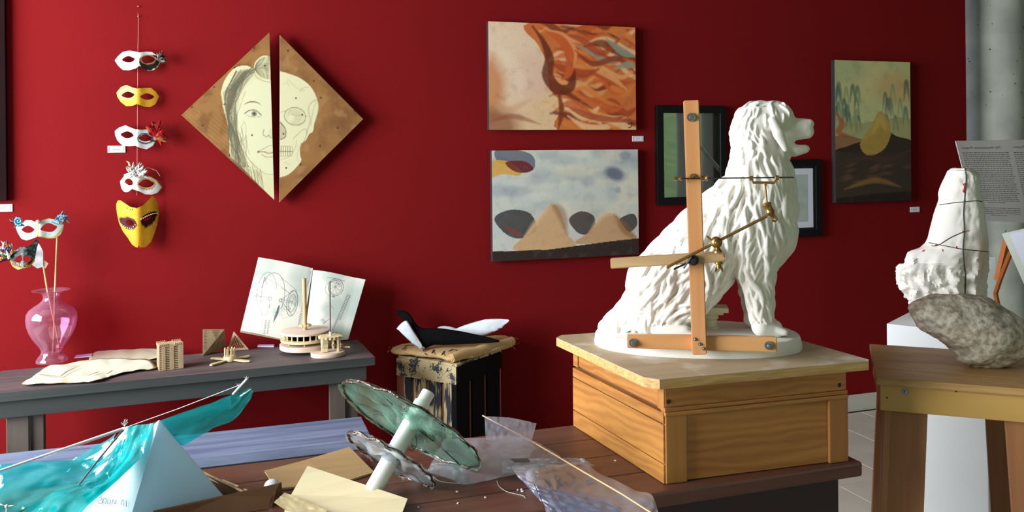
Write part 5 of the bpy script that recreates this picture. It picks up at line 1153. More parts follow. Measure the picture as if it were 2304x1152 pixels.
gcb = onz(1200, 1070, FZ+gr+.001); golf('white golf ball lying under the clear plastic film', gcb, gr)

# ---- two-disc machine of PVC pipe and film
ae = thing('disc_machine', 'leaning white pipe carrying a green film disc above a smaller clear film disc', 'model', onz(850, 1098, FZ))
pb0, pb1 = ont(838, 1106, 2.24), ont(958, 902, 2.30)
ax = (pb1-pb0).normalized(); ax = (ax + FW*.35).normalized(); pb1 = pb0+ax*((pb1-pb0).length*1.0)
m_pvc = pbr('white_pvc', (226, 226, 220), .35, var=.06, scale=20)
pr_ = .0236
bm = BM(); lathe(bm, [(pr_*.86, -.002), (pr_, -.002), (pr_, .262), (pr_*.80, .263), (pr_*.80, .245)], 32, pb0, ax, cap=True); pipe_ = add('pipe', bm, m_pvc, ae, smooth=50)
bm = BM(); lathe(bm, [(pr_*.78, .250), (pr_*.80, .255), (pr_*.80, .295), (pr_*.66, .297), (pr_*.66, .250)], 32, pb0, ax); add('pipe_end', bm, m_pvc, pipe_, smooth=50)
m_green = film('green_film', (.50, .88, .74), .62, (.34, .72, .56), .12, .08, 1.0, 20)
m_clear = film('clear_film', (.93, .95, .98), .58, (.80, .85, .94), .14, .08, 1.0, 20)
m_foil = pbr('foil_wrapped_wire', (150, 136, 128), .22, .85, col2=(60, 42, 34), scale=60, bump=.8, bscale=160)
m_wire = pbr('dark_wire', (44, 42, 40), .4, .6)
X0, Y0, Z0 = basis(ax)
def film_disc(cpx, t_, r, mat, seed, name, sag):
    c = pb0+ax*t_; 
    def pt(a_, q, h=0.0): return c+(X0*math.cos(a_)+Y0*math.sin(a_))*(r*q)+Z0*h
    bm = BM(); n = 72; R = 16; rows = []
    for j in range(R+1):
        q = (pr_*1.0/r)+(1-pr_/r)*j/R
        rows.append([bm.verts.new(pt(2*math.pi*k/n, q, sag*(1-q)*math.sin(2*math.pi*k/n*2+seed)+.010*nz((math.cos(2*math.pi*k/n)*q*3, math.sin(2*math.pi*k/n)*q*3, seed), 1.4)*(1-q**3)*2.2)) for k in range(n)])
    for j in range(R):
        for k in range(n): bm.faces.new((rows[j][k], rows[j][(k+1) % n], rows[j+1][(k+1) % n], rows[j+1][k]))
    f = add(name, bm, mat, ae, smooth=True)
    bm = BM(); ring = [pt(2*math.pi*k/96, 1+.012*math.sin(k*1.7)+.008*math.sin(k*4.1), .003*math.sin(k*.9)) for k in range(97)]
    tube(bm, ring, [.0032+.0014*abs(math.sin(k*2.3)) for k in range(97)], 7, cap=False); add('rim', bm, m_foil, ae, smooth=True)
    bm = BM()
    for a_ in (0.5, 2.2, 3.9, 5.3): tube(bm, [pt(a_, 1), pt(a_, .55, .006), pt(a_, pr_/r, .004)], .0014, 6)
    add('spokes', bm, m_wire, ae)
    # crumpled overlap of the film gathered round the rim
    bm = BM(); rows = []
    for k in range(145):
        a_ = 2*math.pi*k/144; rr = 1+.02*nz((a_*6, seed, 0), 1); rows.append([bm.verts.new(pt(a_, rr+(.05+.03*nz((math.cos(a_)*3, math.sin(a_)*3, seed), 1))*w*(.2+.8*abs(math.sin(a_*1.5+seed))), -.006*w+.004*nz((a_*14, w*3, seed), 1))) for w in (-1.2, -.5, 0, .5, 1)])
    for k in range(144):
        for i in range(4): bm.faces.new((rows[k][i], rows[k][i+1], rows[k+1][i+1], rows[k+1][i]))
    add('gathered_edge', bm, mat, ae, smooth=True)
    return c, pt
film_disc(None, .194, .214, m_green, 1.0, 'green_film_disc', .02)
cl, ptc = film_disc(None, .092, .132, m_clear, 4.0, 'clear_film_disc', .015)
bm = BM(); tube(bm, smoothpts([ont(878, 879, 2.38), ont(900, 885, 2.37), ont(912, 900, 2.36)], 5), .0008, 5); tube(bm, smoothpts([ont(935, 980, 2.32), ont(938, 1000, 2.31), ont(928, 1014, 2.31), ont(918, 1010, 2.31)], 5), .0009, 5); add('loose_wire', bm, m_wire, ae)
bm = BM(); lathe(bm, [(pr_*1.03, .080), (pr_*1.05, .084), (pr_*1.05, .114), (pr_*1.03, .118)], 28, pb0, ax, cap=False); add('clear_tape', bm, m_clear, pipe_, smooth=True)

# ---- clear plastic glider on a skewer
m_film = film('milky_film', (.92, .92, .96), .44, (.80, .81, .92), .06, .14, .4, 8)
m_film2 = film('thin_milky_film', (.95, .96, .98), .5, (.72, .75, .90), .06, .14, .4, 9)
kg = thing('plastic_glider', 'clear plastic film glider with a bamboo skewer lying on the front table', 'model', onz(1220, 1040, FZ))
def fsheet(name, A, B, mat, nu=40, nv=16, amp=.006, seed=0.0):
    bm = BM(); ruled(bm, smoothpts(A, 5), smoothpts(B, 5), nu, nv, amp, 12, seed); return add(name, bm, mat, kg, smooth=True)
Zp = lambda q, h=.006: onz(q[0], q[1], FZ+h)
fsheet('tail_film', [ont(1090, 937, 2.62), ont(1140, 939, 2.62), ont(1180, 946, 2.60), ont(1207, 953, 2.58)], [ont(1093, 990, 2.50), ont(1130, 990, 2.48), ont(1170, 992, 2.46), ont(1196, 993, 2.44)], m_film2, seed=1, amp=.003)
fsheet('body_film', [Zp((1000, 988), .012), Zp((1080, 985), .02), Zp((1150, 980), .02), Zp((1200, 992), .024), Zp((1235, 1010), .012), Zp((1262, 1027), .003)], [Zp((960, 1062), .004), Zp((1010, 1076), .004), Zp((1045, 1090), .003), Zp((1110, 1078), .006), Zp((1180, 1062), .008), Zp((1250, 1040), .004)], m_film, seed=3, amp=.008)
fsheet('fuselage_fold', [Zp((1130, 1038), .03), Zp((1180, 1032), .032), Zp((1240, 1032), .03), Zp((1290, 1030), .026), Zp((1312, 1031), .03)], [Zp((1130, 1066), .02), Zp((1180, 1064), .024), Zp((1240, 1058), .022), Zp((1290, 1047), .02), Zp((1340, 1050), .012)], m_film, seed=8, amp=.01)
hang = [Vector((onz(x, 1120, FZ).x, YF-.012, z_)) for x, z_ in ()]
fsheet('front_film', [Zp((1150, 1050), .034), Zp((1200, 1044), .056), Zp((1250, 1046), .04), Zp((1310, 1040), .02), Zp((1345, 1062), .012), Zp((1380, 1078), .008), Zp((1432, 1104), .006), Zp((1465, 1112), .010), Zp((1484, 1160), .0)], [Zp((1165, 1074), .034), Zp((1190, 1092), .052), Zp((1212, 1104), .03), Zp((1222, 1135), .012), Zp((1230, 1160), .010), Zp((1250, 1200), .006), Zp((1330, 1220), .004), Zp((1440, 1220), .002)], m_film, nu=56, nv=26, seed=11, amp=.008)
fsheet('front_film_fold', [Zp((1165, 1070), .05), Zp((1215, 1094), .04), Zp((1260, 1104), .03), Zp((1330, 1118), .02), Zp((1395, 1140), .012)], [Zp((1200, 1110), .02), Zp((1230, 1140), .014), Zp((1270, 1160), .01), Zp((1350, 1170), .006), Zp((1400, 1170), .006)], film('blue_grey_film', (.72, .78, .90), .5, (.34, .42, .62), .06, .12, .4, 9), seed=14, amp=.008)
m_bam = pbr('bamboo', (226, 186, 140), .55)
bm = BM(); tube(bm, [ont(1086, 935, 2.66), ont(1200, 995, 2.47), ont(1310, 1060, 2.285), ont(1400, 1112, 2.17), ont(1475, 1160, 2.08)], .0021, 8); add('skewer', bm, m_bam, kg, smooth=50)
bm = BM(); prism(bm, [Zp(q, .042) for q in ((1148, 1033), (1188, 1031), (1194, 1040), (1158, 1041))], (0, 0, .0008)); fixn(bm); add('dark_tape', bm, pbr('grey_tape', (92, 88, 86), .6), kg)
bm = BM(); tube(bm, [Zp((1202, 1090), .05), Zp((1212, 1110), .03), Zp((1222, 1135), .02), Zp((1232, 1165), .02)], .0010, 5); add('black_thread', bm, pbr('black_thread', (20, 20, 30), .8), kg)
bm = BM(); tube(bm, smoothpts([Zp(q, .0012) for q in ((1118, 1082), (1124, 1095), (1140, 1106), (1164, 1112), (1178, 1116), (1182, 1121))], 6), .0008, 5); tube(bm, smoothpts([Zp(q, .0012) for q in ((974, 1072), (988, 1082), (1010, 1086), (1040, 1088))], 6), .0008, 5); tag(add('nylon_thread', bm, pbr('nylon', (200, 210, 200), .3)), 'loose pale nylon thread curling on the brown table', 'thread')
bm = BM(); rnd = random.Random(6)
for q in ((1028, 1106), (941, 1141), (1173, 1101), (1175, 1105), (1092, 1119), (1361, 1088), (1384, 1036), (1300, 1128), (1030, 1132), (1165, 1102)):
    p = onz(*q, FZ+.001); box(bm, p, (rnd.uniform(.003, .008), rnd.uniform(.003, .006), .002), RZ(rnd.uniform(0, 3)))
tag(add('paper_crumbs', bm, m_card), 'scattered white paper crumbs on the brown table', 'debris', kind='stuff')
bm = BM(); prism(bm, [onz(*q, FZ+.001) for q in ((1168, 1144), (1186, 1140), (1180, 1146))], (0, 0, .002)); fixn(bm)
bm.free()
# ================================================================== PLINTH
m_pineL = wood('amber_pine_side', (190, 130, 62), (152, 96, 42), 'y', 22, .5, .45, ring=.16, knots=True)
m_pineF = wood('amber_pine_front', (186, 127, 62), (150, 95, 43), 'x', 22, .5, .45, ring=.16, knots=True)
m_pineV = wood('amber_pine_upright', (182, 124, 62), (142, 90, 42), 'z', 24, .5, .5, knots=True)
m_plyt = wood('plastered_plywood_top', (196, 178, 146), (164, 140, 106), 'x', 14, .7, .6, white=.5)
m_plye = wood('plywood_edge', (214, 176, 112), (168, 124, 70), 'x', 120, .6, .3)
A_ = onz(1497, 1090, FZ); B_ = onz(1907, 1038, FZ); L_ = onz(1292, 958, FZ)
px_ = (B_-A_); PW = px_.length; px_.normalize(); pyv = (L_-A_); PD = pyv.length; pyv.normalize(); pa_ = math.atan2(px_.y, px_.x); RP = RZ(pa_)
PC = A_+px_*PW/2+pyv*PD/2; PTOP = .968; PLY = .995
pn = thing('pine_plinth', 'amber pine box plinth with a plywood top under the white dog', 'plinth', PC, pa_)
def pp(u, v, z): return A_+px_*u+pyv*v+Vector((0, 0, z-FZ))
PH = PTOP-FZ
M2W = Matrix(((px_.x, pyv.x, 0), (px_.y, pyv.y, 0), (0, 0, 1)))
RP = M2W   # the box is a little out of square
bm = BM(); box(bm, pp(PW/2, PD/2, FZ+PH/2), (PW-.03, PD-.03, PH), RP); add('carcass', bm, pbr('dark_pine_inside', (110, 74, 42), .8), pn)
zr = FZ+PH*.72
# front face
bm = BM(); box(bm, pp(PW/2, .010, (zr+PTOP)/2+.007), (PW-.004, .02, PTOP-zr-.014), RP, bev=.002); add('front_rail', bm, m_pineF, pn)
for dz, o_ in ((-.004, -.002), (.008, .001)): bm = BM(); box(bm, pp(PW/2, .008+o_, zr+dz), (PW+.002, .024, .011), RP, bev=.0025); add('bead_moulding', bm, m_pineF, pn)
for u in (.033, PW-.03): bm = BM(); box(bm, pp(u, .008, (FZ+zr)/2-.004), (.062, .022, zr-FZ-.010), RP, bev=.002); add('corner_stile', bm, m_pineV, pn)
bm = BM(); box(bm, pp(PW/2+.002, .013, (FZ+zr)/2-.004), (PW-.128, .014, zr-FZ-.012), RP, bev=.0015); add('front_panel', bm, m_pineF, pn)
# left face
bm = BM(); box(bm, pp(.010, PD/2, (zr+PTOP)/2+.004), (.018, PD-.07, PTOP-zr-.012), RP, bev=.002); add('side_rail', bm, m_pineL, pn)
for v in (.017, PD-.017): bm = BM(); box(bm, pp(.008, v, (zr+PTOP)/2+.002), (.02, .032, PTOP-zr-.008), RP, bev=.0015); add('side_block', bm, m_pineV if v < .1 else m_pineL, pn)
for z0_, z1_ in ((zr-.030, zr), (FZ+.055, zr-.032), (FZ+.001, FZ+.053)): bm = BM(); box(bm, pp(.007, PD/2, (z0_+z1_)/2), (.022, PD-.002, z1_-z0_-.001), RP, bev=.0015); add('side_board', bm, m_pineL, pn)
bm = BM(); box(bm, pp(PW-.008, PD/2, FZ+PH/2), (.02, PD-.04, PH-.002), RP, bev=.0015); add('side_board', bm, m_pineV, pn)
bm = BM(); box(bm, pp(PW/2, PD-.008, FZ+PH/2), (PW-.04, .02, PH-.002), RP, bev=.0015); add('back_board', bm, m_pineF, pn)
o0, o1, p0, p1, ch = -.060, PW+.055, -.035, PD+.03, .032
top = [(o0+ch*.8, p0), (o1-.012, p0), (o1, p0+.012), (o1, p1-ch), (o1-ch, p1), (o0+ch, p1), (o0, p1-ch), (o0, p0+ch*1.2)]
bm = BM(); prism(bm, [pp(u, v, PTOP+.0005) for u, v in top], (0, 0, PLY-.003-PTOP)); fixn(bm); add('plywood_edge', bm, m_plye, pn)
bm = BM(); prism(bm, [pp(u, v, PLY-.0025) for u, v in top], (0, 0, .0025)); fixn(bm); add('plywood_face', bm, m_plyt, pn)
bm = BM()
for u, z in ((.012, PTOP-.045), (PW-.025, PTOP-.045)): disc_bolt(bm, pp(u, -.0005, z), -pyv, .006, .003)
add('screws', bm, pbr('dark_screw', (30, 24, 22), .5), pn, kind='stuff')
bm = BM(); rnd = random.Random(12)
for c, n_s in (((1325, 925), 6), ((1345, 945), 3), ((1372, 962), 6), ((1402, 985), 9), ((1420, 1005), 5)):
    for k in range(n_s):
        x = c[0]+rnd.uniform(-14, 16); y = c[1]+(x-c[0])*.62+rnd.uniform(-9, 9); L = rnd.uniform(8, 26); q0, q1 = onp(x, y-L/2, pp(-.0042, 0, 0), -px_), onp(x+rnd.uniform(-1, 4), y+L/2, pp(-.0042, 0, 0), -px_); tube(bm, [q0, q1], .0007, 4)
add('chalk_marks', bm, pbr('white_chalk', (236, 226, 206), .9), pn, kind='stuff')

# ================================================================== THE DOG
DO = Vector((1.398, -1.955, PLY)); dya = math.radians(-27.0)
du_ = Vector((math.cos(dya), math.sin(dya), 0)); dw = Vector((math.sin(dya), -math.cos(dya), 0))*1.0
PXM = 2.635/F_PX
def DP(x, y, w=0.0): return onp(x, y, DO+dw*(w*PXM), dw)      # w in photo pixels towards the room
def to_px(p): v = Vector(p)-CAMP; z = v.dot(FW); return CX+F_PX*v.dot(RC)/z, CY-F_PX*v.dot(UC)/z
def capsule(bm, a, b, ra, rb, k=1.0, n=16):
    t = bmesh.new(); d = b-a; L = d.length
    if L < 1e-6: d = Vector((0, 0, 1))
    N = 5; pts = []; rad = []
    for i in range(N): th_ = math.pi/2*(1-i/N); pts.append(a-d.normalized()*ra*math.sin(th_)); rad.append(max(.0006, ra*math.cos(th_)))
    M_ = max(2, int(L/.012))
    for i in range(M_+1): pts.append(a.lerp(b, i/M_)); rad.append(ra+(rb-ra)*i/M_)
    for i in range(1, N+1): th_ = math.pi/2*i/N; pts.append(b+d.normalized()*rb*math.sin(th_)); rad.append(max(.0006, rb*math.cos(th_)))
    tube(t, pts, rad, n); c = (a+b)/2
    if k != 1.0:
        for v in t.verts: q = (v.co-c).dot(dw); v.co += dw*(q*(k-1))
    fixn(t); join(bm, t)
def C(bm, a, b, k=1.0):
    capsule(bm, DP(a[0], a[1], a[3] if len(a) > 3 else 0), DP(b[0], b[1], b[3] if len(b) > 3 else 0), a[2]*PXM, b[2]*PXM, k)
def remesh(bm, vox, smooth_it=2, name='tmp'):
    me = bpy.data.meshes.new(name); bm.to_mesh(me); bm.free(); o = bpy.data.objects.new(name, me); COL.objects.link(o)
    m = o.modifiers.new('r', 'REMESH'); m.mode = 'VOXEL'; m.voxel_size = vox
    if smooth_it: s = o.modifiers.new('s', 'SMOOTH'); s.factor = .5; s.iterations = smooth_it
    dg = bpy.context.evaluated_depsgraph_get(); me2 = bpy.data.meshes.new_from_object(o.evaluated_get(dg)); bpy.data.objects.remove(o); bpy.data.meshes.remove(me); return me2
bm = BM()
# head
C(bm, (1700, 278, 48), (1742, 270, 45), .86); C(bm, (1690, 300, 44), (1712, 330, 50), .9); C(bm, (1668, 296, 22), (1672, 318, 24), .9)
C(bm, (1752, 296, 36), (1808, 287, 21.5), .72); C(bm, (1810, 291, 20), (1818, 296, 14), .8); C(bm, (1800, 298, 17), (1816, 299, 14), .95); C(bm, (1820, 276, 9.5), (1823, 278, 9), 1.2)
C(bm, (1752, 322, 24), (1788, 339, 14), .8); C(bm, (1788, 339, 14), (1812, 335, 10), 1.1); C(bm, (1762, 262, 15, 20), (1770, 262, 11, 20)); C(bm, (1762, 262, 15, -20), (1770, 262, 11, -20))
C(bm, (1780, 342, 9), (1760, 350, 14), .9)
for s in (1, -1):
    C(bm, (1738, 270, 9, s*42), (1752, 302, 13, s*52), .7); C(bm, (1752, 302, 13, s*52), (1767, 336, 7, s*50), .7)
# neck, chest, trunk
C(bm, (1704, 330, 52), (1711, 400, 69), .95); C(bm, (1711, 400, 69), (1706, 470, 81), 1.0); C(bm, (1716, 470, 66), (1718, 520, 68), 1.15); C(bm, (1712, 520, 72), (1690, 560, 66), 1.1)
C(bm, (1742, 540, 34), (1744, 566, 22), 1.2)
C(bm, (1664, 468, 72), (1576, 574, 92), 1.02); C(bm, (1576, 574, 92), (1500, 654, 88), 1.1); C(bm, (1620, 555, 70), (1592, 606, 54), 1.1); C(bm, (1590, 620, 36), (1572, 660, 30), 1.2)
# rump, haunches, tail
C(bm, (1490, 655, 84), (1466, 690, 62), 1.25); C(bm, (1440, 700, 40), (1385, 730, 24), 1.2); C(bm, (1385, 730, 22), (1368, 736, 14), 1.3)
for s in (1, -1):
    C(bm, (1488, 642, 74, s*46), (1540, 664, 54, s*58), .8); C(bm, (1540, 664, 48, s*58), (1556, 672, 32, s*60), .8); C(bm, (1518, 694, 24, s*52), (1462, 720, 32, s*54), .8)
    fy = 750 if s > 0 else 734
    C(bm, (1484, fy-8, 20, s*66), (1540, fy-3, 17, s*70), 1.1)
    for q in (-10, -3.5, 3.5, 10): C(bm, (1530, fy-3, 8, s*70+q), (1556, fy+2, 6.5, s*70+q*1.25))
    # front legs
    lx = 0 if s > 0 else -14; by_ = 0 if s > 0 else -16
    C(bm, (1694, 510, 66, s*38), (1694, 590, 48, s*46), .85); C(bm, (1698, 590, 44, s*46), (1708+lx, 650+by_*.4, 29, s*46), .9); C(bm, (1708+lx, 650+by_*.4, 29, s*46), (1713+lx, 725+by_, 21, s*46), .95)
    C(bm, (1714+lx, 735+by_, 23, s*46), (1746+lx, 743+by_, 17, s*46), 1.15)
    for q in (-11, -4, 4, 11): C(bm, (1742+lx, 741+by_, 9.5, s*46+q), (1766+lx, 748+by_, 8, s*46+q*1.4))
base_me = remesh(bm, .0038, 5)
# ---- carved locks of hair laid along the flow of the coat
bvh = BVHTree.FromPolygons([v.co[:] for v in base_me.vertices], [p.vertices[:] for p in base_me.polygons])
FLOW = [((1715, 232), (-.5, .6)), ((1745, 250), (.2, 1)), ((1690, 262), (-.25, 1)), ((1665, 300), (.0, 1)), ((1700, 320), (.25, 1)), ((1735, 360), (.1, 1)), ((1680, 400), (.1, 1)), ((1760, 420), (.08, 1)), ((1650, 440), (-.3, 1)), ((1745, 520), (.08, 1)), ((1700, 500), (-.12, 1)), ((1640, 520), (-.45, 1)), ((1580, 480), (-.6, .8)), ((1540, 560), (-.6, .9)), ((1600, 580), (-.4, 1)), ((1470, 590), (-.5, .9)), ((1500, 660), (-.45, 1)), ((1560, 650), (-.75, .7)), ((1450, 700), (-.25, 1)), ((1400, 720), (-.5, .8)), ((1600, 640), (-.1, 1)), ((1690, 600), (-.05, 1)), ((1660, 560), (-.35, 1)), ((1700, 660), (.22, 1)), ((1715, 720), (.2, 1)), ((1540, 690), (-.8, .7))]
FP = np.array([f[0] for f in FLOW], float); FD = np.array([f[1] for f in FLOW], float)
def flow(x, y):
    d2 = ((FP-np.array([x, y]))**2).sum(1)+60; w = 1/d2**1.6; v = (FD*w[:, None]).sum(0); return v/np.hypot(*v)
def bald(x, y, p):
    if x > 1762 and y < 352: return True
    if x > 1764 and y < 270: return True
    if y > 728 and x > 1460: return True
    wq = (p-DO).dot(dw)/PXM
    if 1722 < x < 1772 and 262 < y < 345 and abs(wq) > 24: return True
    return p.z < PLY+.078 and x > 1690
bm = BM(); bm.from_mesh(base_me); rnd = random.Random(21); nl_ = 0
areas = [p.area for p in base_me.polygons]; cum = np.cumsum(areas); tot = cum[-1]
seeds = []
tries = 0
while len(seeds) < 1150 and tries < 9000:
    tries += 1; pi = int(np.searchsorted(cum, rnd.random()*tot)); p = base_me.polygons[pi].center; x, y = to_px(p)
    if bald(x, y, p): continue
    md = .016 if y < 400 else .020
    if any((p-q).length < md for q in seeds[-1150:]): continue
    seeds.append(p.copy())
for p in seeds:
    x, y = to_px(p); head = y < 345; leg = x > 1640 and y > 600
    Lk = rnd.uniform(.04, .08) if head else (rnd.uniform(.05, .10) if leg else rnd.uniform(.08, .17)); N = 13; step = Lk/N; r0 = 1.15*(rnd.uniform(.0028, .0045) if y < 300 else rnd.uniform(.0034, .0058)) if (head or leg) else 1.15*rnd.uniform(.0036, .0080)
    ph = rnd.uniform(0, 6.28); am = rnd.uniform(.12, .55); fq = rnd.uniform(.6, 1.0); pts = []; q = p.copy(); ok = True; n0 = None; bias = rnd.uniform(-.22, .22)
    for i in range(N+1):
        loc, nr, _, _ = bvh.find_nearest(q)
        if loc is None: ok = False; break
        if n0 is None: n0 = nr.copy()
        t_ = i/N; pts.append(loc+nr*(r0*(.15+.75*math.sin(math.pi*min(1, t_*1.05))))); X, Y = to_px(loc); f = flow(X, Y)
        d = du_*f[0]-UP*f[1]; d = (d-nr*d.dot(nr)); 
        if d.length < .15: ok = i > 4; break
        d.normalize(); sd = nr.cross(d); d = (d+sd*(am*math.sin(ph+t_*6.28*fq)+bias)).normalized(); q = loc+d*step
        if bald(X, Y, loc) and not head: break
    if len(pts) < 5: continue
    n_ = len(pts); rad = [max(.0007, r0*math.sin(math.pi*(.12+.86*(i/(n_-1))))**.8*(1.15-.35*i/(n_-1))) for i in range(n_)]
    t = bmesh.new(); tube(t, pts, rad, 7, flat=rnd.uniform(.85, 1.25), up=n0); join(bm, t); nl_ += 1
dog_me = remesh(bm, .0024, 1, 'dog_figure')
# face: eyes, nostrils and mouth corner are cut as dents
m_plaster = pbr('white_plaster', (240, 236, 228), .75, var=.05, scale=6, bump=.12, bscale=160)
dg = thing('dog_statue', 'large white plaster statue of a seated long haired dog on an oval base', 'statue', DO, dya)
for v in dog_me.vertices:
    for (ex_, ey_, ew, er, dep) in ((1769, 281, 27, 6, .006), (1769, 281, -27, 6, .006), (1827, 279, 6, 3.2, .005), (1827, 279, -6, 3.2, .005)):
        c = DP(ex_, ey_, ew); dd = (v.co-c).length/(er*PXM)
        if dd < 1.6: v.co -= (v.co-DP(1745, 292, 0)).normalized()*dep*max(0, 1-(dd/1.6)**2)
add('dog_figure', dog_me, m_plaster, dg, smooth=True)
# oval base
SA, SBm = .318, .192; bm = BM(); n = 72; rows = []
for r, h in ((1.0, 0.0), (1.0, .004), (.995, .02), (.985, .034), (.965, .040), (.8, .041), (.4, .0415), (0.001, .042)):
    row = []
    for k in range(n):
        a_ = 2*math.pi*k/n; j = 1+.012*nz((math.cos(a_)*3, math.sin(a_)*3, h*20), 1)+.01*nz((math.cos(a_)*9, math.sin(a_)*9, h*60), 1)
        row.append(bm.verts.new(DO+du_*(SA*r*j*math.copysign(abs(math.cos(a_))**.9, math.cos(a_)))+dw*(SBm*r*j*math.copysign(abs(math.sin(a_))**.9, math.sin(a_)))+Vector((0, 0, h+(.002*nz((math.cos(a_)*8*r, math.sin(a_)*8*r, 2), 1) if h > .035 else 0)))))
    rows.append(row)
for i in range(len(rows)-1):
    for k in range(n): bm.faces.new((rows[i][k], rows[i][(k+1) % n], rows[i+1][(k+1) % n], rows[i+1][k]))
bm.faces.new(rows[0][::-1]); fixn(bm); add('oval_base', bm, m_plaster, dg, smooth=40)
m_cream2 = pbr('cream_support', (226, 216, 186), .6)
bm = BM(); sp = DP(1596, 738, -40); sp.z = PLY+.041; lathe(bm, [(.030, 0), (.030, .006), (.024, .010), (.024, .028), (.029, .032), (.029, .040), (.022, .046), (.022, .054)], 24, sp); add('support_column', bm, m_cream2, dg, smooth=50)
bm = BM(); box(bm, sp+Vector((0, 0, .062)), (.115, .07, .016), RZ(dya), bev=.003); box(bm, sp+Vector((0, 0, .051)), (.085, .055, .010), RZ(dya), bev=.003); tube(bm, [sp+Vector((0, 0, .07)), sp+Vector((0, 0, .14))], .012, 10); add('support_capital', bm, m_cream2, dg)

# ================================================================== POINTING FRAME
m_bar = wood('varnished_beech', (214, 158, 104), (188, 126, 78), 'z', 26, .4, .5, bump=.05)
m_barh = wood('varnished_beech_rail', (216, 164, 108), (190, 130, 80), 'x', 26, .4, .5, bump=.05)
m_barm = wood('pale_beech_arm', (206, 172, 128), (176, 140, 98), 'x', 26, .5, .5, bump=.05)
m_brass = pbr('aged_brass', (170, 132, 74), .32, .9, var=.3, scale=50)
m_steel = pbr('zinc_bolt', (150, 154, 160), .3, .85, var=.3, scale=60)
m_iron = pbr('dark_iron', (58, 58, 60), .4, .7)
w0 = (SBm+.024)/PXM
pf = thing('pointing_frame', 'wooden cross shaped pointing frame with brass arms bolted to the dog statue base', 'tool', DP(1575, 798, w0), dya)
def plank(name, px, w, th, mat):
    bm = BM(); prism(bm, [DP(*q, w) for q in px], -dw*th); fixn(bm); bmesh.ops.bevel(bm, geom=bm.edges[:], offset=.0025, segments=2, affect='EDGES'); return add(name, bm, mat, pf)
plank('upright', [(1538, 226), (1573, 225), (1591, 798), (1558, 799)], w0+20, .026, m_bar)
plank('lower_rail', [(1411, 753), (1748, 759), (1748, 793), (1411, 784)], w0+3, .022, m_barh)
plank('cross_arm', [(1373, 582), (1620, 566), (1631, 569), (1634, 577), (1632, 586), (1620, 590), (1374, 605)], w0+34, .018, m_barm)
for q, w in (((1425, 771), w0+3), ((1730, 777), w0+3), ((1555, 264), w0+20)):
    bm = BM(); disc_bolt(bm, DP(*q, w), dw, .0125, .016); add('bolt', bm, m_steel, pf, smooth=40)
for q in ((1564, 763), (1575, 774), (1583, 784)): bm = BM(); disc_bolt(bm, DP(*q, w0+20), dw, .0052, .006); add('screw', bm, m_steel, pf, smooth=40)
bm = BM(); disc_bolt(bm, DP(1559, 397, w0+20), dw, .0085, .012); add('brass_nut', bm, m_brass, pf, smooth=40)
wr = w0+32
bm = BM(); tube(bm, [DP(1528, 402, wr), DP(1786, 399, wr)], .0021, 8); add('steel_rod', bm, m_iron, pf, smooth=50)
bm = BM(); d = (DP(1530, 402, wr)-DP(1518, 402, wr)); lathe(bm, [(.003, 0), (.0062, .001), (.0062, .004), (.0038, .007), (.0036, .013), (.0058, .016), (.0058, .020), (.003, .022)], 14, DP(1517, 402, wr), d); add('handle', bm, m_brass, pf, smooth=50)
bm = BM(); lathe(bm, [(.004, 0), (.008, .001), (.008, .005), (.0062, .007), (.0062, .014), (.0085, .016), (.0085, .019), (.004, .020)], 16, DP(1576, 401, wr), d); add('collar', bm, m_brass, pf, smooth=50)
bm = BM(); 
tube(bm, [DP(1690, 398, wr), DP(1695, 411, wr), DP(1742, 411, wr), DP(1747, 398, wr)], .0042, 8); lathe(bm, [(.007, 0), (.007, .010)], 12, DP(1686, 401, wr), d); lathe(bm, [(.007, 0), (.007, .010)], 12, DP(1744, 400, wr), d); add('bracket', bm, m_brass, pf, smooth=40)
bm = BM(); tube(bm, [DP(1722, 412, wr), DP(1722, 420, wr), DP(1726, 470, wr+2)], [.0045, .003, .0026], 10); add('spindle', bm, m_brass, pf, smooth=50)
ca, cb = DP(1723, 456, wr+2), DP(1740, 492, wr+2); ax2 = cb-ca
bm = BM(); lathe(bm, [(.008, 0), (.0125, .002), (.0135, .007), (.0115, .010), (.0115, .026), (.0135, .028), (.0120, .034), (.006, .040), (.006, .050)], 20, ca, ax2); add('socket', bm, m_brass, pf, smooth=45)
bm = BM(); tube(bm, [DP(1740, 482, wr+3), DP(1748, 494, wr+3), DP(1745, 498, wr+3), DP(1736, 496, wr+3)], .0035, 8); add('clasp', bm, m_brass, pf, smooth=50)
wd = w0+52
bm = BM(); tube(bm, [DP(1502, 601, wd), DP(1726, 486, wd-16)], .0042, 12); sphere(bm, DP(1502, 601, wd), .0050, 2); add('brass_arm', bm, m_brass, pf, smooth=50)
jc = DP(1612, 545, wd-6)
bm = BM(); lathe(bm, [(.006, -.016), (.0145, -.012), (.0165, -.004), (.0165, .004), (.0140, .010), (.0085, .013), (.0085, .020), (.0045, .024)], 24, jc, dw); add('ball_joint', bm, m_brass, pf, smooth=45)
bm = BM(); tube(bm, [DP(1600, 540, wd), DP(1590, 531, wd)], .0028, 8); add('thumb_screw', bm, m_brass, pf, smooth=50)
bm = BM(); lathe(bm, [(.006, 0), (.0065, .008), (.010, .014), (.013, .018), (.013, .021)], 18, DP(1614, 551, wd-10), DP(1616, 575, wd-10)-DP(1614, 551, wd-10)); add('pedestal_neck', bm, m_brass, pf, smooth=45)
bm = BM(); lathe(bm, [(.012, 0), (.012, .005), (.007, .007), (.007, .018)], 16, DP(1617, 589, wd-22), -UP)
for dx in (-8, 8): tube(bm, [DP(1618, 598, wd-22), DP(1618+dx*.7, 603, wd-22), DP(1618+dx, 611, wd-22)], [.005, .0045, .003], 8, flat=.5)
add('wing_nut', bm, m_brass, pf, smooth=45)
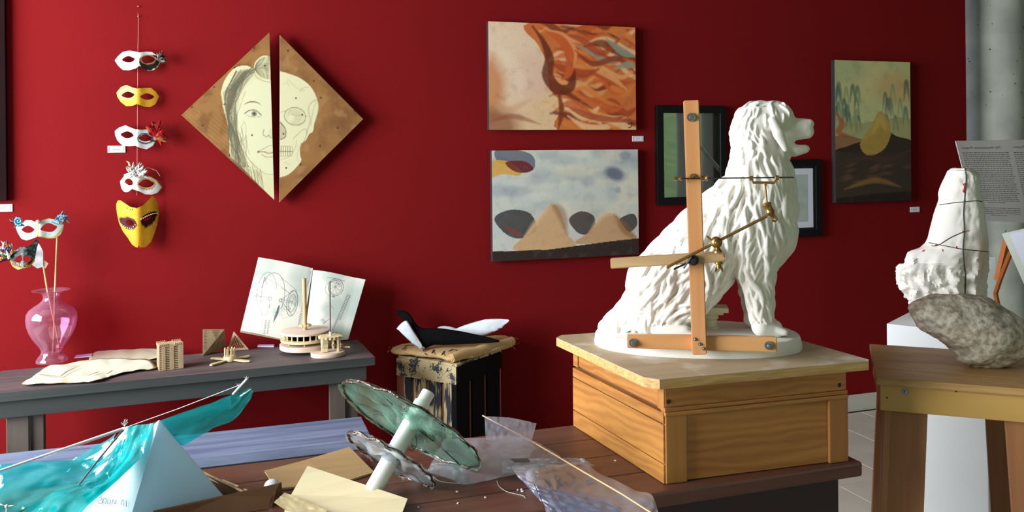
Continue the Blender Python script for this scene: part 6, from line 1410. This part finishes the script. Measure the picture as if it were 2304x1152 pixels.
bm = BM(); lathe(bm, [(.014, -.002), (.0155, .002), (.0145, .012), (.009, .016), (.006, .020)], 20, DP(1560, 585, w0+34), dw); add('black_knob', bm, m_iron, pf, smooth=45)
bm = BM(); tube(bm, [DP(1516, 606, w0+44), DP(1560, 585, w0+46), DP(1568, 578, w0+46)], [.0042, .0036, .003], 8, flat=.5); tube(bm, [DP(1538, 604, w0+46), DP(1556, 578, w0+48)], .0026, 6); add('lever', bm, m_iron, pf, smooth=50)
# ================================================================== RIGHT SIDE: STOOL, ROCK, PEDESTALS, PANELS
m_stt = wood('worn_pine_top', (196, 158, 100), (154, 114, 66), 'x', 16, .5, .6, ring=.12)
m_sta = wood('yellow_pine_apron', (204, 164, 92), (184, 140, 72), 'x', 12, .45, .6, bump=.05)
m_stl = wood('pine_leg_lit', (190, 132, 82), (146, 94, 56), 'z', 20, .5, .5, knots=True)  # lighter copy of the leg pine, toned as the lit boards
m_std = wood('pine_leg_shaded', (172, 116, 72), (128, 82, 50), 'z', 20, .55, .5)  # same pine darkened: the shade on these boards is in the colour
SZ = .90
Sa = onz(1972, 850, SZ); Sb = onz(2304, 875, SZ); Sl = onz(1932, 772, SZ)
sx = (Sb-Sa).normalized(); sy = Vector((-sx.y, sx.x, 0)); sa = math.atan2(sx.y, sx.x); SD = (Sl-Sa).dot(sy); SW = .50; RS = RZ(sa)
st = thing('modelling_stool', 'tall wooden modelling stool carrying the grey rock', 'stool', Sa+sx*SW/2+sy*SD/2-Vector((0, 0, SZ)), sa)
def sp_(u, v, z): return Sa+sx*u+sy*v+Vector((0, 0, z-SZ))
nbd = 4
for k in range(nbd):
    w = SD/nbd; bm = BM(); box(bm, sp_(SW/2, w*(k+.5), SZ-.011), (SW, w-.0012, .022), RS, bev=.002); add('top_board', bm, m_stt, st)
def aprn(c, size, rot, mat=m_sta): bm = BM(); box(bm, c, size, rot, bev=.003); return add('apron', bm, mat, st)
AH = .082
aprn(sp_(SW/2, .030, SZ-.022-AH/2), (SW-.02, .024, AH), RS); aprn(sp_(SW/2, SD-.03, SZ-.022-AH/2), (SW-.02, .024, AH), RS)
aprn(sp_(.022, SD/2, SZ-.022-AH/2), (.024, SD-.085, AH), RS, m_stl); aprn(sp_(SW-.022, SD/2, SZ-.022-AH/2), (.024, SD-.085, AH), RS, m_stl)
zt = SZ-.022
for iu in (0, 1):
    for iv in (0, 1):
        su, sv = (-1 if iu == 0 else 1), (-1 if iv == 0 else 1)
        u0, v0 = (.045 if iu == 0 else SW-.045), (.050 if iv == 0 else SD-.050)
        def lq(u, v, z): k = (zt-z)*.05; return sp_(u+su*k, v+sv*k, z)
        # board facing along the apron and a narrow board round the corner
        for nm, (a0, a1, b0_, b1_), mt in (('leg_board', (0.0, .105, 0.0, .022), m_std), ('leg_board', (-.006, .016, -.0, .075), m_stl)):
            us = [u0-su*a for a in (a0, a1)]; vs_ = [v0-sv*b for b in (b0_, b1_)]
            if nm and mt is m_stl: us = [u0+su*.018, u0-su*.002]; vs_ = [v0+sv*.004, v0-sv*.060]
            bm = BM(); q = [(us[0], vs_[0]), (us[1], vs_[0]), (us[1], vs_[1]), (us[0], vs_[1])]; top_ = [bm.verts.new(lq(a, b, zt-.001)) for a, b in q]; kx = 1.0
            bot_ = [bm.verts.new(lq(a, b, .0)) for a, b in q]
            bm.faces.new(top_); bm.faces.new(bot_[::-1])
            for i in range(4): bm.faces.new((top_[i], bot_[i], bot_[(i+1) % 4], top_[(i+1) % 4]))
            fixn(bm); bmesh.ops.bevel(bm, geom=bm.edges[:], offset=.0015, segments=1, affect='EDGES'); add('leg_board', bm, mt, st)
fp = lambda px, py: onp(px, py, sp_(0, .0175, 0), -sy)
bm = BM(); disc_bolt(bm, fp(2037, 883), -sy, .010, .005); add('bolt', bm, m_steel, st, smooth=40)
bm = BM()
for q in ((2096, 869), (2151, 880), (2232, 874), (1996, 895)): disc_bolt(bm, fp(*q), -sy, .0032, .001)
add('screws', bm, pbr('rusty_screw', (92, 66, 34), .7), st, kind='stuff')

# ---- rock
m_rock, n, l, b = newmat('rock'); b.inputs['Roughness'].default_value = .9
tc = n.new('ShaderNodeTexCoord'); t1 = n.new('ShaderNodeTexNoise'); t1.inputs['Scale'].default_value = 60; t1.inputs['Detail'].default_value = 12; l.new(tc.outputs['Object'], t1.inputs['Vector'])
a = n.new('ShaderNodeAttribute'); a.attribute_name = 'Col'; r = n.new('ShaderNodeValToRGB'); e = r.color_ramp.elements; e[0].position = .36; e[1].position = .64; e[0].color = (.48, .46, .42, 1); e[1].color = (1, 1, 1, 1); l.new(t1.outputs['Fac'], r.inputs['Fac'])
mm = n.new('ShaderNodeMix'); mm.data_type = 'RGBA'; mm.blend_type = 'MULTIPLY'; mm.inputs[0].default_value = 1; l.new(a.outputs['Color'], mm.inputs[6]); l.new(r.outputs['Color'], mm.inputs[7]); l.new(mm.outputs[2], b.inputs['Base Color'])
bp = n.new('ShaderNodeBump'); bp.inputs['Strength'].default_value = .7; bp.inputs['Distance'].default_value = .006; l.new(t1.outputs['Fac'], bp.inputs['Height']); l.new(bp.outputs[0], b.inputs['Normal'])
rc_ = sp_(SW*.56, SD*.47, SZ); tt = depth(rc_); k_ = tt/F_PX
Ro = [(2048, 692), (2060, 676), (2090, 668), (2150, 664), (2205, 668), (2240, 682), (2270, 700), (2300, 722), (2318, 750), (2312, 790), (2285, 815), (2250, 824), (2190, 826), (2168, 818), (2150, 800), (2132, 778), (2104, 758), (2075, 738), (2056, 714)]
def outline_solid(px, center, depth_r, u_ax, nrings=40, nseg=56, rough=0.004, seed=1.0, flat_fn=None):
    """turn a measured outline into a solid: horizontal slices, each an ellipse with its own depth"""
    Lp = smoothpts([Vector((q[0], q[1], 0)) for q in px], 8, True); ys = [p.y for p in Lp]; y0, y1 = min(ys), max(ys); bm = BM(); rows = []
    for j in range(nrings+1):
        f = .5-.5*math.cos(math.pi*j/nrings); y = y0+(y1-y0)*min(max(f, .002), .998); xs = []
        for i in range(len(Lp)):
            p, q = Lp[i], Lp[(i+1) % len(Lp)]
            if (p.y-y)*(q.y-y) <= 0 and p.y != q.y: xs.append(p.x+(q.x-p.x)*(y-p.y)/(q.y-p.y))
        xa, xb = min(xs), max(xs); pa, pb_ = onp(xa, y, center, FW), onp(xb, y, center, FW); c = (pa+pb_)/2; hw = (pb_-pa).length/2; row = []
        for k in range(nseg):
            a_ = 2*math.pi*k/nseg; p = c+RT*(hw*math.cos(a_))-FW*(depth_r(f, hw)*math.sin(a_)); row.append(bm.verts.new(p))
        rows.append(row)
    for j in range(nrings):
        for k in range(nseg): bm.faces.new((rows[j][k], rows[j][(k+1) % nseg], rows[j+1][(k+1) % nseg], rows[j+1][k]))
    bm.faces.new(rows[0][::-1]); bm.faces.new(rows[-1]); fixn(bm); return bm
bm = outline_solid(Ro, rc_, lambda f, hw: min(hw, .10)*1.0*math.sin(math.pi*min(.96, max(.06, f)))**.6+.004, RT, 64, 110)
bm.normal_update()
for v in bm.verts:
    nrm = v.normal; v.co += nrm*(.007*mnoise.fractal(v.co*18, 1.0, 2.0, 5)+.004*(abs(nz(v.co, 9, 3))))
# sawn facet low on the front left
fn_ = (-FW*.75-RT*.45-UP*.32).normalized(); fcn = onp(2150, 770, rc_-FW*.082, FW)
for v in bm.verts:
    s = (v.co-fcn).dot(fn_)
    if s > 0: v.co -= fn_*s*.97
zmin = min(v.co.z for v in bm.verts)
for v in bm.verts:
    v.co.z += SZ-zmin-.004
    if v.co.z < SZ+.001: v.co.z = SZ+.001
cols = []
for v in bm.verts:
    s = (v.co-Vector((0, 0, SZ-zmin-.004))-fcn).dot(fn_); k = 1 if s > -.005 else 0
    g = np.array(lin((212, 202, 186)))*(1+.35*mnoise.fractal(v.co*9, 1, 2, 4)); f_ = np.array(lin((196, 196, 200))); w = max(0, min(1, nz(v.co, 14, 6)*2.5)); g = g*(1-.45*w)+np.array(lin((150, 124, 98)))*.45*w
    cols.append(f_ if k else g)
me = bpy.data.meshes.new('rock'); bm.to_mesh(me); bm.free(); colourise(me, np.clip(np.array(cols), 0, 1)); tk = add('rock', me, m_rock, smooth=70); tag(tk, 'rough grey rock with a sawn pale face lying on the wooden stool', 'rock')

# ---- white pedestal and the plaster block on it
m_ped = pbr('white_pedestal_paint', (240, 246, 248), .6, var=.03, scale=5)
PZ = .90
Pa = onz(1995, 728, PZ); Pl = onz(2046, 702, PZ); py2 = (Pl-Pa).normalized(); px2 = Vector((py2.y, -py2.x, 0)); pw2 = .36
ppa = math.atan2(px2.y, px2.x)
pc_ = Pa+px2*pw2/2+py2*pw2/2
pd_ = thing('white_pedestal', 'white square pedestal behind the stool carrying the wired plaster block', 'pedestal', (pc_.x, pc_.y, 0), ppa)
bm = BM(); box(bm, (pc_.x, pc_.y, PZ/2), (pw2, pw2, PZ), RZ(ppa), bev=.003); add('pedestal_box', bm, m_ped, pd_)
So = [(2140, 380), (2166, 377), (2190, 379), (2214, 392), (2212, 410), (2218, 440), (2226, 470), (2224, 500), (2228, 540), (2222, 600), (2222, 660), (2214, 704), (2200, 716), (2100, 716), (2078, 700), (2060, 684), (2036, 655), (2024, 626), (2026, 600), (2048, 572), (2084, 548), (2094, 520), (2104, 480), (2114, 450), (2114, 432), (2126, 402)]
pcz = pc_.copy(); pcz.z = PZ
bm = outline_solid(So, pcz, lambda f, hw: (.055+.06*f)*(1 if .02 < f < .985 else .7), RT, 110, 150)
bm.normal_update()
for v in bm.verts:
    x, y = to_px(v.co); low = max(0, min(1, (y-560)/60)); smoothface = max(0, min(1, (2165-x)/20))*max(0, min(1, (560-y)/30)); am = (.004+.012*low)*(1-smoothface*.9)
    q = v.co*24; fct = (mnoise.cell(v.co*30) - .5)*.6; v.co += v.normal*(am*(mnoise.fractal(q, 1, 2, 4)*1.6+fct*.5))
# chiselled facets on the right flank
for c0, nn in (((2200, 470), (.8, -.55, .12)), ((2206, 620), (.7, -.7, -.08)), ((2185, 395), (.5, -.5, .75)), ((2120, 420), (-.6, -.72, .2)), ((2130, 500), (-.42, -.9, .12))):
    nv_ = (RT*nn[0]+FW*nn[1]+UP*nn[2]).normalized(); cpt = onp(c0[0], c0[1], pcz-FW*.070, FW) if nn[0] > 0 else onp(c0[0], c0[1], pcz-FW*.062, FW)
    for v in bm.verts:
        s = (v.co-cpt).dot(nv_); x, y = to_px(v.co)
        if s > 0 and abs(x-c0[0]) < 70 and abs(y-c0[1]) < 95: v.co -= nv_*s*.55
zmin = min(v.co.z for v in bm.verts)
for v in bm.verts: v.co.z = max(v.co.z+(PZ-zmin if zmin < PZ else 0)*0, PZ+.0005)
bvs = BVHTree.FromBMesh(bm)
blk = thing('plaster_block', 'rough white plaster block wrapped with dark wire and marked with red', 'sculpture', pcz)
add('block', bm, m_plaster, blk, smooth=35)
def on_block(x, y, off=.0015):
    d = ray(x, y).normalized(); loc, nr, _, _ = bvs.ray_cast(CAMP, d); return (loc-d*off) if loc is not None else None
m_wire2 = pbr('black_binding_wire', (52, 50, 52), .6)
for w_, q in enumerate(([(2171, 378), (2174, 400), (2171, 440), (2168, 480), (2170, 520), (2167, 560), (2172, 620), (2171, 680)], [(2114, 461), (2140, 457), (2170, 454), (2200, 452), (2224, 457)], [(2090, 546), (2120, 552), (2168, 561), (2200, 564), (2223, 567)], [(2169, 521), (2140, 534), (2110, 552), (2096, 553)])):
    pts = []
    for p in smoothpts([Vector((a_, b_, 0)) for a_, b_ in q], 8): h = on_block(p.x, p.y); pts += [h] if h is not None else []
    if len(pts) > 2: bm = BM(); tube(bm, pts, .0016 if w_ else .0021, 6); add('wire', bm, m_wire2, blk, smooth=True)
bm = BM()
for q in ([(2171, 412), (2170, 422), (2169, 434)], [(2168, 413), (2167, 432)], [(2166, 521), (2180, 519)], [(2066, 560), (2080, 566)], [(2070, 556), (2074, 566), (2081, 562)], [(2104, 552), (2110, 550)], [(2121, 561), (2122, 566)], [(2152, 554), (2153, 560)]):
    pts = [on_block(*p, .0008) for p in q]; pts = [p for p in pts if p is not None]
    if len(pts) > 1: tube(bm, pts, .0028, 6, flat=.5)
add('red_marks', bm, pbr('red_crayon', (206, 36, 40), .8), blk, kind='stuff')

# ---- narrow white box standing further back
q0, q1 = ont(2215, 578, 3.75), ont(2250, 578, 3.75); bm = BM(); c = (q0+q1)/2; box(bm, (c.x, c.y+.06, q0.z/2), ((q1-q0).length, .12, q0.z), RZ(-YAW), bev=.002)
tb = thing('narrow_pedestal', 'narrow white box pedestal standing behind the plaster block', 'pedestal', (c.x, c.y+.06, 0)); add('pedestal_box', bm, m_ped, tb)

# ---- clear text panel seen from its back, lettering reversed
m_pan = film('frosted_acrylic', (.80, .80, .80), .42, (.48, .48, .46), .06, .2, .0, 5)
ti = Vector((math.cos(math.radians(-62)), math.sin(math.radians(-62)), 0)); tn = Vector((-ti.y, ti.x, 0))
tO = ont(2150, 318, 4.05); a30 = math.radians(38); tv_ = (-UP*math.cos(a30)+tn*math.sin(a30)).normalized()
PWd, PHt = .62, .50
tpn = thing('text_panel', 'tilted translucent text panel with reversed black lettering by the concrete column', 'sign', tO+tv_*PHt)
nn_ = ti.cross(tv_).normalized(); nn_ = nn_ if nn_.dot(FW) < 0 else -nn_
bm = BM(); prism(bm, [tO, tO+ti*PWd, tO+ti*PWd+tv_*PHt, tO+tv_*PHt], -nn_*.004); fixn(bm); add('acrylic_sheet', bm, m_pan, tpn)
bm = BM(); tube(bm, [tO, tO+tv_*PHt], .0022, 6); add('bright_edge', bm, m_ped, tpn)
m_txt = pbr('printed_text', (44, 38, 40), .8)
def lettering(txt, o, size, shear):
    cu_ = bpy.data.curves.new('t', 'FONT'); cu_.body = txt; cu_.size = size; cu_.shear = shear; cu_.align_x = 'LEFT'; ob = bpy.data.objects.new('t', cu_); COL.objects.link(ob)
    me = bpy.data.meshes.new_from_object(ob.evaluated_get(bpy.context.evaluated_depsgraph_get())); bpy.data.objects.remove(ob)
    wmax = max((v.co.x for v in me.vertices), default=0); M_ = Matrix((-ti, -tv_, nn_)).transposed().to_4x4(); M_.translation = o; me.transform(M_); return me, wmax
e1 = onp(2292, 336, tO+nn_*.0012, nn_); 
def pnl(px, py): return onp(px, py, tO+nn_*.0012, nn_)
r0 = pnl(2254, 334); l0 = pnl(2163, 333); wpx = (r0-l0).length
me, wm = lettering('The Renaissance Project', r0, .1, .35); 
bpy.data.meshes.remove(me); sz = .1*wpx/wm
me, _ = lettering('The Renaissance Project', r0, sz, .35); add('heading', me, m_txt, tpn)
c2o = pnl(2279, 333)+ti*wpx; me, _ = lettering('The Renaissance Project', c2o, sz, .35); add('heading', me, m_txt, tpn)
bm = BM(); rnd = random.Random(5)
for col_ in range(2):
    off = ti*(col_*((pnl(2279, 333)-l0).length))
    for k in range(34):
        if k in (27, 28): continue
        s0 = l0+tv_*(.028+k*.0118)+off; x = .0; wl = wpx*(1.12 if k not in (26, 33) else .4)
        if k in (26, 33): x = wpx*.35; wl += x
        while x < wl:
            w = rnd.uniform(.004, .013); c = s0+ti*(x+w/2); h = rnd.uniform(.0022, .0034); prism(bm, [c-ti*w/2, c+ti*w/2, c+ti*w/2+tv_*h, c-ti*w/2+tv_*h], nn_*.0003); x += w+.0035
add('body_text', bm, m_txt, tpn, kind='stuff')
# floor easel that holds the panel (hidden leg) and the framed board with its orange leg
m_or = wood('orange_easel_wood', (196, 112, 48), (158, 84, 34), 'z', 30, .5)
bm = BM(); cp = tO+ti*.3+tv_*PHt; tube(bm, [Vector((cp.x, cp.y, 0)), cp-nn_*.02], .012, 8); add('stand', bm, m_steel, tpn)
bo = ont(2254, 526, 3.35); bi = Vector((math.cos(math.radians(-48)), math.sin(math.radians(-48)), 0)); bnn = Vector((-bi.y, bi.x, 0)); bv = (-UP*math.cos(math.radians(52))-bnn*math.sin(math.radians(52))*-.35+RT*.33).normalized()
bo1 = ont(2330, 508, 3.2); bo2 = ont(2304, 640, 3.1); eu, ev = (bo1-bo), (bo2-bo)
bd = thing('mounted_print', 'tilted white mounted print with a pale acrylic edge at the right border', 'print', bo)
nb_ = eu.cross(ev).normalized(); nb_ = nb_ if nb_.dot(FW) < 0 else -nb_
ev2 = ev*1.6; eu2 = eu*2.2
bm = BM(); prism(bm, [bo, bo+eu2, bo+eu2+ev2, bo+ev2], -nb_*.02); fixn(bm); add('acrylic_edge', bm, pbr('pale_green_acrylic', (196, 206, 196), .3), bd)
bm = BM(); k1 = .16; prism(bm, [bo+eu2*k1*.6+ev2*.03+nb_*.0005, bo+eu2*.97+ev2*.03+nb_*.0005, bo+eu2*.97+ev2*.95+nb_*.0005, bo+eu2*k1*.6+ev2*.95+nb_*.0005], nb_*.001); fixn(bm); add('print_face', bm, pbr('lavender_white_print', (208, 212, 228), .7), bd)
bm = BM(); lg = ont(2252, 600, 3.5); box(bm, (ont(2262, 590, 3.3)+Vector((.03, .04, -.0))), (.02, .02, .16), Matrix.Rotation(math.radians(14), 3, FW)); tube(bm, [ont(2274, 568, 3.28), ont(2250, 630, 3.3), ont(2240, 660, 3.3)*1.0], .011, 6, flat=.7); cb_ = ont(2240, 660, 3.3); tube(bm, [cb_, Vector((cb_.x+.16, cb_.y-.10, 0))], .011, 6, flat=.7); tube(bm, [bo+eu2*.5+ev2*.6-nb_*.02, Vector((bo.x+.55, bo.y-.25, 0))], .011, 6); add('easel_leg', bm, m_or, bd)
